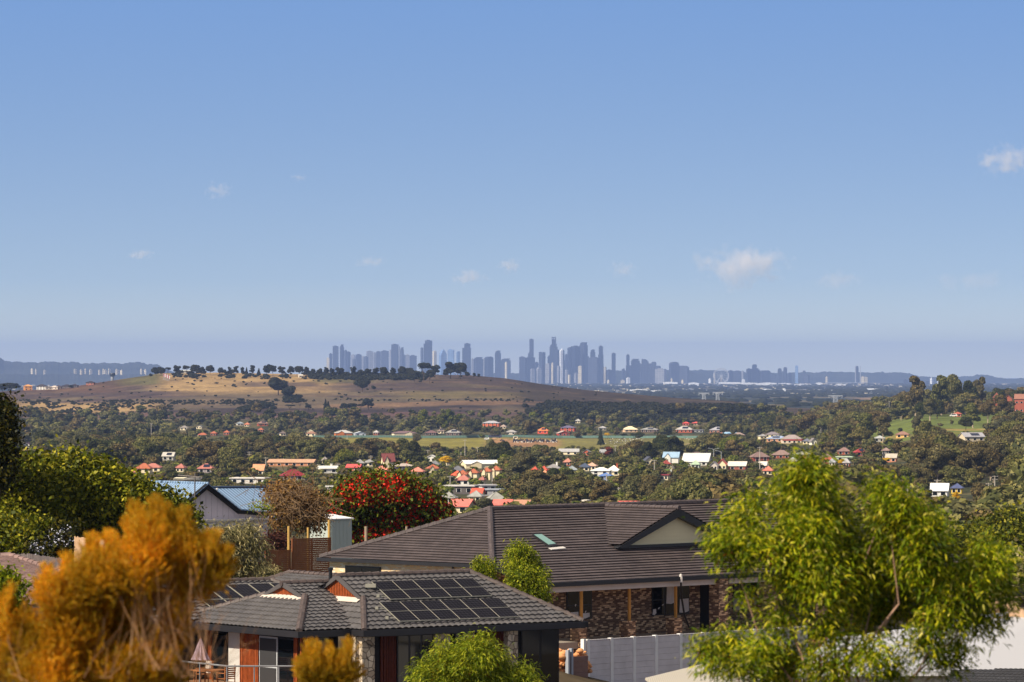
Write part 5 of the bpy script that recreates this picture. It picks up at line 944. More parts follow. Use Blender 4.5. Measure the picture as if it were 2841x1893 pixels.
# woods between the houses
def blocked(px, d, h, w, top, base):
    hw = w / d * F / 2
    for x0, x1, y0, y1, hd in HOUSES:
        if px + hw * .9 > x0 and px - hw * .9 < x1:
            if d < hd + 4 and top < y1 and base > y0: return True
            if abs(d - hd) < 9: return True
    if 3720 < d < 4430 and 850 < px < 1960: return True
    if d > 3000 and top < 1242 and 960 < px < 1330 and 3720 > d: return True
    if d > 3050 and top < 1236 and 1330 < px < 2080 and d < 3720: return True
    if 2985 < d < 3700 and 2410 < px < 2770: return True
    if 2700 < d < 3000 and top < 1190 and 2430 < px < 2740: return True
    if 4440 < d < 4740 and 2000 < px < 2120: return True
    if 2400 < d < 2540 and 1812 < px < 1872: return True
    if 2300 < d < 2420 and top < 1316 and 1812 < px < 1872: return True
    return False
WR = random.Random(11); CAND = []
def fill():
    d = 640.0
    while d < 5180:
        sp = 5.0 + WR.uniform(0, 1.0); px = -60 + WR.uniform(0, 30)
        while px < 2905:
            if (520 < px < 2905 or d > 1800) and (d > 1240 or px > 2150):
                dd = d + WR.uniform(-16, 16); big = WR.random()
                right = px > 2250
                h = WR.uniform(5, 10) if big < .66 else WR.uniform(11, 17)
                if 4800 < dd and px > 1000: h *= .8
                if right: h *= 1.15
                w = h * WR.uniform(.85, 1.2); x = (px - CX) / F * dd; g = gzf(x, dd); base = HY - g / dd * F; top = base - h / dd * F
                town = 1250 < px < 2300 and 2150 < dd < 2750
                if town or (d < 2200 and px < 1500): k_ = WR.uniform(.45, .95); h *= k_; w *= k_ * 1.1; top = base - h / dd * F
                if not blocked(px, dd, h, w, top, base):
                    if all(abs(px - q[0]) / F * dd > q[2] or abs(dd - q[1]) > 12 for q in KEEP): CAND.append((px, dd, h, w, base, top))
            px += (WR.uniform(7.5, 13.0)) / d * F
        d += sp * max(d / 1900., .6) ** 1.25 * 3.0
fill()
def tone_for(px, d):
    n = float(vnoise(px / 70., d / 260.)); r = WR.random()
    if px > 2250 or (1400 < px and d < 2100): tones = "oobbgo" if n > .45 else "bobgob"
    elif px < 860: tones = "dogbdo" if n > .5 else "bdogdb"
    else: tones = "oydbgo" if n > .5 else "dobgbd"
    return tones[int(r * 6)]
FORMS = ['broad', 'broad', 'tall', 'round', 'round', 'broad']
CAND.sort(key=lambda c: -(c[2] * c[3] / c[1] ** 2))
# landmarks used to tell one tree from the next
LMK = [(1236,2700,"the broad yellow wattle"),(1461,2760,"the round yellow wattle"),(1500,1680,"the huge round brown gum"),(1694,3050,"the rusty red tree"),(1018,3780,"the field's round tree"),(1330,2500,"the long white roof"),(1075,2600,"the steep maroon roof"),(1118,2480,"the flat tan roof"),(1286,2120,"the pink hipped roof"),(1375,2230,"the tallest terrace house"),(1375,1700,"the grey roof above the ridge"),(1345,1500,"the grey-green gum between pink roofs"),
 (1280,1540,"the wide pink roof"),(1448,1600,"the tan roof patch"),(1536,2450,"the white-chimney grey roof"),(1700,2330,"the white villas"),(1864,2680,"the pale blue roof"),(1936,2620,"the large white hall"),(2048,2420,"the cream-roofed hall"),(2108,2350,"the very tall pole"),(2228,2760,"the orange-walled house"),(2340,2680,"the pale green carport"),(2386,2940,"the solar red roof"),(2460,2560,"the tall dark house"),(2610,1760,"the bright white roof at right"),(2658,1850,"the blue roof with yellow trim"),
 (2700,2800,"the wide grey solar house"),(2506,2930,"the brown-roofed cream house"),(1746,1500,"the red-brown roof strip"),(1625,1560,"the white block on the ridge"),(2150,1640,"the cream roof strip"),(2760,1950,"the square-armed pole"),(2600,1900,"the lattice-topped pole"),(2518,1850,"the cross-armed pole"),(1842,2420,"the small green lawn"),(1716,1900,"the short pole in the gums"),(718,2300,"the faded orange roof"),(810,2120,"the crimson roof"),(908,2350,"the white chimney house"),(572,2250,"the bright pink roof"),(468,2500,"the pale two-storey house"),
 (810,2620,"the terracotta block"),(1014,2700,"the two grey-roofed houses"),(1200,2420,"the orange terrace end"),(1550,2330,"the red roof fragments"),(2820,1500,"the right edge of the woods"),(2400,1500,"the acacia's left peak"),(1980,1500,"the ridge's right half"),(2300,2000,"the acacia's tip"),(1900,1900,"the gap left of the acacia"),(2700,2300,"the woods below the solar house"),(2820,2400,"the right edge's mid woods"),(1580,1850,"the grove above the skylight roof")]
USED = set()
SHP = {'broad': 'broad', 'tall': 'tall', 'round': 'rounded', 'cone': 'pointed', 'umbrella': 'flat-topped'}
def auto_label(px, d, form, tone, kind):
    c = sorted(LMK, key=lambda l: math.hypot((l[0] - px) / F * 2200, (l[1] - d) * .35))
    for a in range(4):
        l = c[a]; dx = (px - l[0]) / F * d; dd = d - l[1]
        rel = ("right of" if dx > 0 else "left of") if abs(dx) > abs(dd) * .5 else ("behind" if dd > 0 else "in front of")
        for pre in ("", "just " if math.hypot(dx, dd) < 40 else "well "):
            s = f"{SHP[form]} {CN[tone]} {kind} {pre}{rel} {l[2]}"
            if s not in USED: USED.add(s); return s
    for a in range(5):
        for b_ in range(5):
            if a == b_: continue
            l, m = c[a], c[b_]; s = f"{SHP[form]} {CN[tone]} {kind} between {l[2]} and {m[2]}"
            if s not in USED and len(s.split()) <= 16: USED.add(s); return s
    return None
REST = []; ng = nb = 0
for (px, d, h, w, base, top) in CAND:
    vis = top < 1440 and 0 < px < 2841 and not (px < 540 and d < 2600) and not (1950 < px < 2800 and d < 1700)
    tone = tone_for(px, d); form = FORMS[WR.randrange(6)]; bush = tone in 'dy' or form == 'round'
    if vis and (ng < 262 if not bush else nb < 250):
        kind = "broadleaf tree" if bush else "gum tree"; lab = auto_label(px, d, form, tone, kind)
        if lab:
            tree(kind.replace(' ', '_'), px, base, d, h, w, form, tone, lab, "gum trees of the valley woods" if not bush else "broadleaf trees of the valley woods", WR.randrange(3))
            if bush: nb += 1
            else: ng += 1
            continue
    REST.append((px, d, h, w, form, tone))
def woods(name, label, items, n, ls, tones):
    rng = np.random.RandomState(3)
    for tn in tones:
        VV, QQ, TT, k = [], [], [], 0
        sub = [r for r in items if r[5] == tn]
        if not sub: continue
        base = []
        for form in ('broad', 'tall', 'round'):
            for s in range(2):
                r2 = np.random.RandomState(40 + s + len(form)); L = gum_lobes(r2, 10., {'broad': 11, 'tall': 7.5, 'round': 10}[form], form)
                p, u = on_lobes(r2, L, n, .75); nr = u + unit(r2, len(p)) * .8; nr /= np.linalg.norm(nr, axis=1, keepdims=True)
                v, q = leaves(r2, p, nr, ls * r2.uniform(.6, 1.4, len(p)), .8); cv, ct = cores(L, .82, r2); base.append((form, np.concatenate([v, cv]), q, ct + len(v)))
        for px, d, h, w, form, t_ in sub:
            f, v, q, t = [b_ for b_ in base if b_[0] == form][rng.randint(2)]; a = rng.uniform(0, 6.28); ca, sa = math.cos(a), math.sin(a); W0 = {'broad': 11, 'tall': 7.5, 'round': 10}[form]
            x = (px - CX) / F * d; s = np.array([w / W0, w / W0, h / 10.]); vv = v * s; vv = np.stack([vv[:, 0] * ca - vv[:, 1] * sa + x, vv[:, 0] * sa + vv[:, 1] * ca + d, vv[:, 2] + gzf(x, d)], 1)
            VV.append(vv); QQ.append(q + k); TT.append(t + k); k += len(vv)
        o = mesh_np(name, np.concatenate(VV), np.concatenate(QQ), np.concatenate(TT), LM[tn]); tag(o, label.format(CN.get(tn, 'dark')), "woodland", None, 'stuff')
woods("woodland", "{} trees filling the far woods between the houses", REST, 420, 1.0, "obdgy")
print("trees", ng, nb, "rest", len(REST))
# scrub dots on the hill, thick gully scrub on its right foot
def scrub(name, label, n, area, size, tone, seed, dens=None):
    rng = np.random.RandomState(seed); V, T, Q = [], [], []; k = 0; c = 0; g = 0
    base = []
    for s in range(4):
        r2 = np.random.RandomState(s); L = np.array([(r2.uniform(-.5, .5), r2.uniform(-.5, .5), r2.uniform(.3, .8), .6, .6, .5) for _ in range(4)]); p, u = on_lobes(r2, L, 60, .7); nr = u + unit(r2, len(p)) * .7; v, q = leaves(r2, p, nr / np.linalg.norm(nr, axis=1, keepdims=True), .42 * r2.uniform(.6, 1.4, len(p)), .8); cv, ct = cores(L, .75, r2); base.append((np.concatenate([v, cv]), q, ct + len(v)))
    while c < n and g < n * 30:
        g += 1; px = rng.uniform(area[0], area[1]); d = rng.uniform(area[2], area[3]); x = (px - CX) / F * d; z = gzf(x, d)
        if dens is not None and rng.rand() > dens(px, HY - z / d * F, d): continue
        v, q, t = base[rng.randint(4)]; s = rng.uniform(*size); a = rng.uniform(0, 6.28); vv = np.stack([(v[:, 0] * math.cos(a) - v[:, 1] * math.sin(a)) * s * 1.3 + x, (v[:, 0] * math.sin(a) + v[:, 1] * math.cos(a)) * s + d, v[:, 2] * s + z], 1)
        V.append(vv); Q.append(q + k); T.append(t + k); k += len(vv); c += 1
    tag(mesh_np(name, np.concatenate(V), np.concatenate(Q), np.concatenate(T), LM[tone]), label, "scrub", None, 'stuff')
def d1(px, py, d):
    r = .012
    if px < 480 and 1112 < py < 1150: r = .9 * float(sm(np.array(fbm(px / 30, py / 6)), .38, .55))
    if 420 < px < 760 and 1112 < py < 1124: r = .7
    if 460 < px < 1000 and 1045 < py < 1075: r = max(r, .05)
    if 760 < px < 1500 and 1108 < py < 1120: r = max(r, .25 * (abs(py - 1112) < 2.5) + .03)
    return r
scrub("hill_scrub", "small dark bushes dotted over the dry hill", 1300, (-40, 1700, 5180, 6280), (.8, 2.1), 'h', 21, d1)
scrub("gully_scrub", "dense dark scrub in the gully at the hill's right foot", 1500, (1450, 2150, 5040, 5500), (3, 6.5), 'h', 22, lambda px, py, d: float(sm(np.array(px), 1440, 1640)) * (1 if py > 1120 + abs(px - 1800) * .02 else 0))
scrub("gully_scrub", "band of dark scrub running up the hill's middle", 260, (660, 860, 5150, 5420), (2, 4.5), 'h', 23, lambda px, py, d: 1.0 if abs(py - (1140 - (px - 680) * .22)) < 4 else 0)
scrub("crest_scrub", "low scrub filling the gaps of the crest tree row", 330, (480, 1180, 6140, 6290), (1.8, 5.0), 'h', 25, lambda px, py, d: 1.0 if px > 860 else float(sm(np.array(fbm(px / 14, .5)), .42, .55)) * .5)
scrub("hill_scrub", "low dark bushes below the dark mass on the slope", 160, (790, 830, 5500, 5640), (2, 4), 'h', 24)
# tree belts over the plain
def belts():
    rng = np.random.RandomState(9); V, T = [], []; k = 0; c = 0
    if _ICO is None: cores(np.array([[0, 0, 0, 1, 1, 1.]]), 1., rng)
    while c < 3400:
        d = 8200 + (34000 - 8200) * rng.rand() ** 1.5; px = rng.uniform(-30, 2880) if rng.rand() < .7 else rng.uniform(1500, 2880); x = (px - CX) / F * d; z = gzf(x, d); py = HY - z / d * F
        if px < 1500 and px > 440: continue
        n = float(fbm(x / 900., d / 1400., 3))
        if n < .47 and rng.rand() < .93: continue
        if 2330 < px < 2680 and 9700 < d < 12800 and rng.rand() < .93: continue
        s = rng.uniform(4, 7.5) * (1 + d / 40000.); q = np.array([[x, d, z + s * .2, s * rng.uniform(1, 2.4), s, s * rng.uniform(.5, .9)]]); v, t = cores(q, 1., rng); V.append(v); T.append(t + k); k += len(v); c += 1
    t = NT("far_tree_belt", .95, .05); vv = t.coord(); f = t.noise(vv, .05, 6., .7); t.col(t.ramp(f, [(.35, lin((18, 26, 18))), (.65, lin((52, 54, 38)))]))
    tag(mesh_np("tree_belts", np.concatenate(V), None, np.concatenate(T), t.m), "belts of dark trees across the hazy plain", "tree belts", None, 'stuff')
belts()

# low garden shrubs and hedges filling the plots between the houses
def gdens(px, py, d):
    for x0, x1, y0, y1, hd in HOUSES:
        if x0 - 2 < px < x1 + 2 and d < hd + 3 and py - 4.4 * F / d < y1 and py > y0: return 0
    if 3700 < d < 4430 and 850 < px < 1960: return 0
    if 2985 < d < 3700 and 2410 < px < 2770: return .02
    return 1
for i, (tn, nm) in enumerate((("o", "olive"), ("d", "dark green"), ("y", "yellow-green"), ("b", "brownish"))):
    scrub("garden_shrubs", nm + " garden shrubs filling the plots between the valley houses", 1150, (380, 2480, 1430, 3250), (1.3, 3.3), tn, 60 + i, gdens)
    scrub("garden_shrubs", nm + " shrubs low in the woods round the houses by the field and on the right", 450, (0, 2841, 2700, 5050), (1.5, 3.6), tn, 70 + i, gdens)
# ------------------------------------------------------------------ the near houses
class Frame:
    """plan axes of a house: u along the ridge (right and away), v across it (right and towards the viewer)"""
    def __init__(s, ox, oy, deg): s.o = Vector((ox, oy, 0)); a = math.radians(deg); s.u = Vector((math.cos(a), math.sin(a), 0)); s.v = Vector((math.sin(a), -math.cos(a), 0))
    def p(s, u, v, z): return s.o + s.u * u + s.v * v + Vector((0, 0, z))
    def box(s, b, u0, u1, v0, v1, z0, z1, mi=0): return b.box3(s.p(u0, v0, z0), s.u * (u1 - u0), s.v * (v1 - v0), Vector((0, 0, z1 - z0)), mi)
    def u_at(s, px, v):
        t = (px - CX) / F; q = s.o + s.v * v; return (q.x - t * q.y) / (t * s.u.y - s.u.x)
    def v_at(s, px, u):
        t = (px - CX) / F; q = s.o + s.u * u; return (q.x - t * q.y) / (t * s.v.y - s.v.x)
    def z_at(s, py, u, v): return -(py - HY) / F * s.p(u, v, 0).y
def tiled(poly, name, mat, parent, gauge=.32, step=.058, wave=0.0, wl=.3, lift=.0, org0=None):
    """one roof plane covered in overlapping courses of tiles, cut to the polygon"""
    P_ = [Vector(p) for p in poly]; n = Vector((0, 0, 0))
    for i in range(len(P_)): n += (P_[i] - P_[0]).cross(P_[(i + 1) % len(P_)] - P_[0])
    n.normalize()
    if n.z < 0: n = -n
    t = Vector((0, 0, 1)).cross(n).normalized(); b = n.cross(t); o = min(P_, key=lambda p: p.dot(b)) if org0 is None else Vector(org0)
    us = [(p - o).dot(t) for p in P_]; vs = [(p - o).dot(b) for p in P_]; u0, u1, v1 = min(us) - .1, max(us) + .1, max(vs) + gauge
    du = wl / 6 if wave else 1.5; nu = int((u1 - u0) / du) + 2; rows = []; v = 0.0
    while v < v1: rows += [(v, step), (v + gauge * .985, .004)]; v += gauge
    U = u0 + np.arange(nu) * du; hw = wave * (np.abs(np.sin(U * math.pi / wl)) ** .8) if wave else U * 0
    rg = np.random.RandomState(int(abs(o.x * 97 + o.y * 13)) % 9999)
    V = []
    for i, (vv, h) in enumerate(rows):
        j = rg.uniform(-.004, .004)
        pt = np.array(o)[None] + np.outer(U, np.array(t)) + (np.array(b) * vv)[None] + np.outer(hw + h + lift + j, np.array(n)); V.append(pt)
    V = np.concatenate(V); bm = bmesh.new(); bv = [bm.verts.new(p) for p in V]
    for r in range(len(rows) - 1):
        for c in range(nu - 1): bm.faces.new((bv[r * nu + c], bv[r * nu + c + 1], bv[(r + 1) * nu + c + 1], bv[(r + 1) * nu + c]))
    cen = sum(P_, Vector()) / len(P_)
    for i in range(len(P_)):
        a, c = P_[i], P_[(i + 1) % len(P_)]; no = (c - a).cross(n).normalized()
        if (cen - a).dot(no) > 0: no = -no
        bmesh.ops.bisect_plane(bm, geom=bm.verts[:] + bm.edges[:] + bm.faces[:], dist=1e-5, plane_co=a, plane_no=no, clear_outer=True)
    org = WL[parent.name]; me = bpy.data.meshes.new(name)
    for v_ in bm.verts: v_.co -= org
    bm.to_mesh(me); bm.free(); me.materials.append(mat)
    uvl = me.uv_layers.new(name="UVMap"); oo = o - org; data = [0.] * (2 * len(me.loops))
    for li, l in enumerate(me.loops):
        q = me.vertices[l.vertex_index].co - oo; data[2 * li] = q.dot(t); data[2 * li + 1] = q.dot(b)
    uvl.data.foreach_set('uv', data)
    ob = bpy.data.objects.new(name, me); COL.objects.link(ob); ob.parent = parent; WL[ob.name] = org; return ob
def caps(b, *a):
    b.runs = getattr(b, 'runs', []) + [a]
def _caps(b, p0, p1, r=.125, L=.4):
    """overlapping ridge tiles from p0 down or along to p1"""
    p0, p1 = Vector(p0), Vector(p1); n = max(1, round((p1 - p0).length / L)); up = Vector((0, 0, .03))
    for i in range(n):
        a = p0.lerp(p1, i / n) + up; c = p0.lerp(p1, (i + 1.08) / n) + up * 1.4; b.tube(a, c, r * .88, r * 1.05, 8)
def slab(name, pts, mat, parent, th=.05):
    b = MB(); b.prism(pts, (0, 0, -th)); return b.build(name, mat, parent)

# ---- the large brick house still being finished
A2 = Frame(-10.22, 248.8, 46)
TILE2 = tilemat("flat_brown_roof_tile", (86, 76, 76), .16, .42, .32, .6, .35)
BRK_D = brickmat("mixed_brown_brick", (98, 76, 60), (160, 130, 100), (120, 106, 92), dots=(220, 188, 148)); BRK_C = brickmat("cream_brick", (222, 190, 144), (236, 214, 176), (196, 186, 170), dots=(240, 228, 204))
FASC = plain("charcoal_gutter_metal", (38, 37, 40), .1, 1., .45, .4); BEAM = plain("primed_white_beam", (206, 200, 192), .08, 1.); PINE = plain("yellow_pine_post", (180, 130, 62), .15, 4.); CREAMB = plain("cream_weatherboard", (228, 214, 172), .04, .5, .7)
GL = glassmat("dark_window_glass"); DKF = plain("black_window_frame", (24, 24, 26), .05, 1., .4, .4)
def house_brick():
    f = A2; ze, zr, s = -10.34, -7.78, .40; L0 = 37.0; Wd = 12.8
    R = empty("brick_house", f.p(0, 12.8, -14.6), "large brick house with long brown tiled roof, skylight and unfinished verandah", "house"); c = f.p
    ug = 15.3; gw = 4.6; vf = 11.5; vC = 15.1
    R1, R2 = c(6.4, 6.4, zr), c(L0 - 6.4, 6.4, zr); Apt, B = c(0, 0, ze), c(0, 12.8, ze); zc = zr - (vC - 6.4) * s
    Cc, D = c(.95, vC, zc), c(L0, vC, zc)
    tiled([R1, R2, D, Cc, B], "roof", TILE2, R); ro = tiled([Apt, B, R1], "roof", TILE2, R); tiled([Apt, c(L0, 0, ze), R2, R1], "roof", TILE2, R); tiled([c(L0, 0, ze), c(L0, 12.8, ze), R2], "roof", TILE2, R)
    b = MB(); caps(b, R1, R2, .17, .42); caps(b, Apt, R1, .16, .42); caps(b, B, R1, .16, .42); b.build("ridge_tiles", TILE2, R)
    # gable dormer
    zg = zr - .06; zb = zg - gw * s; G = c(ug, vf, zg); Gb = c(ug, 6.5, zg)
    tiled([G, c(ug - gw, vf, zb), c(ug - gw * .02, 6.5, zg - .005), Gb], "dormer_roof", TILE2, R, lift=.03) if False else None
    vl = 6.4 + (zr - zb) / s
    tiled([c(ug, vf + .35, zg), c(ug - gw, vf + .35, zb), c(ug - gw, vl - .9, zb), c(ug, 6.5, zg)], "dormer_roof", TILE2, R, lift=.05)
    tiled([c(ug, vf + .35, zg), c(ug + gw, vf + .35, zb), c(ug + gw, vl - .9, zb), c(ug, 6.5, zg)], "dormer_roof", TILE2, R, lift=.05)
    b = MB(); caps(b, c(ug, 6.4, zg + .04), c(ug, vf + .4, zg + .04), .13, .42); b.build("ridge_tiles", TILE2, R)
    gp = MB(); zz = zb - .0
    nb_ = 8; hh = (zg - zb) - .3
    for i in range(nb_):   # lapped boards
        z0 = zb + hh * i / nb_; z1 = zb + hh * (i + 1) / nb_; w0 = gw * (1 - (z0 - zb) / (zg - zb)) - .45; w1 = gw * (1 - (z1 - zb) / (zg - zb)) - .45
        if w0 > .1: gp.prism([c(ug - w0, vf, z0), c(ug + w0, vf, z0), c(ug + max(w1, .02), vf - .03, z1), c(ug - max(w1, .02), vf - .03, z1)], f.v * .04)
    gp.build("gable_cladding", CREAMB, R)
    b = MB()
    for sg in (-1, 1):
        b.prism([c(ug, vf + .1, zg + .02), c(ug + sg * (gw + .25), vf + .1, zb - .1), c(ug + sg * (gw - .35), vf + .1, zb - .12), c(ug, vf + .1, zg - .42)], f.v * .3)
    b.build("bargeboard", FASC, R)
    b = MB(); f.box(b, ug - gw - .1, ug + gw + .1, vf - .02, vf + .25, zb - .16, zb - .0); b.build("gable_gutter", FASC, R)
    # gutters
    b = MB(); f.box(b, .9, L0, vC, vC + .14, zc - .2, zc + .02); b.build("gutter", FASC, R); b = MB(); f.box(b, -.12, 0, -.1, 12.85, ze - .17, ze + .02); b.build("gutter", FASC, R)
    b = MB(); b.prism([B + Vector((0, 0, .02)), B - Vector((0, 0, .2)), Cc - Vector((0, 0, .2)), Cc + Vector((0, 0, .02))], f.u * -.12); b.build("gutter", FASC, R)
    # walls
    zfl = -14.35; b = MB(); f.box(b, .25, .5, .5, 12.3, zfl - 1, ze - .1); b.build("wall", BRK_C, R)
    b = MB(); f.box(b, .51, L0 - .6, 12.05, 12.3, zfl, ze - .4); f.box(b, L0 - .6, L0 - .4, .5, 12.3, zfl, ze - .2); f.box(b, .8, L0 - .6, .5, .7, zfl, ze - .2); b.build("wall", BRK_D, R)
    slab("soffit", [c(0, 0, ze - .12), c(L0, 0, ze - .12), c(L0, 12.5, ze - .12), c(0, 12.5, ze - .12)], BEAM, R); slab("verandah_ceiling", [c(.95, 12.31, ze - .3), c(L0, 12.31, ze - .3), c(L0, vC - .1, zc + .06), c(.95, vC - .1, zc + .06)], BEAM, R, .04)
    b = MB(); f.box(b, .95, 40, 12.3, 15.0, -14.7, zfl); b.build("verandah_floor", plain("raw_concrete", (150, 140, 128), .15, 1.), R)
    b = MB(); f.box(b, 1.0, f.u_at(1995, vC - .35), vC - .45, vC - .25, zc - .5, zc - .14); f.box(b, f.u_at(2019, vC - .35), 30, vC - .45, vC - .25, zc - .5, zc - .14); b.build("verandah_beam", BEAM, R)
    # small window in the side wall
    b = MB(); va, vb = f.v_at(958, .2), f.v_at(1056, .2); f.box(b, .18, .28, va, vb, ze - 1.3, ze - .35); w = b.build("window", DKF, R); b = MB(); m_ = (va + vb) / 2
    f.box(b, .15, .19, va + .06, m_ - .04, ze - 1.24, ze - .41); f.box(b, .15, .19, m_ + .04, vb - .06, ze - 1.24, ze - .41); b.build("pane", GL, w)
    b = MB(); b.tube(c(.18, f.v_at(1257, .2), ze - .1), c(.18, f.v_at(1257, .2), zfl), .05, .05, 8); b.build("downpipe", FASC, R)
    def win(x0, x1, y0, y1, n, label=None, split=.55):
        u0, u1 = f.u_at(x0, 12.32), f.u_at(x1, 12.32); um = (u0 + u1) / 2; z0, z1 = f.z_at(y1, um, 12.32), f.z_at(y0, um, 12.32)
        b = MB(); f.box(b, u0, u1, 12.31, 12.36, z0, z1); w = b.build("window", DKF, R)
        b = MB(); du = (u1 - u0) / n
        for i in range(n):
            zs = z0 + (z1 - z0) * (1 - split); f.box(b, u0 + du * i + .06, u0 + du * (i + 1) - .06, 12.361, 12.372, z0 + .06, zs - .03); f.box(b, u0 + du * i + .06, u0 + du * (i + 1) - .06, 12.361, 12.372, zs + .03, z1 - .06)
        b.build("pane", GL, w); return w, u0, u1, z0, z1
    w1 = win(1571, 1641, 1632, 1719, 2); w2 = win(1808, 1911, 1620, 1706, 3, split=.5); win(2034, 2100, 1612, 1692, 2); win(2160, 2210, 1606, 1685, 2)
    sheet = plain("torn_white_wrap", (214, 208, 200), .12, 3.)
    for (w, u0, u1, z0, z1), pcs in ((w1, [(.1, .45, .02, .25), (.52, .9, .02, .2), (.3, .36, .42, .5), (.7, .76, .2, .27)]), (w2, [(.0, .1, .02, .22), (.37, .62, .35, 1.0), (.72, .98, .04, .5), (.25, .3, .3, .36), (.14, .2, .2, .26)])):
        for a, bb, q, r in pcs:
            b = MB()
            ua, ub = u0 + (u1 - u0) * a, u0 + (u1 - u0) * bb; za, zb_ = z0 + (z1 - z0) * q, z0 + (z1 - z0) * r
            b.prism([c(ua, 12.38, za + .04), c(ua + (ub - ua) * .5, 12.38, za), c(ub, 12.38, za + .1), c(ub - .03, 12.38, zb_), c(ua + .05, 12.38, zb_ - .02)], f.v * .01); b.build("plastic_wrap", sheet, w)
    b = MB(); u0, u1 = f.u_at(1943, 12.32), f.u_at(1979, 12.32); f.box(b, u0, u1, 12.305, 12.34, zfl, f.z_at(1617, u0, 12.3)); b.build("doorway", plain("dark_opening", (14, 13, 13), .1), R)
    b = MB(); u0 = f.u_at(2034, 12.4); f.box(b, u0, u0 + 1.9, 12.4, 12.44, f.z_at(1694, u0, 12.4), f.z_at(1660, u0, 12.4)); b.build("board", plain("grey_sheet_board", (160, 158, 156), .05), R)
    # piers and posts
    vp = vC - .35
    for x0, x1, yt in ((1594, 1633, 1733), (1730, 1763, 1727), (1859, 1893, 1719)):
        u0, u1 = f.u_at(x0, vp), f.u_at(x1, vp); b = MB(); f.box(b, u0, u0 + .62, vp - .3, vp + .3, -15.2, f.z_at(yt, u0, vp)); f.box(b, u0 - .03, u0 + .65, vp - .33, vp + .33, f.z_at(yt, u0, vp), f.z_at(yt, u0, vp) + .07); b.build("brick_pier", BRK_D, R)
    for x in (1612.8, 1746, 1874.5): u = f.u_at(x, vp); b = MB(); f.box(b, u - .06, u + .06, vp - .06, vp + .06, -14.3, zc - .45); b.build("timber_post", PINE, R)
    for x0, x1 in ((1981, 2018), (2118, 2150), (2250, 2280)): u0, u1 = f.u_at(x0, vp), f.u_at(x1, vp); b = MB(); f.box(b, u0, u0 + .75, vp - .35, vp + .35, -15.2, zc - .15); b.build("brick_column", BRK_D, R)
    # skylight on the front slope
    def on(px, py):
        # plane z = zr - (v-6.4)*s
        u = 10.; v = 9.
        for _ in range(30): u = f.u_at(px, v); z = f.z_at(py, u, v); v += ((zr - z) / s + 6.4 - v) * .7
        return c(f.u_at(px, v), v, zr - (v - 6.4) * s)
    q = [on(1476.7, 1490), on(1501, 1489), on(1547.7, 1520), on(1525, 1523)]; up = Vector((0, 0, .16)); b = MB(); b.prism(q, up); sk = b.build("skylight", FASC, R)
    ce = sum(q, Vector()) / 4; b = MB(); b.prism([ce + (p - ce) * .84 + up * 1.02 for p in q], (0, 0, .02)); t = NT("pale_green_glass", .1, .6); t.col(lin((120, 160, 150))); b.build("pane", t.m, sk)
    b = MB(); b.prism([q[3] + f.u * -.15 + f.v * .05 + Vector((0, 0, .03)), q[2] + f.u * .35 + f.v * .05 + Vector((0, 0, .03)), q[2] + f.u * .35 + f.v * .28 + Vector((0, 0, -.05)), q[3] + f.u * -.15 + f.v * .28 + Vector((0, 0, -.05))], (0, 0, .03)); b.build("flashing", BEAM, sk)
    # flexible black downpipe hanging from the gutter
    b = MB(); u = f.u_at(1885, vC); pts = [c(u, vC + .1, zc - .1), c(u + .15, vC, zc - 1.), c(u + .5, vC - .1, zc - 2.), c(u + 1.1, vC - .3, zc - 2.7), c(u + 2.1, vC - .3, -14.2), c(u + 2.6, vC - .3, -14.3)]; b.path(pts, [.055] * 6, 7); b.build("flexible_downpipe", DKF, R)
    b = MB(); b.lathe(c(u, vC + .1, zc - .28), [(.09, 0), (.1, .2), (.07, .42), (.0, .46)], 8); b.build("pipe_outlet", BEAM, R)
    return R
house_brick()
b = MB(); b.box3(A2.p(-3, -4, -19), A2.u * 48, A2.v * 22.6, Vector((0, 0, 4.1))); tag(b.build("terrace_ground", plain("bare_clay_soil", (150, 112, 84), .25, .4)), kind='structure')

# concrete sleeper retaining fence
def sleeper_fence():
    f = A2; v = 19.0; R = empty("retaining_fence", f.p(0, v, -17), "pale grey concrete sleeper fence with white posts before the brick house", "fence"); cm = plain("concrete_sleeper", (204, 198, 198), .12, 1.2, .85); cp = plain("white_concrete_post", (226, 224, 220), .07, 2.)
    xs = [1628, 1693.5, 1756, 1817, 1885, 1952, 2021.5, 2090, 2160, 2232]; us = [f.u_at(x, v) for x in xs]
    for i in range(len(us) - 1):
        b = MB()
        for k in range(9): z = -13.98 - .3 * k; f.box(b, us[i] + .09, us[i + 1] - .09, v, v + .09 + .008 * (k % 2), z - .292, z)
        f.box(b, us[i] + .09, us[i + 1] - .09, v - .02, v + .11, -13.97, -13.93); b.build("panel", cm, R)
    for i, u in enumerate(us):
        b = MB(); f.box(b, u - .1, u + .1, v - .1, v + .13, -17.2, -13.9); b.build("post", cp, R)
    b = MB(); f.box(b, us[0] - .35, us[0] - .18, v - .1, v + .12, -17.2, -13.88); b.build("post", cp, R)
sleeper_fence()
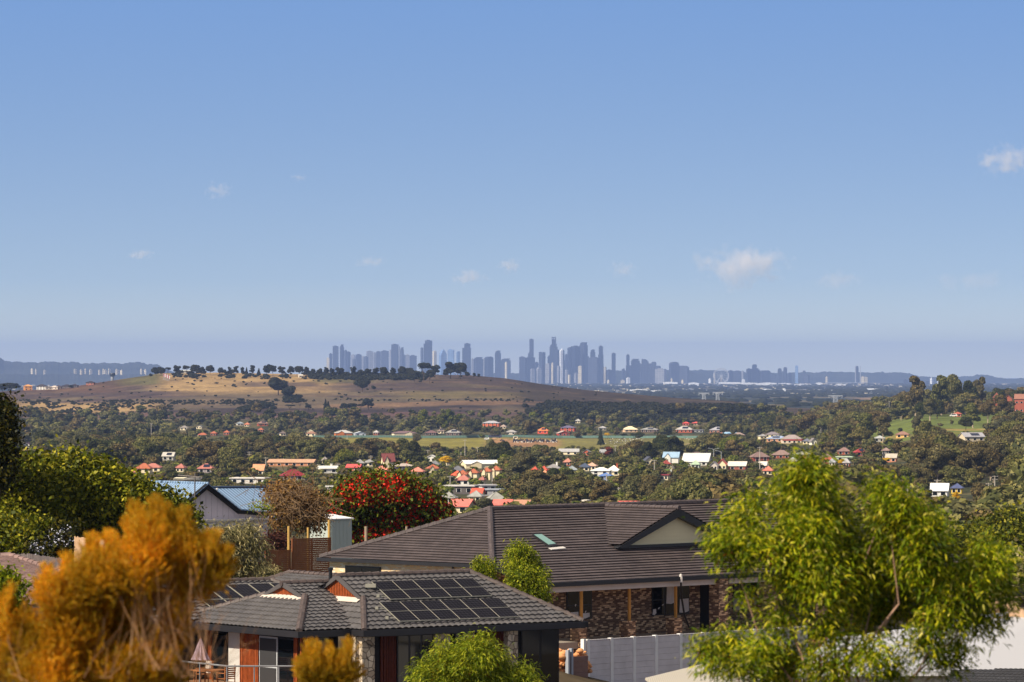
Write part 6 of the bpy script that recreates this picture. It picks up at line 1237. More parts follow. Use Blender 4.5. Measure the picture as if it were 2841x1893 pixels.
def brown_wall():
    f = A2; v = 20.2; R = empty("sleeper_wall", f.p(-2, v, -17), "stepped brown timber-look sleeper wall with a grey steel post", "retaining wall"); m = plain("brown_sleeper", (126, 98, 88), .2, 1.)
    u1, u2, u0 = f.u_at(1628, v), f.u_at(1579, v), f.u_at(1550, v)
    b = MB()
    for k in range(8): f.box(b, u2, u1, v, v + .09, -14.62 - .27 * (k + 1) + .01, -14.62 - .27 * k)
    b.build("panel", m, R); b = MB()
    for k in range(5): f.box(b, u0 - 1.5, u2 - .3, v, v + .09, -15.45 - .27 * (k + 1) + .01, -15.45 - .27 * k)
    b.build("panel", m, R); sp = plain("galvanised_post", (150, 156, 166), .1, 2., .5)
    for d_ in (-.22, .02): b = MB(); f.box(b, u2 + d_, u2 + d_ + .13, v - .05, v + .15, -17.2, -14.2 + d_ * .3); b.build("post", sp, R)
brown_wall()
rng = np.random.RandomState(2); V, T, k = [], [], 0
for i in range(260):
    u = rng.uniform(-3.4, -.2); vv = rng.uniform(18.4, 20.0); p = A2.p(u, vv, -14.9 + rng.uniform(-.5, .55) - abs(u + 1.2) * .12); r = rng.uniform(.05, .17); v, t = cores(np.array([[p.x, p.y, p.z, r * 1.4, r, r]]), 1., rng); V.append(v); T.append(t + k); k += len(v)
tag(mesh_np("clay_rubble", np.concatenate(V), None, np.concatenate(T), plain("orange_clay_rock", (206, 146, 96), .3, 2.)), "orange clay rocks heaped behind the brown sleeper wall", "rubble", None, 'stuff')

# ---- the dark tiled house with the solar panels
A1 = Frame(2.88, 189.6, 36)
TILE1 = tilemat("dark_grey_roof_tile", (90, 87, 87), .14, .30, .33, .5, .45, joints=False); CAP1 = tilemat("brown_grey_ridge_tile", (88, 76, 72), .2, .4, .4)
SLAT = plain("orange_cedar_slats", (150, 74, 36), .3, 6., .6); SLAT_SHADE = plain("shaded_cedar_slats", (92, 38, 20), .3, 6., .6)  # second tone is the same cedar with eave shade put into the colour
def stone():
    t = NT("random_stone_cladding", .9, .15); v = t.coord('Object'); vo = t.n("ShaderNodeTexVoronoi", feature='DISTANCE_TO_EDGE'); t.l(v, vo.inputs['Vector']); vo.inputs['Scale'].default_value = 4.2
    vc = t.n("ShaderNodeTexVoronoi"); t.l(v, vc.inputs['Vector']); vc.inputs['Scale'].default_value = 4.2
    col = t.ramp(vc.outputs['Color'], [(0.1, lin((150, 132, 112))), (.5, lin((190, 174, 150))), (.9, lin((226, 210, 186)))]); f = t.noise(v, 14, 5); col = t.mix(.4, col, t.ramp(f, [(.3, (.6, .6, .6, 1)), (.7, (1.1, 1.1, 1.1, 1))]), 'MULTIPLY')
    e = t.ramp(vo.outputs['Distance'], [(0, (0, 0, 0, 1)), (.06, (1, 1, 1, 1))]); col = t.mix(e, lin((70, 62, 56)), col); t.bump(e, .9, .05); return t.col(col)
STONE = stone()
def slats(b, f, u0, u1, v0, v1, z0, z1, along='u', n=None):
    L = (u1 - u0) if along == 'u' else (v1 - v0); n = n or max(2, int(L / .075))
    for i in range(n):
        a = L * i / n; w = L / n * .62; r = random.Random(i).uniform(-.012, .012)
        if along == 'u': f.box(b, u0 + a, u0 + a + w, v0, v1 + r, z0, z1)
        else: f.box(b, u0 - r, u1, v0 + a, v0 + a + w, z0, z1)
def house_solar():
    f = A1; c = f.p; ze = -10.47; R = empty("tiled_house", c(-10, -4, -14.5), "dark tiled house with large solar array, stone piers and orange slat panels", "house")
    s = .49; zr = ze + 3.94 * s; rt = lambda poly, nm="roof", o=None: tiled(poly, nm, TILE1, R, .33, .055, .045, .3, org0=o)
    # main wing: ridge u -9.25..-2.85
    ul, ug, ur = -10.7, -9.25, -2.85; zg = ze + 2.22 * s
    rt([c(0, 0, ze), c(ul, 0, ze), c(ug, -2.22, zg), c(-1.606, -2.22, zg)], 'roof', c(ul, 0, ze)); rt([c(-1.606, -2.22, zg), c(ug, -2.22, zg), c(ug, -3.94, zr), c(ur, -3.94, zr)], 'roof', c(ul, 0, ze)); rt([c(0, 0, ze), c(0, -7.88, ze), c(ur, -3.94, zr)]); rt([c(0, -7.88, ze), c(-12, -7.88, ze), c(-12, -3.94, zr), c(ur, -3.94, zr)]) if False else rt([c(0, -7.88, ze), c(ul, -7.88, ze), c(ug, -3.94, zr), c(ur, -3.94, zr)])
    rt([c(ul, 0, ze), c(ul, -7.88, ze), c(ug, -5.66, zg), c(ug, -2.22, zg)])
    b = MB(); caps(b, c(ug - .15, -3.94, zr), c(ur, -3.94, zr)); caps(b, c(0, 0, ze), c(ur, -3.94, zr)); caps(b, c(ul, 0, ze), c(ug, -2.22, zg)); b.build("ridge_tiles", CAP1, R)
    # wing 1
    e1 = -13.2; v0 = -.84; vr = -5.59; vb = -10.3; s1 = .34; ug1 = -10.75; zr1 = ze + 4.75 * s1; vg = v0 - 3.3; zg1 = ze + 3.3 * s1; vg2 = vb + 3.3
    rt([c(e1, v0, ze), c(-9.6, v0, ze), c(-8.766, vg, zg1), c(ug1, vg, zg1)], 'roof', c(e1, v0, ze)); rt([c(ug1, vg, zg1), c(-8.766, vg, zg1), c(-8.4, vr, zr1), c(ug1, vr, zr1)], 'roof', c(e1, v0, ze)); rt([c(e1, v0, ze), c(e1, vb, ze), c(ug1, vg2, zg1), c(ug1, vg, zg1)]); rt([c(e1, vb, ze), c(-8.4, vb, ze), c(-8.4, vr, zr1), c(ug1, vr, zr1), c(ug1, vg2, zg1)])
    b = MB(); caps(b, c(ug1 - .2, vr, zr1), c(-8.3, vr, zr1)); caps(b, c(e1, v0, ze), c(ug1, vg, zg1), .15); caps(b, c(e1, vb, ze), c(ug1, vg2, zg1)); b.build("ridge_tiles", CAP1, R)
    # gablets with orange slats
    for u_, va, vm, vz, z0, z1, nm in ((ug, -2.22, -3.94, -5.66, zg, zr, 1), (ug1, vg, vr, vg2, zg1, zr1, 2)):
        b = MB(); L = vz - va; n = 30
        for i in range(n):
            t0 = (i + .5) / n; zt = z0 + (z1 - z0) * (1 - abs(2 * t0 - 1)); v_ = va + L * t0; b.box3(c(u_ - .03, v_, z0 + .03), f.u * .05, f.v * -.07, Vector((0, 0, max(.02, zt - z0 - .06))))
        g = b.build("gable_slats", SLAT, R); b = MB(); b.prism([c(u_ + .03, va, z0), c(u_ + .03, vz, z0), c(u_ + .03, vm, z1)], f.u * .02); b.build("gable_backing", DKF, g)
        b = MB()
        for v_ in (va + .1, vz - .1): b.prism([c(u_ - .05, vm, z1 + .1), c(u_ - .05, v_, z0 + .0), c(u_ - .05, v_, z0 - .1), c(u_ - .05, vm, z1 - .1)], f.u * -.1)
        b.build("bargeboard", plain("dark_grey_paint", (84, 80, 80), .06), R)
        b = MB(); b.prism([c(u_ - .06, va, z0 + .05), c(u_ - .06, vz, z0 + .05), c(u_ - .3, vz, z0 - .1), c(u_ - .3, va, z0 - .1)], (0, 0, .025)); b.build("flashing", plain("pale_flashing", (206, 190, 176), .08), R)
    # rear wings
    z0r = -9.05; rt([c(-20, -12, z0r), c(-7.28, -12, z0r), c(-5.2, -8.4, ze + .1), c(-20, -8.4, ze + .1)]); rt([c(-7.28, -12, z0r), c(-5.2, -8.4, ze + .1), c(-5.2, -15, ze + .1)])
    zb = -9.0; rt([c(-3.6, -16.1, zb), c(-3.6, -7.5, zb), c(-8.0, -7.5, ze), c(-8.0, -18, ze)]); rt([c(-3.6, -16.1, zb), c(-3.6, -7.5, zb), c(.8, -7.5, ze), c(.8, -18, ze)])
    b = MB(); caps(b, c(-20, -12, z0r), c(-7.28, -12, z0r)); caps(b, c(-5.2, -8.4, ze + .1), c(-7.28, -12, z0r)); caps(b, c(-3.6, -16.1, zb), c(-3.6, -7.5, zb)); caps(b, c(-8, -18, ze), c(-3.6, -16.1, zb)); b.build("ridge_tiles", CAP1, R)
    b = MB(); f.box(b, -9.7, -9.58, -5.3, -5.18, zr1 - .5, zr1 + .75); b = MB(); p_ = P(917, 1603, 188.); b.tube(p_ - Vector((0, 0, .5)), p_ + Vector((0, 0, .33)), .075, .075, 10); b.lathe(p_ + Vector((0, 0, .3)), [(.11, 0), (.11, .1), (0, .12)], 10); b.build("vent_pipe", DKF, R)
    # gutters and fascia
    b = MB(); f.box(b, ul, .1, 0, .15, ze - .22, ze + .02); f.box(b, ul - .14, ul, -1.2, .15, ze - .22, ze + .02); b.build("gutter", FASC, R); b = MB(); f.box(b, e1, ul, v0, v0 + .15, ze - .22, ze + .02); b.build("gutter", FASC, R); b = MB(); f.box(b, e1 - .15, e1, vb, v0 + .15, ze - .22, ze + .02); b.build("gutter", FASC, R)
    b = MB(); f.box(b, 0, .15, -7.9, .15, ze - .22, ze + .02); b.build("gutter", FASC, R)
    slab("soffit", [c(.1, 0, ze - .2), c(ul, 0, ze - .2), c(ul, -12, ze - .2), c(.1, -12, ze - .2)], DKF, R); slab("soffit", [c(ul, v0, ze - .19), c(e1, v0, ze - .19), c(e1, vb, ze - .19), c(ul, vb, ze - .19)], DKF, R)
    slab("soffit", [c(-20, -8.4, ze), c(-5.2, -8.4, ze), c(-5.2, -16, ze), c(-20, -16, ze)], DKF, R)
    # walls (dark) and what is set into them
    zf = -15.4; wv = -.75; wm = plain("dark_wall_paint", (34, 32, 32), .1); b = MB(); f.box(b, -10.9, -.7, wv - .2, wv, zf, ze - .22); f.box(b, -.9, -.7, -7.2, wv, zf, ze - .22); wv1 = v0 - .7; wu1 = e1 + .7; f.box(b, wu1, -10.9, wv1 - .2, wv1, zf, ze - .22); f.box(b, wu1, wu1 + .2, -9.6, wv1 - .2, zf, ze - .22); f.box(b, -20, -12.4, -9.9, -9.7, zf, ze - .1); b.build("wall", wm, R)
    def pier(x0, x1, vv=.35, lab=None):
        u0, u1 = f.u_at(x0, wv + vv), f.u_at(x1, wv + vv); b = MB(); f.box(b, u0, u0 + max(.35, (u1 - u0) * .82), wv, wv + vv, zf, ze - .23); b.build("stone_pier", STONE, R)
    pier(986, 1003, .25); pier(1005, 1047, .45); pier(1207, 1258, .2); pier(1288, 1322, .2); pier(1409, 1443, .35)
    for x0, x1, m in ((1056, 1206, SLAT_SHADE), (1323, 1408, SLAT_SHADE)):
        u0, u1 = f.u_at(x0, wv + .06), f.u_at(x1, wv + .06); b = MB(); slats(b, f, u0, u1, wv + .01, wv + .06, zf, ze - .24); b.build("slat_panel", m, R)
    def window(x0, x1, y0, y1, nx=1, ny=1, v=wv):
        u0, u1 = f.u_at(x0, v), f.u_at(x1, v); um = (u0 + u1) / 2; z1 = f.z_at(y0, um, v); z0 = f.z_at(y1, um, v) if y1 else zf
        b = MB(); f.box(b, u0, u1, v + .005, v + .05, z0, z1); w = b.build("window", DKF, R); b = MB(); du = (u1 - u0) / nx; dz = (z1 - z0) / ny
        for i in range(nx):
            for j in range(ny): f.box(b, u0 + du * i + .05, u0 + du * (i + 1) - .05, v + .05, v + .06, z0 + dz * j + .05, z0 + dz * (j + 1) - .05)
        b.build("pane", GL, w)
    window(1444, 1549, 1745, None, 2, 2); window(1260, 1287, 1750, None, 1, 1); window(1100, 1200, 1760, None, 3, 1, wv + .065)
    window(851, 926, 1766, 1840, 1, 2, wv1)
    b = MB(); u_ = f.u_at(976, v0 + .05); b.tube(c(u_, v0 + .1, ze - .1), c(u_, v0 + .1, zf), .05, .05, 8); b.build("downpipe", plain("grey_downpipe", (120, 118, 118), .05), R)
    # side wall towards the deck: slats, white panel, sliding doors
    def vspan(x0, x1): return f.v_at(x0, wu1), f.v_at(x1, wu1)
    for x0, x1 in ((577, 591), (670, 721), (820, 830)):
        va, vb_ = vspan(x0, x1); b = MB(); slats(b, f, wu1 - .08, wu1 - .01, va, vb_, zf, ze - .24, 'v'); b.build("slat_panel", SLAT, R)
    b = MB(); va, vb_ = f.u_at(832, wv1), f.u_at(848, wv1); slats(b, f, va, vb_, wv1 + .005, wv1 + .07, zf, ze - .24); b.build("slat_panel", SLAT, R)
    va, vb_ = vspan(636, 670); b = MB(); f.box(b, wu1 - .04, wu1 - .01, va, vb_, zf, ze - .3); b.build("wall_panel", plain("white_render", (196, 192, 186), .04), R)
    for x0, x1, g in ((592, 634, 0), (722, 772, 1), (774, 819, 0)):
        va, vb_ = vspan(x0, x1); b = MB(); f.box(b, wu1 - .05, wu1 - .01, va, vb_, zf, ze - .35); w = b.build("sliding_door", STEEL if g else DKF, R); b = MB(); f.box(b, wu1 - .07, wu1 - .05, va + .06, vb_ - .06, zf, -12.05); f.box(b, wu1 - .07, wu1 - .05, va + .06, vb_ - .06, -11.98, ze - .42); b.build("pane", plain("grey_fly_screen", (60, 60, 62), .05, 1., .5) if g else GL, w)
    # solar array
    def on(u, k): return c(u, -3.94 * k, ze + 3.94 * k * s + .12)   # k 0 eave .. 1 ridge
    def solve(px, py):
        u, k = -5., .5
        for _ in range(40): u = f.u_at(px, -3.94 * k); z = f.z_at(py, u, -3.94 * k) - .12; k += ((z - ze) / (3.94 * s) - k) * .6
        return u, k
    pm = NT("solar_cell_glass", .45, .06); uv = pm.coord('UV'); bt = pm.n("ShaderNodeTexBrick"); bt.offset = 0.; pm.l(uv, bt.inputs['Vector']); bt.inputs['Scale'].default_value = 1.; bt.inputs['Brick Width'].default_value = .17; bt.inputs['Row Height'].default_value = .17; bt.inputs['Mortar Size'].default_value = .006; bt.inputs['Color1'].default_value = lin((7, 7, 13)); bt.inputs['Color2'].default_value = lin((13, 12, 18)); bt.inputs['Mortar'].default_value = lin((76, 72, 80)); pm.col(bt.outputs[0]); FRS = plain("aluminium_frame", (150, 146, 132), .05, 1., .35, .5)
    def array(x0, y0, x1, y1, x2, y2, n, rows):
        u0, k0 = solve(x0, y0); u1, _ = solve(x1, y1); _, k1 = solve(x2, y2); k1 = max(k1, .05); m = FRS
        for r in range(rows):
            for i in range(n):
                ua, ub = u0 + (u1 - u0) * i / n + .006, u0 + (u1 - u0) * (i + 1) / n - .006; ka, kb = k0 + (k1 - k0) * r / rows - .002, k0 + (k1 - k0) * (r + 1) / rows + .002
                q = [on(ua, kb), on(ub, kb), on(ub, ka), on(ua, ka)]; b = MB(); b.prism(q, (0, 0, .035)); w = b.build("solar_panel", m, R); ce = sum(q, Vector()) / 4; b = MB(); b.prism([ce + (p - ce) * .968 + Vector((0, 0, .036)) for p in q], (0, 0, .004)); b.build("cell_glass", pm.m, w)
        # rails sticking out at the left
        for r in range(rows):
            k = k0 + (k1 - k0) * (r + .5) / rows; b = MB(); b.tube(on(u0 - .35, k) - Vector((0, 0, .04)), on(u0 + .1, k) - Vector((0, 0, .04)), .03, .03, 6); b.box(on(u0 - .36, k), (.12, .1, .12)); b.build("mounting_rail", FRS, R)
    array(1030, 1616, 1312, 1606, 1087, 1665, 5, 2); array(1052, 1673, 1382, 1659, 1118, 1726, 6, 2)
    u, k = solve(1034, 1629); b = MB(); b.box(on(u - .1, k) + Vector((0, 0, .06)), (.42, .3, .14)); b.build("junction_box", FRS, R)
    # solar array of the rear wing
    for i in range(8):
        for r in range(2):
            ua = -19.5 + i * 1.05; va, vb_ = -11.4 + r * 1.45, -10.02 + r * 1.45; zf_ = lambda v: z0r - (v + 12) * (z0r - ze - .1) / 3.6 + .12
            q = [c(ua, va, zf_(va)), c(ua + 1.0, va, zf_(va)), c(ua + 1.0, vb_, zf_(vb_)), c(ua, vb_, zf_(vb_))]; q = [p + f.u * 7.6 for p in q]; b = MB(); b.prism(q, (0, 0, .035)); w = b.build("solar_panel", FRS, R); ce = sum(q, Vector()) / 4; b = MB(); b.prism([ce + (p - ce) * .968 + Vector((0, 0, .036)) for p in q], (0, 0, .004)); b.build("cell_glass", pm.m, w)
    return R
house_solar()
# deck, railing, furniture
def deck():
    f = A1; c = f.p; zd = -12.75; R = empty("deck", c(-14.5, -5, zd), "timber deck beside the orange slat wall", "deck"); b = MB()
    for i in range(24): f.box(b, -16.6 + i * .17, -16.6 + i * .17 + .16, -12, .4, zd - .06, zd)
    b.build("boards", plain("deck_boards", (130, 96, 70), .2, 2.), R); b = MB(); f.box(b, -16.6, -12.6, -12, -11.8, zd - 2.6, zd - .06); f.box(b, -16.6, -16.4, -12, .4, zd - 2.6, zd - .06); b.build("skirt", plain("dark_wall_paint", (34, 32, 32)), R)
    G = empty("railing", c(-16.4, -1.3, zd), "grey steel railing with glass running round the deck", "railing"); b = MB(); rl = plain("grey_rail_steel", (130, 130, 132), .06, 1., .4, .5)
    b.path([c(-16.1, -12, -11.68), c(-16.3, -1.2, -11.7), c(-13.9, .3, -11.72)], [.035] * 3, 7); b.build("handrail", rl, G)
    for a, q in ((-16.15, -9.5), (-16.2, -7.4), (-16.25, -5.3), (-16.28, -3.2), (-16.3, -1.2), (-15.4, -.65), (-14.6, -.14), (-13.9, .3)): b = MB(); b.tube(c(a, q, zd), c(a, q, -11.7), .025, .025, 6); b.build("post", rl, G)
    wd = plain("oiled_teak", (150, 94, 54), .2, 3.)
    tp = P(580, 1862, 183.5); t = empty("garden_table", (tp.x, tp.y, zd), "round teak table on the deck under the folded parasol", "table"); b = MB(); b.lathe((tp.x, tp.y, zd + .70), [(0, 0), (.62, 0), (.62, .05), (0, .05)], 20); b.build("table_top", wd, t)
    for i in range(4): a = i * 1.57 + .5; b = MB(); b.tube((tp.x + .4 * math.cos(a), tp.y + .4 * math.sin(a), zd), (tp.x + .35 * math.cos(a), tp.y + .35 * math.sin(a), zd + .7), .03, .03, 6); b.build("leg", wd, t)
    o = empty("parasol", (tp.x - .35, tp.y + .3, zd), "folded mauve parasol beside the teak table", "parasol"); b = MB(); b.tube((tp.x - .35, tp.y + .3, zd), (tp.x - .35, tp.y + .3, zd + 2.0), .025, .025, 8); b.build("pole", wd, o)
    k = 22; b = MB(); prof = [(.03, 1.95), (.09, 1.8), (.16, 1.55), (.24, 1.3), (.32, 1.12), (.30, 1.1)]; V = []
    for r, z in prof:
        for j in range(k): a = 6.283 * j / k; rr_ = r * (1 + .22 * (j % 2) * (r > .1)); V.append((tp.x - .35 + rr_ * math.cos(a), tp.y + .3 + rr_ * math.sin(a), zd + z))
    b.add(V, [(i * k + j, i * k + (j + 1) % k, (i + 1) * k + (j + 1) % k, (i + 1) * k + j) for i in range(len(prof) - 1) for j in range(k)]); b.build("canopy", plain("mauve_canvas", (170, 146, 156), .06), o)
    for (px, py, d, r, lab) in ((515, 1870, 184.6, .5, "teak slatted garden chair left of the table"), (626, 1868, 183.0, -2.4, "teak slatted garden chair right of the table"), (566, 1856, 185.6, -1.2, "teak garden chair with pale cushion behind the table")):
        q = P(px, py, d); o = empty("garden_chair", (q.x, q.y, zd), lab, "chair", "garden chairs round the teak table"); ca, sa = math.cos(r), math.sin(r)
        def L(x, y, z): return Vector((q.x + x * ca - y * sa, q.y + x * sa + y * ca, zd + z))
        b = MB()
        for i in range(6): b.prism([L(-.26, -.25 + i * .085, .42), L(.26, -.25 + i * .085, .42), L(.26, -.18 + i * .085, .42), L(-.26, -.18 + i * .085, .42)], (0, 0, .025))
        b.build("seat", wd, o); b = MB()
        for i in range(6): b.prism([L(-.26, .25 + i * .012, .5 + i * .08), L(.26, .25 + i * .012, .5 + i * .08), L(.26, .28 + i * .012, .5 + i * .08), L(-.26, .28 + i * .012, .5 + i * .08)], (0, 0, .055))
        b.build("backrest", wd, o)
        for x in (-.25, .25):
            for y in (-.24, .26): b = MB(); b.tube(L(x, y, 0), L(x, y, .65 if y < 0 else .98), .022, .022, 6); b.build("leg", wd, o)
            b = MB(); b.prism([L(x - .03, -.26, .64), L(x + .03, -.26, .64), L(x + .03, .28, .64), L(x - .03, .28, .64)], (0, 0, .03)); b.build("armrest", wd, o)
        if 'cushion' in lab: b = MB(); b.prism([L(-.24, .2, .48), L(.24, .2, .48), L(.24, .24, .95), L(-.24, .24, .95)], L(0, -.08, 0) - L(0, 0, 0)); b.build("cushion", plain("pale_cushion", (206, 190, 176), .05), o)
deck()

# ---- left-edge tiled house
def left_house():
    f = Frame(-15.6, 180., 33); c = f.p; TL = tilemat("pinkish_brown_roof_tile", (134, 110, 104), .16, .3, .33, .6, .35, joints=False); R = empty("tiled_house", P(60, 1750, 176), "brown tiled house cut by the left edge behind the golden shrub", "house")
    # ridge rows from the photograph: upper plane apex (28,1543), lower plane behind
    d = 180.; q = lambda px, py, dd: P(px, py, dd)
    tiled([q(-90, 1552, 186), q(30, 1543, 186.5), q(230, 1610, 180), q(175, 1700, 176), q(-90, 1640, 181)] if False else [q(-120, 1545, 187), q(28, 1544, 187), q(215, 1606, 182.5), q(120, 1688, 178), q(-120, 1650, 180.6)], "roof", TL, R, .33, .055, .045, .3)
    tiled([q(-120, 1598, 178.5), q(20, 1599, 178.5), q(168, 1640, 175.6), q(135, 1688, 173.4), q(-120, 1686, 173.4)], "roof", TL, R, .33, .055, .045, .3, lift=.05)
    b = MB(); caps(b, q(-120, 1545, 187), q(28, 1544, 187)); caps(b, q(28, 1544, 187), q(215, 1606, 182.5)); caps(b, q(-120, 1598, 178.5), q(20, 1599, 178.5)); caps(b, q(20, 1599, 178.5), q(168, 1640, 175.6)); b.build("ridge_tiles", TL, R)
    p = q(-120, 1690, 173.3); b = MB(); b.box3(p, q(135, 1690, 173.3) - p, (0, .12, 0), (0, 0, -.22)); b.build("gutter", FASC, R); b = MB(); b.box3(q(-120, 1694, 174.2) - Vector((0, 0, 3)), q(110, 1694, 174.2) - q(-120, 1694, 174.2), (0, .2, 0), (0, 0, 3)); b.build("wall", plain("grey_brown_wall", (96, 88, 88), .08), R)
    b = MB(); p = q(-60, 1712, 174.15); b.box3(p - Vector((0, 0, 1)), (1.6, 0, 0), (0, .04, 0), (0, 0, 1)); b.build("window", GL, R)
left_house()

# ---- blue-roofed gabled house
def blue_house():
    f = Frame(0, 0, 40); zap = -7.8; d0 = 13000 * 7.8 / 338.; ap = P(569, 1346, d0); f.o = Vector((ap.x, ap.y, 0)); c = f.p
    R = empty("blue_roof_house", c(0, 0, -12.6), "grey-walled gabled house with corrugated blue roof and black bargeboards", "house")
    t = NT("corrugated_blue_steel", .45, .5, .1); v = t.coord('UV'); w = t.n("ShaderNodeTexWave"); t.l(v, w.inputs['Vector']); w.inputs['Scale'].default_value = 1.15; n = t.noise(v, .6, 4); w.inputs['Distortion'].default_value = 0.
    k = t.mix(w.outputs[0], lin((88, 116, 146)), lin((150, 176, 206))); k = t.mix(.3, k, t.ramp(n, [(.3, (.8, .8, .8, 1)), (.7, (1.1, 1.1, 1.1, 1))]), 'MULTIPLY'); t.bump(w.outputs[0], .5, .05); t.col(k); BL = t.m
    wall = plain("lavender_grey_cladding", (194, 186, 190), .05, .5, .8)
    zl = f.z_at(1417, 3, 0) if False else -9.45
    # gable face in the plane v=0, u runs right and away
    ur = f.u_at(658, 0); zr_ = f.z_at(1417, ur, 0); ue = f.u_at(744, 0); zee = f.z_at(1426, ue, 0); uL = -6.0; zL = zap - (zap - zr_) / ur * 6.0
    b = MB(); b.prism([c(uL, 0, -13), c(ue, 0, -13), c(ue, 0, zee), c(ur, 0, zr_), c(0, 0, zap), c(uL, 0, zL)], f.v * -.2); f.box(b, ue - .2, ue, -9, -.21, -13, zee - .05); b.build("wall", wall, R)
    b = MB()
    for i in range(int((ue - uL) / .45)): u = uL + .2 + i * .45; b.box3(c(u, .0, -13), f.u * .02, f.v * .012, Vector((0, 0, (zap - (zap - zr_) / ur * abs(u) if u < ur else zee) + 12.9)))
    b.build("cladding_joints", plain("cladding_joint", (168, 160, 166), .05), R)
    b = MB(); b.prism([c(0, .05, zap + .12), c(uL, .05, zL + .12), c(uL, .05, zL - .2), c(0, .05, zap - .22)], f.v * .3); b.prism([c(0, .05, zap + .12), c(ur, .05, zr_ + .12), c(ur, .05, zr_ - .2), c(0, .05, zap - .22)], f.v * .3); b.prism([c(ur, .05, zr_ + .12), c(ue + .2, .05, zee + .12), c(ue + .2, .05, zee - .16), c(ur, .05, zr_ - .2)], f.v * .3); b.build("bargeboard", plain("black_trim", (20, 20, 24), .05), R)
    def sheet(pts, nm="roof"): b = MB(); b.prism(pts, (0, 0, -.05)); return b.build(nm, BL, R)
    B_ = -9.0; vR = f.v_at(352, 0); sheet([c(0, .36, zap + .1), c(uL, .36, zL + .1), c(uL, vR, zL + .1), c(0, vR, zap + .1)]); sheet([c(0, .36, zap + .1), c(ur, .36, zr_ + .1), c(ur, B_, zr_ + .1), c(0, B_, zap + .1)]); sheet([c(ur, .36, zr_ + .1), c(ue + .25, .36, zee + .1), c(ue + .25, B_, zee + .1), c(ur, B_, zr_ + .1)])
    # cross wing behind, with a slope facing the viewer
    va = -6.0; za = zap - .35; sheet([c(.5, va, za), c(9.6, va, za - .1), c(9.6, va + 4.2, za - 2.1), c(.5, va + 4.2, za - 2.0)]); b = MB(); b.tube(c(.4, va, za + .05), c(9.7, va, za - .05), .08, .08, 6); b.build("ridge_cap", plain("dark_blue_capping", (60, 74, 96), .05), R)
    b = MB(); b.tube(c(0, .4, zap + .12), c(0, vR, zap + .12), .08, .08, 6); b.build("ridge_cap", BL, R)
    # lean-to with white gutter
    u0 = f.u_at(540, .9); ue2 = f.u_at(747, .9); zt = f.z_at(1441, (u0 + ue2) / 2, .9); b = MB(); f.box(b, u0, ue2 - .1, .02, .85, -13, zt - .1); b.build("lean_to", plain("pale_grey_panel", (206, 202, 208), .05), R); b = MB(); f.box(b, u0, ue2, .86, .98, zt - .12, zt + .02); b.build("gutter", BEAM, R)
    p = P(602, 1371, 305); b = MB(); b.lathe(p, [(.06, -.3), (.06, .3), (.09, .32), (0, .4)], 8); b.build("vent_pipe", BEAM, R); p = P(371, 1341, 312); b = MB(); b.lathe(p, [(.1, -.3), (.1, .3), (.12, .35), (0, .45)], 8); b.build("vent_pipe", BEAM, R)
    o = empty("television_antenna", P(540, 1405, 296), "tall television antenna on a guyed mast before the blue roof", "antenna"); m = plain("weathered_metal", (96, 88, 84), .1, 3., .5, .5); b = MB(); b.tube(P(540, 1405, 296) - Vector((0, 0, .3)), P(541, 1313, 296), .05, .04, 6); b.build("mast", m, o)
    b = MB(); b.tube(P(494, 1319, 296.), P(562, 1325, 295), .04, .04, 5)
    for i in range(11): q = P(494, 1319, 296.).lerp(P(562, 1325, 295), i / 10); L = .55 - .03 * i; b.tube(q + Vector((-.25 * L, -L, 0)), q + Vector((.25 * L, L, 0)), .012, .012, 4)
    b.build("boom", m, o); b = MB(); b.path([P(541, 1322, 296), P(527, 1335, 296), P(521, 1350, 297), P(530, 1364, 297), P(537, 1380, 296)], [.012] * 5, 5); b.build("cable", m, o)
blue_house()
p = P(481, 1343, 340); b = MB(); 
o = empty("rooftop_plant_box", P(510, 1345, 345), "cream rooftop plant box behind the blue roof", "plant box"); b.box3(P(481, 1347, 340), P(511, 1347, 342) - P(481, 1347, 340), (0, 3, 0), (0, 0, .52)); b.build("front_panel", plain("cream_panel", (236, 226, 196), .04), o)
b = MB(); b.box3(P(511.5, 1347, 342), P(551, 1345, 344) - P(511.5, 1347, 342), (0, 3, 0), (0, 0, .48)); b.build("side_panel", plain("grey_panel", (150, 146, 140), .06), o); b = MB(); b.box3(P(480, 1334, 339.8), P(552, 1332, 343.8) - P(480, 1334, 339.8), (0, 3.5, 0), (0, 0, .06)); b.build("lid", plain("pale_lid", (214, 206, 186), .05), o)

# shed, timber posts, slat fence, paling fences
def shed():
    f = Frame(0, 0, 42); p = P(917, 1443, 285); f.o = Vector((p.x, p.y, 0)); c = f.p; zt = p.z; R = empty("shed", c(0, 0, -12.8), "pale green-grey steel shed with white roof left of the red-flowering tree", "shed"); z0 = -13
    g = plain("pale_green_grey_steel", (176, 184, 176), .05, .5, .5, .4); uR = f.u_at(976, 0); vL = f.v_at(860, 0)
    b = MB(); f.box(b, 0, uR, vL, 0, z0, zt)
    for i in range(int(uR / .3)): f.box(b, .1 + i * .3, .15 + i * .3, 0, .015, z0, zt)
    b.build("wall", g, R); b = MB(); b.prism([c(-.1, .1, zt + .02), c(uR + .1, .1, zt + .02), c(uR + .1, vL, zt + .22), c(-.1, vL, zt + .22)], (0, 0, .06)); b.build("roof", plain("white_steel_roof", (236, 234, 232), .04), R)
shed()
PT = plain("treated_pine_pole", (190, 152, 84), .15, 3.); GP = plain("grey_weathered_post", (150, 132, 112), .2, 3.)
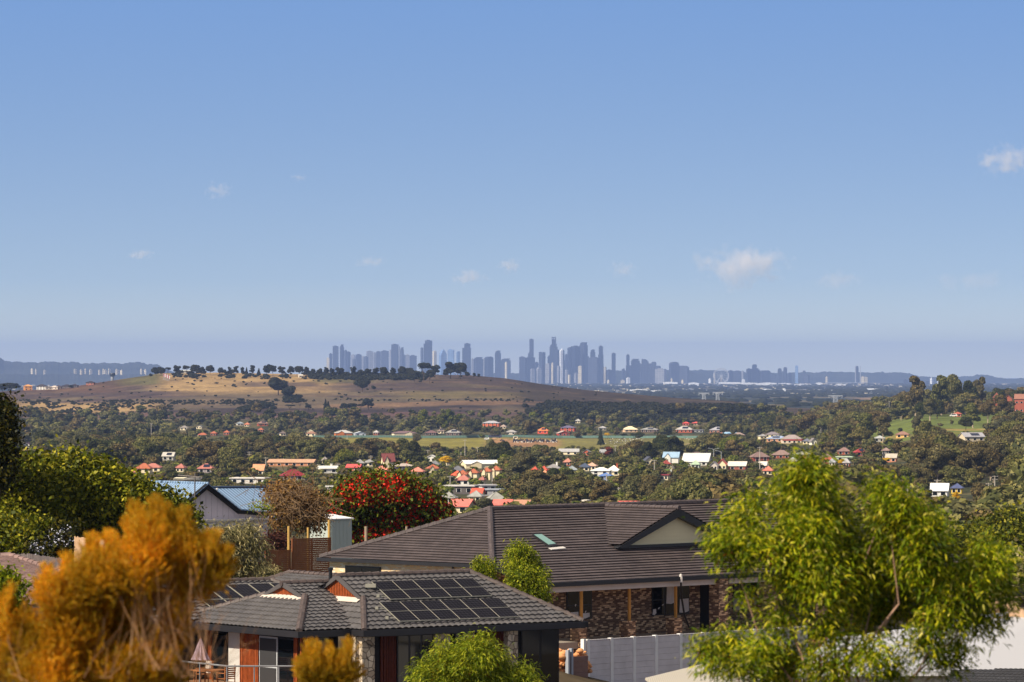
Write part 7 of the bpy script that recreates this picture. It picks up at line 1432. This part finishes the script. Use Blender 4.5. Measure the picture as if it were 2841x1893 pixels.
for px, y0, y1, d, w, m, lab in ((801, 1460, 1600, 262, 7.5, PT, "yellow pine post, tallest of the three over the slat fence"), (854.6, 1464, 1600, 264, 6.5, PT, "yellow pine post in the middle of the slat fence"), (913, 1443, 1600, 266, 8, PT, "yellow pine post against the shed corner"), (1015.5, 1461, 1540, 262, 9, GP, "grey weathered post between shed and brick house roof"), (1128, 1461, 1500, 266, 7, GP, "short grey post at the foot of the red-flowering tree"), (505, 1439, 1500, 250, 6, PT, "yellow post behind the golden shrub's tip")):
    a, q = P(px, y0, d), P(px, y1, d); b = MB(); r = w / 2 / F * d; b.tube(q, a, r, r * .96, 10); o = b.build("timber_post", m, None, q); tag(o, lab, "post")
def slat_fence():
    f = Frame(0, 0, 40); p = P(918, 1594, 260); f.o = Vector((p.x, p.y, 0)); R = empty("slat_fence", f.p(-4, 0, p.z - .3), "stepped brown horizontal slat fence under the pine posts", "fence"); m = plain("dark_stained_slats", (136, 84, 54), .18, 2.)
    for x0, x1, yt in ((810, 918, 1493), (736, 806, 1527), (640, 733, 1560)):
        u0, u1 = f.u_at(x0, 0), f.u_at(x1, 0); zt = f.z_at(yt, (u0 + u1) / 2, 0); z0 = p.z - .4; b = MB(); z = zt
        while z > z0: f.box(b, u0, u1, 0, .03, z - .10, z); z -= .107
        for u in (u0 + .03, (u0 + u1) / 2, u1 - .12): f.box(b, u, u + .09, -.09, -.002, z0, zt)
        b.build("slat_panel", m, R)
slat_fence()
def palings(pts, label, m, w=.12):
    """paling fence along pixel points (px, py_top, distance), 1.9 m high"""
    q0 = P(*pts[0]); R = empty("paling_fence", (q0.x, q0.y, q0.z - 1.9), label, "fence"); b = MB(); i = 0
    for a, c in zip(pts[:-1], pts[1:]):
        A, C = P(*a), P(*c); L = (C - A).length; n = int(L / w); d = (C - A) / n
        for k in range(n): q = A + d * k; hh = random.Random(i).uniform(-.03, .03); i += 1; b.box3(q - Vector((0, 0, 1.9 - hh)), d * .9, (0, .02 + .012 * (k % 2), 0), (0, 0, 1.9))
    b.build("palings", m, R); b = MB()
    for a, c in zip(pts[:-1], pts[1:]): A, C = P(*a), P(*c); b.box3(A + Vector((0, .05, -.5)), C - A, (0, .05, 0), (0, 0, .08))
    b.build("rail", m, R)
PLG = plain("tan_paling_timber", (186, 152, 120), .25, 2.); PLD = plain("grey_paling_timber", (104, 94, 92), .25, 2.)
palings([(206, 1489, 215), (282, 1497, 213), (350, 1508, 211)], "sunlit tan paling fence between green tree and golden shrub", PLG); palings([(-40, 1535, 205), (90, 1538, 203), (190, 1552, 200)], "grey paling fence behind the left tiled roof", PLD)
palings([(2745, 1655, 190), (2800, 1675, 188), (2900, 1712, 184)], "grey-brown paling fence at the right edge above the white roof", PLG)

# right side roofs
def sheet_roof(name, pts, label, mat, cat, wallmat, drop=2.4):
    q = [P(*p) for p in pts]; o = empty(name, sum(q, Vector()) / len(q) - Vector((0, 0, drop)), label, cat); b = MB(); b.prism(q, (0, 0, -.08)); b.build("roof", mat, o); b = MB(); ce = sum(q, Vector()) / len(q)
    b.prism([ce + (p - ce) * .94 + Vector((0, 0, -.1)) for p in q], (0, 0, -drop)); b.build("wall", wallmat, o); return o
def corr(name, rgb, rgb2, sc_=4.0):
    t = NT(name, .5, .4); v = t.coord('UV'); w = t.n("ShaderNodeTexWave"); t.l(v, w.inputs['Vector']); w.inputs['Scale'].default_value = sc_; t.bump(w.outputs[0], .35, .02); n = t.noise(v, .8, 5); return t.col(t.mix(w.outputs[0], lin(rgb), lin(rgb2)))
WHR = corr("white_corrugated_steel", (178, 176, 176), (198, 196, 196))
o = sheet_roof("white_roof_house", [(2300, 1770, 176), (2560, 1738, 184), (2900, 1700, 190), (2900, 1868, 150), (2660, 1862, 150), (2200, 1870, 150)], "large white corrugated roof behind the acacia at the lower right", WHR, "house", BEAM)
b = MB(); q = P(2560, 1736, 184); b.tube(q + Vector((0, 0, .06)), P(2900, 1696, 190) + Vector((0, 0, .06)), .09, .09, 8); b.build("ridge_cap", plain("pale_blue_grey_capping", (170, 176, 188), .05), o)
DT = tilemat("charcoal_shingle", (62, 62, 66), .2, .3, .2, .7, .3)
R_ = empty("dark_roof_house", P(2750, 1893, 140), "dark tiled roof at the bottom right corner", "house"); tiled([P(2640, 1866, 146), P(2900, 1856, 146), P(2900, 1960, 138), P(2600, 1960, 138)], "roof", DT, R_, .3, .03, .02, .15)
b = MB(); b.box3(P(2640, 1960, 139) - Vector((0, 0, 2.5)), (3.2, 0, 0), (0, 3, 0), (0, 0, 2.4)); b.build("wall", BEAM, R_)
sheet_roof("cream_roof_shed", [(1790, 1881, 170), (1950, 1842, 182), (2140, 1842, 184), (2200, 1930, 172), (1850, 1930, 165)], "cream sheet roof rising behind the acacia's lower left leaves", corr("cream_corrugated_steel", (184, 174, 154), (202, 192, 172)), "shed", BEAM)
R_ = empty("tiled_house", P(2830, 1660, 215), "corner of a brown tiled roof at the right edge", "house"); tiled([P(2790, 1652, 214), P(2900, 1600, 222), P(2900, 1660, 214)], "roof", TILE2, R_); b = MB(); b.box3(P(2800, 1655, 215) - Vector((0, 0, 2.5)), (2, 0, 0), (0, 2, 0), (0, 0, 2.4)); b.build("wall", BRK_D, R_)
# ------------------------------------------------------------------ the near trees and shrubs
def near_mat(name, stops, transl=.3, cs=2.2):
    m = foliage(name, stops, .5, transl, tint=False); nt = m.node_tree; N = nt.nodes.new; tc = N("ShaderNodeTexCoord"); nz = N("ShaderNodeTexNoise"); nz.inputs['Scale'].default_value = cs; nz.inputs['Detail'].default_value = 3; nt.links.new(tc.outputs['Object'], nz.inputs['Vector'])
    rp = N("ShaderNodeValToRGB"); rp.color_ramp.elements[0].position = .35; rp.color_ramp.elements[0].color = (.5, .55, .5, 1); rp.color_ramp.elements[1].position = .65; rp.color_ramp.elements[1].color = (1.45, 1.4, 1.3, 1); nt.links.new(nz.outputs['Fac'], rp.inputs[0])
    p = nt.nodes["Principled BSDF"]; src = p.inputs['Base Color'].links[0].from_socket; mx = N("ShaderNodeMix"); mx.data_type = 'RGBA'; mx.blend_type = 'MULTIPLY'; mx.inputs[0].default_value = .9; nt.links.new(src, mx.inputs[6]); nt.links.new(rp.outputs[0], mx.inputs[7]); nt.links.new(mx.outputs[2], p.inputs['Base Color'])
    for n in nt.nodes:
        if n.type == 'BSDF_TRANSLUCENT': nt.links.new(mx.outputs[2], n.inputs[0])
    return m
def ell(px, py, rx, ry, d, dep=None, jd=0.0):
    """an ellipsoid of foliage seen at (px, py) with radii in pixels at distance d"""
    k = d / F; p = P(px, py, d + jd); return (p.x, p.y, p.z, rx * k, (dep or rx) * k, ry * k)
def strands(rng, pos, dirs, L, Wd, bend, nseg=2):
    """long narrow leaves: curved ribbons hanging or reaching from pos along dirs"""
    n = len(pos); side = np.cross(dirs, unit(rng, n)); side /= np.linalg.norm(side, axis=1, keepdims=True) + 1e-9
    V = []; p = pos.copy(); d = dirs.copy(); Lc = L[:, None] / nseg
    for s in range(nseg + 1):
        w = Wd[:, None] * (.35 if s == 0 else (1. if s < nseg else .12)) * .5
        V += [p - side * w, p + side * w]; d = d + bend; d /= np.linalg.norm(d, axis=1, keepdims=True); p = p + d * Lc
    V = np.stack(V, 1); k = 2 * (nseg + 1); base = (np.arange(n) * k)[:, None]
    Q = np.concatenate([base + np.array([2 * s, 2 * s + 1, 2 * s + 3, 2 * s + 2]) for s in range(nseg)]); return V.reshape(-1, 3), Q.reshape(-1, 4)
def stems(b, root, lobes, r0, rng, n=None, wob=.12, seg=4):
    root = Vector(root)
    for q in (lobes if n is None else [lobes[i] for i in rng.choice(len(lobes), min(n, len(lobes)), replace=False)]):
        t = root.lerp(Vector(q[:3]), .84); L = (t - root).length; pts = [root]
        for s in range(1, seg + 1): k = s / seg; pts.append(root.lerp(t, k) + Vector(rng.normal(size=3)) * L * wob * .3 * (1 - abs(2 * k - 1)) + Vector((0, 0, -L * .05 * math.sin(k * 3.1))))
        b.path(pts, [r0 * (1 - .8 * s / seg) for s in range(seg + 1)], 6)

# big acacia, out of focus at the right
def acacia(name, label, cat, d, lobes_px, n, seed, L0=.105, W0=.011, root=None, mats=None, jd=.5, clump=40, brown=0.03, trunk_r=.06, corek=0., group=None, sp_=.9):
    rng = np.random.RandomState(seed); lobes = [ell(*q[:4], d, jd=rng.uniform(-jd, jd)) for q in lobes_px]; rt = Vector(root) if root else P(lobes_px[0][0], 2100, d)
    R = empty(name, rt, label, cat, group); p, u = on_lobes(rng, lobes, n // clump, .45, -.9)
    # drooping clumps: leaves fan out of twig ends
    pos = np.repeat(p, clump, 0) + rng.normal(size=(len(p) * clump, 3)) * L0 * sp_; uu = np.repeat(u, clump, 0)
    out = uu * np.array([1, 1, .25]); dirs = out * .8 + rng.normal(size=out.shape) * .45 + np.array([0, 0, .15]); dirs /= np.linalg.norm(dirs, axis=1, keepdims=True)
    m = len(pos); V, Q = strands(rng, pos, dirs, L0 * rng.uniform(.6, 1.35, m), W0 * rng.uniform(.7, 1.4, m), np.array([0, 0, -.38]), 3)
    T = None
    if corek: cv, ct = cores(lobes, corek, rng); T = ct + len(V); V = np.concatenate([V, cv])
    mesh_np("crown", V, Q, T, mats[0], parent=R)
    if brown:
        k = rng.choice(len(p), max(2, int(len(p) * brown))); pos = np.repeat(p[k] * .98 + np.array(rt) * .02, 60, 0) + rng.normal(size=(len(k) * 60, 3)) * L0 * .5
        V, Q = leaves(rng, pos, unit(rng, len(pos)), np.full(len(pos), L0 * .3), .7); tag(mesh_np("dry_seed_pods", V, Q, None, mats[1], parent=R), kind='stuff')
    b = MB(); r2 = np.random.RandomState(seed + 1); mid = np.mean(np.array(lobes)[:, :3], 0); fork = rt.lerp(Vector(mid), .45)
    b.path([rt, rt.lerp(fork, .5) + Vector((trunk_r, 0, 0)), fork], [trunk_r, trunk_r * .85, trunk_r * .7], 8); b.build("trunk", mats[2], R)
    b = MB(); stems(b, fork, lobes, trunk_r * .5, r2, min(18, len(lobes)), .2); b.build("branches", mats[2], R); return R
ACM = near_mat("bright_acacia_leaves", [(0, (46, 64, 8)), (.35, (92, 114, 10)), (.65, (146, 156, 18)), (.9, (198, 186, 36)), (1, (214, 204, 110))], .34); PODM = near_mat("rusty_seed_pods", [(0, (92, 48, 14)), (1, (156, 92, 30))]); PB = plain("pinkish_pale_bark", (160, 128, 106), .15, 6.)
ALOB = [(2240,1330,75,70),(2215,1400,90,80),(2290,1420,80,80),(2330,1500,80,80),(2230,1500,110,90),(2185,1585,64,54),(2060,1440,60,50),(2035,1530,60,60),(2110,1530,70,70),(2090,1400,40,40),(2270,1610,110,90),(2360,1610,90,90),(2440,1560,80,80),(2470,1460,70,70),(2500,1400,60,60),(2440,1370,36,50),(2545,1440,60,60),(2580,1500,60,70),(2540,1560,80,80),(2500,1660,110,80),(2610,1600,70,70),(2680,1640,80,80),(2740,1560,55,60),(2770,1620,60,70),(2720,1720,70,60),(2620,1720,90,70),(2560,1780,90,60),(2400,1700,110,80),(2300,1740,80,70),(2180,1720,70,60),(2070,1665,30,26),(1995,1500,34,36),(2030,1790,70,60),(1980,1830,60,60),(1950,1800,44,44),(2120,1810,80,60),(2200,1830,70,60),(2060,1860,80,50),(2300,1850,90,60),(2420,1820,90,60),(2480,1870,90,50),(2620,1840,60,50),(2660,1790,50,50),(2150,1880,90,50),(2780,1690,40,50),(2760,1540,36,40)]
ALOB = [(x, y, rx * (.7 if y < 1680 else .56), ry * (.76 if y < 1680 else .56)) for x, y, rx, ry in ALOB]
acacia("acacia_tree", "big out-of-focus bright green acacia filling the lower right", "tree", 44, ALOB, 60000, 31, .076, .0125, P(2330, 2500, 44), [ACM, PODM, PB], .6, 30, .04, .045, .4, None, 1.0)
ACM2 = near_mat("fresh_acacia_leaves", [(0, (62, 78, 14)), (.4, (108, 124, 20)), (1, (178, 176, 50))], .35)
acacia("acacia_tree", "small green acacia, nearest tree at the bottom centre before the stone piers", "tree", 110, [(1328,1792,34,24),(1290,1818,38,28),(1230,1818,34,28),(1260,1862,62,36),(1190,1862,38,30),(1180,1890,40,40),(1330,1830,60,44),(1370,1850,40,40),(1400,1880,50,30),(1450,1890,40,24),(1250,1900,80,40),(1330,1900,80,40),(1342,1784,16,20),(1455,1868,16,20)], 19000, 33, .13, .02, P(1240, 2080, 110), [ACM2, PODM, PB], .5, 24, .06, .05, .45)
acacia("young_tree", "narrow young tree left of a pair before the brick corner", "tree", 215, [(1335,1570,16,24),(1345,1600,24,24),(1325,1600,16,16),(1360,1575,14,18),(1350,1630,22,22),(1368,1645,18,18),(1355,1660,14,14)], 6000, 35, .15, .035, P(1365, 1700, 215), [ACM2, PODM, PB], .4, 14, .0, .04, .5)
acacia("young_tree", "fuller young tree right of a pair before the brick house", "tree", 214, [(1445,1530,30,24),(1425,1560,22,30),(1465,1560,26,30),(1450,1600,40,34),(1490,1600,26,26),(1430,1635,26,26),(1480,1640,36,34),(1505,1655,18,24),(1450,1660,34,24),(1495,1620,22,22),(1500,1680,16,16)], 14000, 36, .15, .035, P(1450, 1730, 214), [ACM2, PODM, PB], .5, 14, .0, .05, .6)
GGM = near_mat("grey_eucalypt_leaves", [(0, (72, 72, 46)), (.4, (118, 112, 74)), (.8, (160, 148, 104)), (1, (192, 178, 134))], .2)
acacia("eucalypt_sapling", "grey-green eucalypt in front of the pale lean-to wall", "tree", 232, [(690,1474,22,16),(645,1478,28,18),(605,1482,30,18),(670,1500,44,30),(710,1530,26,30),(650,1540,50,34),(600,1520,40,34),(690,1570,36,28),(640,1580,36,26),(570,1500,24,24),(660,1600,20,14),(700,1480,10,16)], 11000, 37, .26, .03, P(655, 1690, 232), [GGM, PODM, BARKD], .6, 14, .0, .07, .55)
acacia("eucalypt_sapling", "little olive bush at the foot of the slat fence", "bush", 236, [(740,1590,20,16),(755,1596,16,12),(728,1602,16,10),(765,1606,10,8)], 1800, 38, .2, .03, P(744, 1640, 236), [GGM, PODM, BARKD], .3, 12, .0, .03, .55)

# golden shrub, strongly out of focus at the left
def golden(label, lobes_px, spires, n, seed, d, mats, root, cat="shrub", dead=None):
    rng = np.random.RandomState(seed); R = empty("golden_shrub", root, label, cat)
    lobes = [ell(*q, d, jd=rng.uniform(-.35, .35)) for q in lobes_px]; p, u = on_lobes(rng, lobes, n, .3, -.95)
    r3 = random.Random(seed)
    for q in lobes_px:
        for _ in range(3): x0 = q[0] + r3.uniform(-.8, .8) * q[2]; y0 = q[1] - q[3] * r3.uniform(.2, .8); spires = spires + [(x0, y0, x0 + r3.uniform(-16, 22), y0 - r3.uniform(28, 62), r3.uniform(7, 13))]
    if spires:
        sp = []
        for x0, y0, x1, y1, w in spires:   # upright plumes
            m = int(w * 5.0)
            for i in range(m): t = rng.rand() ** .8; sp.append(tuple(P(x0 + (x1 - x0) * t + rng.normal() * w * .34 * (1.1 - t), y0 + (y1 - y0) * t, d + rng.normal() * .12)) )
        p = np.concatenate([p, np.array(sp)]); u = np.concatenate([u, np.tile([[0, 0, 1.]], (len(sp), 1))])
    ax = u * .55 + np.array([0, 0, .75]) + rng.normal(size=p.shape) * .35; ax /= np.linalg.norm(ax, axis=1, keepdims=True)
    kk = 44; L = .1; t = rng.rand(len(p) * kk) ; P2 = np.repeat(p, kk, 0) + np.repeat(ax, kk, 0) * (t * L)[:, None]; dr = np.repeat(ax, kk, 0) * .9 + unit(rng, len(P2)) * .8; dr /= np.linalg.norm(dr, axis=1, keepdims=True)
    nr = np.cross(dr, unit(rng, len(P2))); nr /= np.linalg.norm(nr, axis=1, keepdims=True) + 1e-9
    V, Q = leaves(rng, P2, nr, .017 * rng.uniform(.7, 1.4, len(P2)), .3, dr); V = V.reshape(-1, 4, 3); half = int(len(V) * .5)
    T = None; cv, ct = cores(lobes, .32, rng); V = V.reshape(-1, 3); T = ct + len(V); mesh_np("foliage", np.concatenate([V, cv]), Q, T, mats[0], parent=R)
    b = MB(); r2 = np.random.RandomState(seed + 5); stems(b, root, lobes, .022, r2, 16); b.build("stems", mats[2], R)
    if dead:
        b = MB()
        for x0, y0, x1, y1, m in dead:
            for i in range(m):
                a = P(x0 + rng.normal() * 26, y0, d - .25 + rng.normal() * .25); c_ = P(x1 + rng.normal() * 60, y1 + rng.normal() * 50, d - .3 + rng.normal() * .3); mid = (a + c_) / 2 + Vector(rng.normal(size=3)) * .06; b.path([a, mid, c_], [.0022, .0016, .0008], 4)
        b.build("dry_twigs", mats[3], R)
    return R
GM = near_mat("golden_leaves", [(0, (140, 94, 10)), (.3, (206, 142, 18)), (.6, (234, 176, 34)), (.8, (160, 152, 30)), (1, (246, 206, 90))], .5); GST = plain("pale_brown_stems", (150, 118, 86), .2, 8.); DRY = plain("dry_grey_twigs", (150, 112, 78), .2, 8.)
GLOB = [(480,1545,64,60),(415,1510,50,56),(525,1600,50,54),(380,1580,80,70),(280,1600,80,60),(250,1640,90,70),(170,1660,70,50),(330,1680,90,70),(440,1640,90,80),(545,1630,50,50),(600,1590,40,50),(200,1740,90,70),(140,1810,80,60),(60,1780,70,60),(30,1860,70,60),(130,1880,90,60),(260,1820,90,70),(330,1880,90,70),(230,1900,90,50),(430,1900,70,50),(20,1730,30,40),(350,1770,80,70),(480,1760,40,56),(548,1560,30,40),(390,1860,60,60),(470,1880,40,30)]
GLOB = [(x, y + 8, rx * .84, ry * .9) for x, y, rx, ry in GLOB]
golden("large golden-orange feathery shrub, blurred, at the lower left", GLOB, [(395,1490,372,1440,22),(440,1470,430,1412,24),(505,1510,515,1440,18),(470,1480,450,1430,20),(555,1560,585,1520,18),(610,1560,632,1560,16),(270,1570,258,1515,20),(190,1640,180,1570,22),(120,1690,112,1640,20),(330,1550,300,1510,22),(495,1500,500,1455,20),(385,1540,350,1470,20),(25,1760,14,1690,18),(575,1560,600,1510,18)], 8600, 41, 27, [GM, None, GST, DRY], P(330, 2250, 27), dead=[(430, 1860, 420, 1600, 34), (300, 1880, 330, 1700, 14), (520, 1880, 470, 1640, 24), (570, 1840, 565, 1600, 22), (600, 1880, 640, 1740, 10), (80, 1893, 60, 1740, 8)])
golden("small golden shrub tip rising at the bottom edge, centre left", [(905,1880,60,30),(870,1870,30,26),(950,1880,36,24)], [(865,1880,862,1832,12),(900,1870,925,1836,14),(945,1870,958,1838,12),(835,1890,826,1860,10),(890,1880,880,1850,12)], 1500, 42, 30, [GM, None, GST, DRY], P(900, 2150, 30))

# leafy trees with small bright leaves
def bushy(name, label, cat, d, lobes_px, n, ls, mat, seed, root, core=.85, trunk=.12, extra=None, group=None, jd=2., bark=None, shell=.6):
    rng = np.random.RandomState(seed); lobes = [ell(*q, d, jd=rng.uniform(-jd, jd)) for q in lobes_px]; R = empty(name, root, label, cat, group); p, u = on_lobes(rng, lobes, n, shell, -.8)
    # gather leaves into clumps so light and dark patches form
    k = rng.randint(0, len(p), n); c_ = p[k] + rng.normal(size=(n, 3)) * ls * 1.6; nr = u[k] * .5 + unit(rng, n) * .9 + np.array([0, 0, .3]); nr /= np.linalg.norm(nr, axis=1, keepdims=True)
    V, Q = leaves(rng, c_, nr, ls * rng.uniform(.6, 1.4, n), .6); cv, ct = cores(lobes, core, rng); mesh_np("crown", np.concatenate([V, cv]), Q, ct + len(V), mat, parent=R)
    b = MB(); stems(b, root, lobes, trunk, rng, 8); b.build("trunk", bark or BARKD, R)
    if extra:
        nm, m, cnt, sz, top = extra; q = np.where(u[:, 2] > top)[0]; s = p[rng.choice(q, cnt)]; cn = 7; s = np.repeat(s, cn, 0) + rng.normal(size=(cnt * cn, 3)) * sz * .9 + np.array([0, -.08, .08]); V, Q = leaves(rng, s, unit(rng, len(s)), sz * rng.uniform(.6, 1.3, len(s)), .75); tag(mesh_np(nm, V, Q, None, m, parent=R), kind='stuff')
    return R
LGM = near_mat("glossy_small_leaves", [(0, (44, 54, 10)), (.4, (86, 94, 16)), (.8, (132, 130, 28)), (1, (180, 166, 50))], .25); DGM = near_mat("dark_glossy_leaves", [(0, (18, 24, 8)), (.5, (44, 48, 12)), (1, (86, 76, 18))], .15)
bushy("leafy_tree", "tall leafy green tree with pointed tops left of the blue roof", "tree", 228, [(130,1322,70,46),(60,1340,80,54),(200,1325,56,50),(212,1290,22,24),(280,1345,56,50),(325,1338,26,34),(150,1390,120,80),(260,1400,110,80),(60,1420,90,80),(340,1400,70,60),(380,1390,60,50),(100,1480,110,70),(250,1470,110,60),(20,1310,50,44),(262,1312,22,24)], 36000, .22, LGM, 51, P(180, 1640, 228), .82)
bushy("leafy_tree", "lower leafy green tree whose right side meets the grey gable", "tree", 236, [(415,1410,54,34),(465,1412,50,32),(500,1436,34,34),(380,1440,60,50),(450,1450,70,44),(330,1460,60,40),(300,1500,60,30),(520,1470,30,30),(400,1480,50,30)], 15000, .22, LGM, 52, P(420, 1600, 236), .82)
bushy("leafy_tree", "very dark tree with gold-tinged top at the far left edge", "tree", 222, [(-6,1170,42,44),(2,1136,26,22),(-20,1240,56,60),(-10,1310,46,50),(-30,1200,60,70)], 9000, .2, DGM, 53, P(-30, 1640, 222), .88, jd=.8)
bushy("leafy_shrub", "sunlit yellow-green shrub at the left edge above the grey fence", "shrub", 218, [(30,1480,60,40),(0,1500,60,44),(80,1500,40,30),(60,1520,60,30),(110,1480,30,30)], 9000, .2, LGM, 54, P(40, 1600, 218), .8)
bushy("leafy_shrub", "bright green shrub tip at the left edge over the tiled roof", "shrub", 120, [(10,1640,26,30),(4,1680,36,26),(20,1620,12,12)], 3500, .13, ACM2, 55, P(-10, 1800, 120), .75, jd=.3)
bushy("flowering_shrub", "white-flowering plumbago shrub by the paling fence, left", "shrub", 216, [(120,1500,34,30),(160,1510,44,34),(195,1520,26,24),(110,1530,30,24),(180,1490,20,18)], 6000, .18, DGM, 56, P(150, 1600, 216), .8, extra=("white_flowers", plain("white_petals", (226, 226, 240), .04), 260, .10, -.3), jd=.6)
bushy("coral_tree", "wide round tree covered in red flowers behind the shed", "tree", 300, [(1000,1380,60,46),(1080,1370,70,44),(1150,1390,60,40),(950,1410,46,40),(1200,1430,44,44),(1100,1430,90,60),(1010,1450,80,50),(1190,1470,54,40),(1060,1490,90,40),(1130,1500,70,36),(930,1450,30,30),(980,1500,50,34),(1225,1440,20,26),(1030,1345,30,22),(1110,1345,24,20)], 30000, .26, near_mat("coral_tree_leaves", [(0, (38, 48, 12)), (.5, (72, 84, 22)), (1, (124, 122, 40))], .2), 57, P(1080, 1620, 300), .86, .25, extra=("red_flowers", plain("scarlet_petals", (214, 44, 18), .3, 6., .6), 5600, .165, -.7))
VM = near_mat("dry_vine_leaves", [(0, (86, 58, 30)), (.5, (132, 96, 52)), (1, (170, 134, 76))], .2)
R_ = bushy("dry_vine", "tangled brown leafless vine hanging over the shed", "vine", 272, [(770,1372,34,22),(800,1362,36,22),(835,1390,46,30),(795,1400,46,34),(850,1420,40,34),(880,1440,24,40),(810,1440,60,40),(870,1400,26,20)], 9000, .16, VM, 58, P(800, 1600, 272), .5, .05, jd=1.0, shell=.3)
rng = np.random.RandomState(77); b = MB()
for i in range(420):
    x, y = rng.normal(818, 48), rng.normal(1392, 26); a = P(x, y, 271 + rng.normal()); q = a + Vector((rng.normal() * .6, rng.normal() * .4, rng.normal() * .4)); e = q + Vector((rng.normal() * .5, rng.normal() * .3, -abs(rng.normal()) * .7)); b.path([a, q, e], [.02, .015, .006], 4)
tag(b.build("hanging_stems", plain("brown_vine_stems", (122, 98, 72), .25, 5.), R_), kind='stuff')
bushy("palm_shrub", "yellow-green strappy plant at the left foot of the dry vine", "shrub", 268, [(716,1408,22,6),(735,1413,20,5)], 240, .12, ACM2, 59, P(720, 1460, 268), .5, .04, jd=.4)
bushy("leafy_shrub", "small purple-brown shrub behind the slat fence", "shrub", 268, [(760,1505,22,16),(785,1512,18,12),(745,1515,14,10)], 1800, .16, near_mat("purple_brown_leaves", [(0, (56, 34, 34)), (1, (104, 66, 56))]), 60, P(765, 1560, 268), .7, .04, jd=.4)
HGM = near_mat("hedge_leaves", [(0, (40, 50, 12)), (.5, (86, 92, 20)), (1, (140, 132, 30))], .2)
bushy("hedge", "long yellow-green hedge at the right edge behind the acacia", "hedge", 330, [(2680,1520,40,24),(2720,1510,40,26),(2770,1530,40,26),(2820,1520,44,30),(2860,1510,40,30),(2640,1540,40,26),(2790,1560,60,30),(2850,1570,50,34),(2700,1560,60,30),(2600,1550,40,30)], 16000, .3, HGM, 61, P(2750, 1640, 330), .85, .1)
bushy("leafy_tree", "olive bushy tree low at the right edge above the paling fence", "tree", 260, [(2800,1600,40,34),(2840,1590,40,36),(2850,1630,30,24)], 6000, .24, GGM, 62, P(2830, 1700, 260), .8, .08)
bushy("leafy_tree", "yellow-green bush mound on the slope behind the hedge", "tree", 480, [(2750,1480,60,26),(2820,1465,50,30),(2690,1500,50,20)], 7000, .4, HGM, 63, P(2760, 1560, 480), .85, .1)
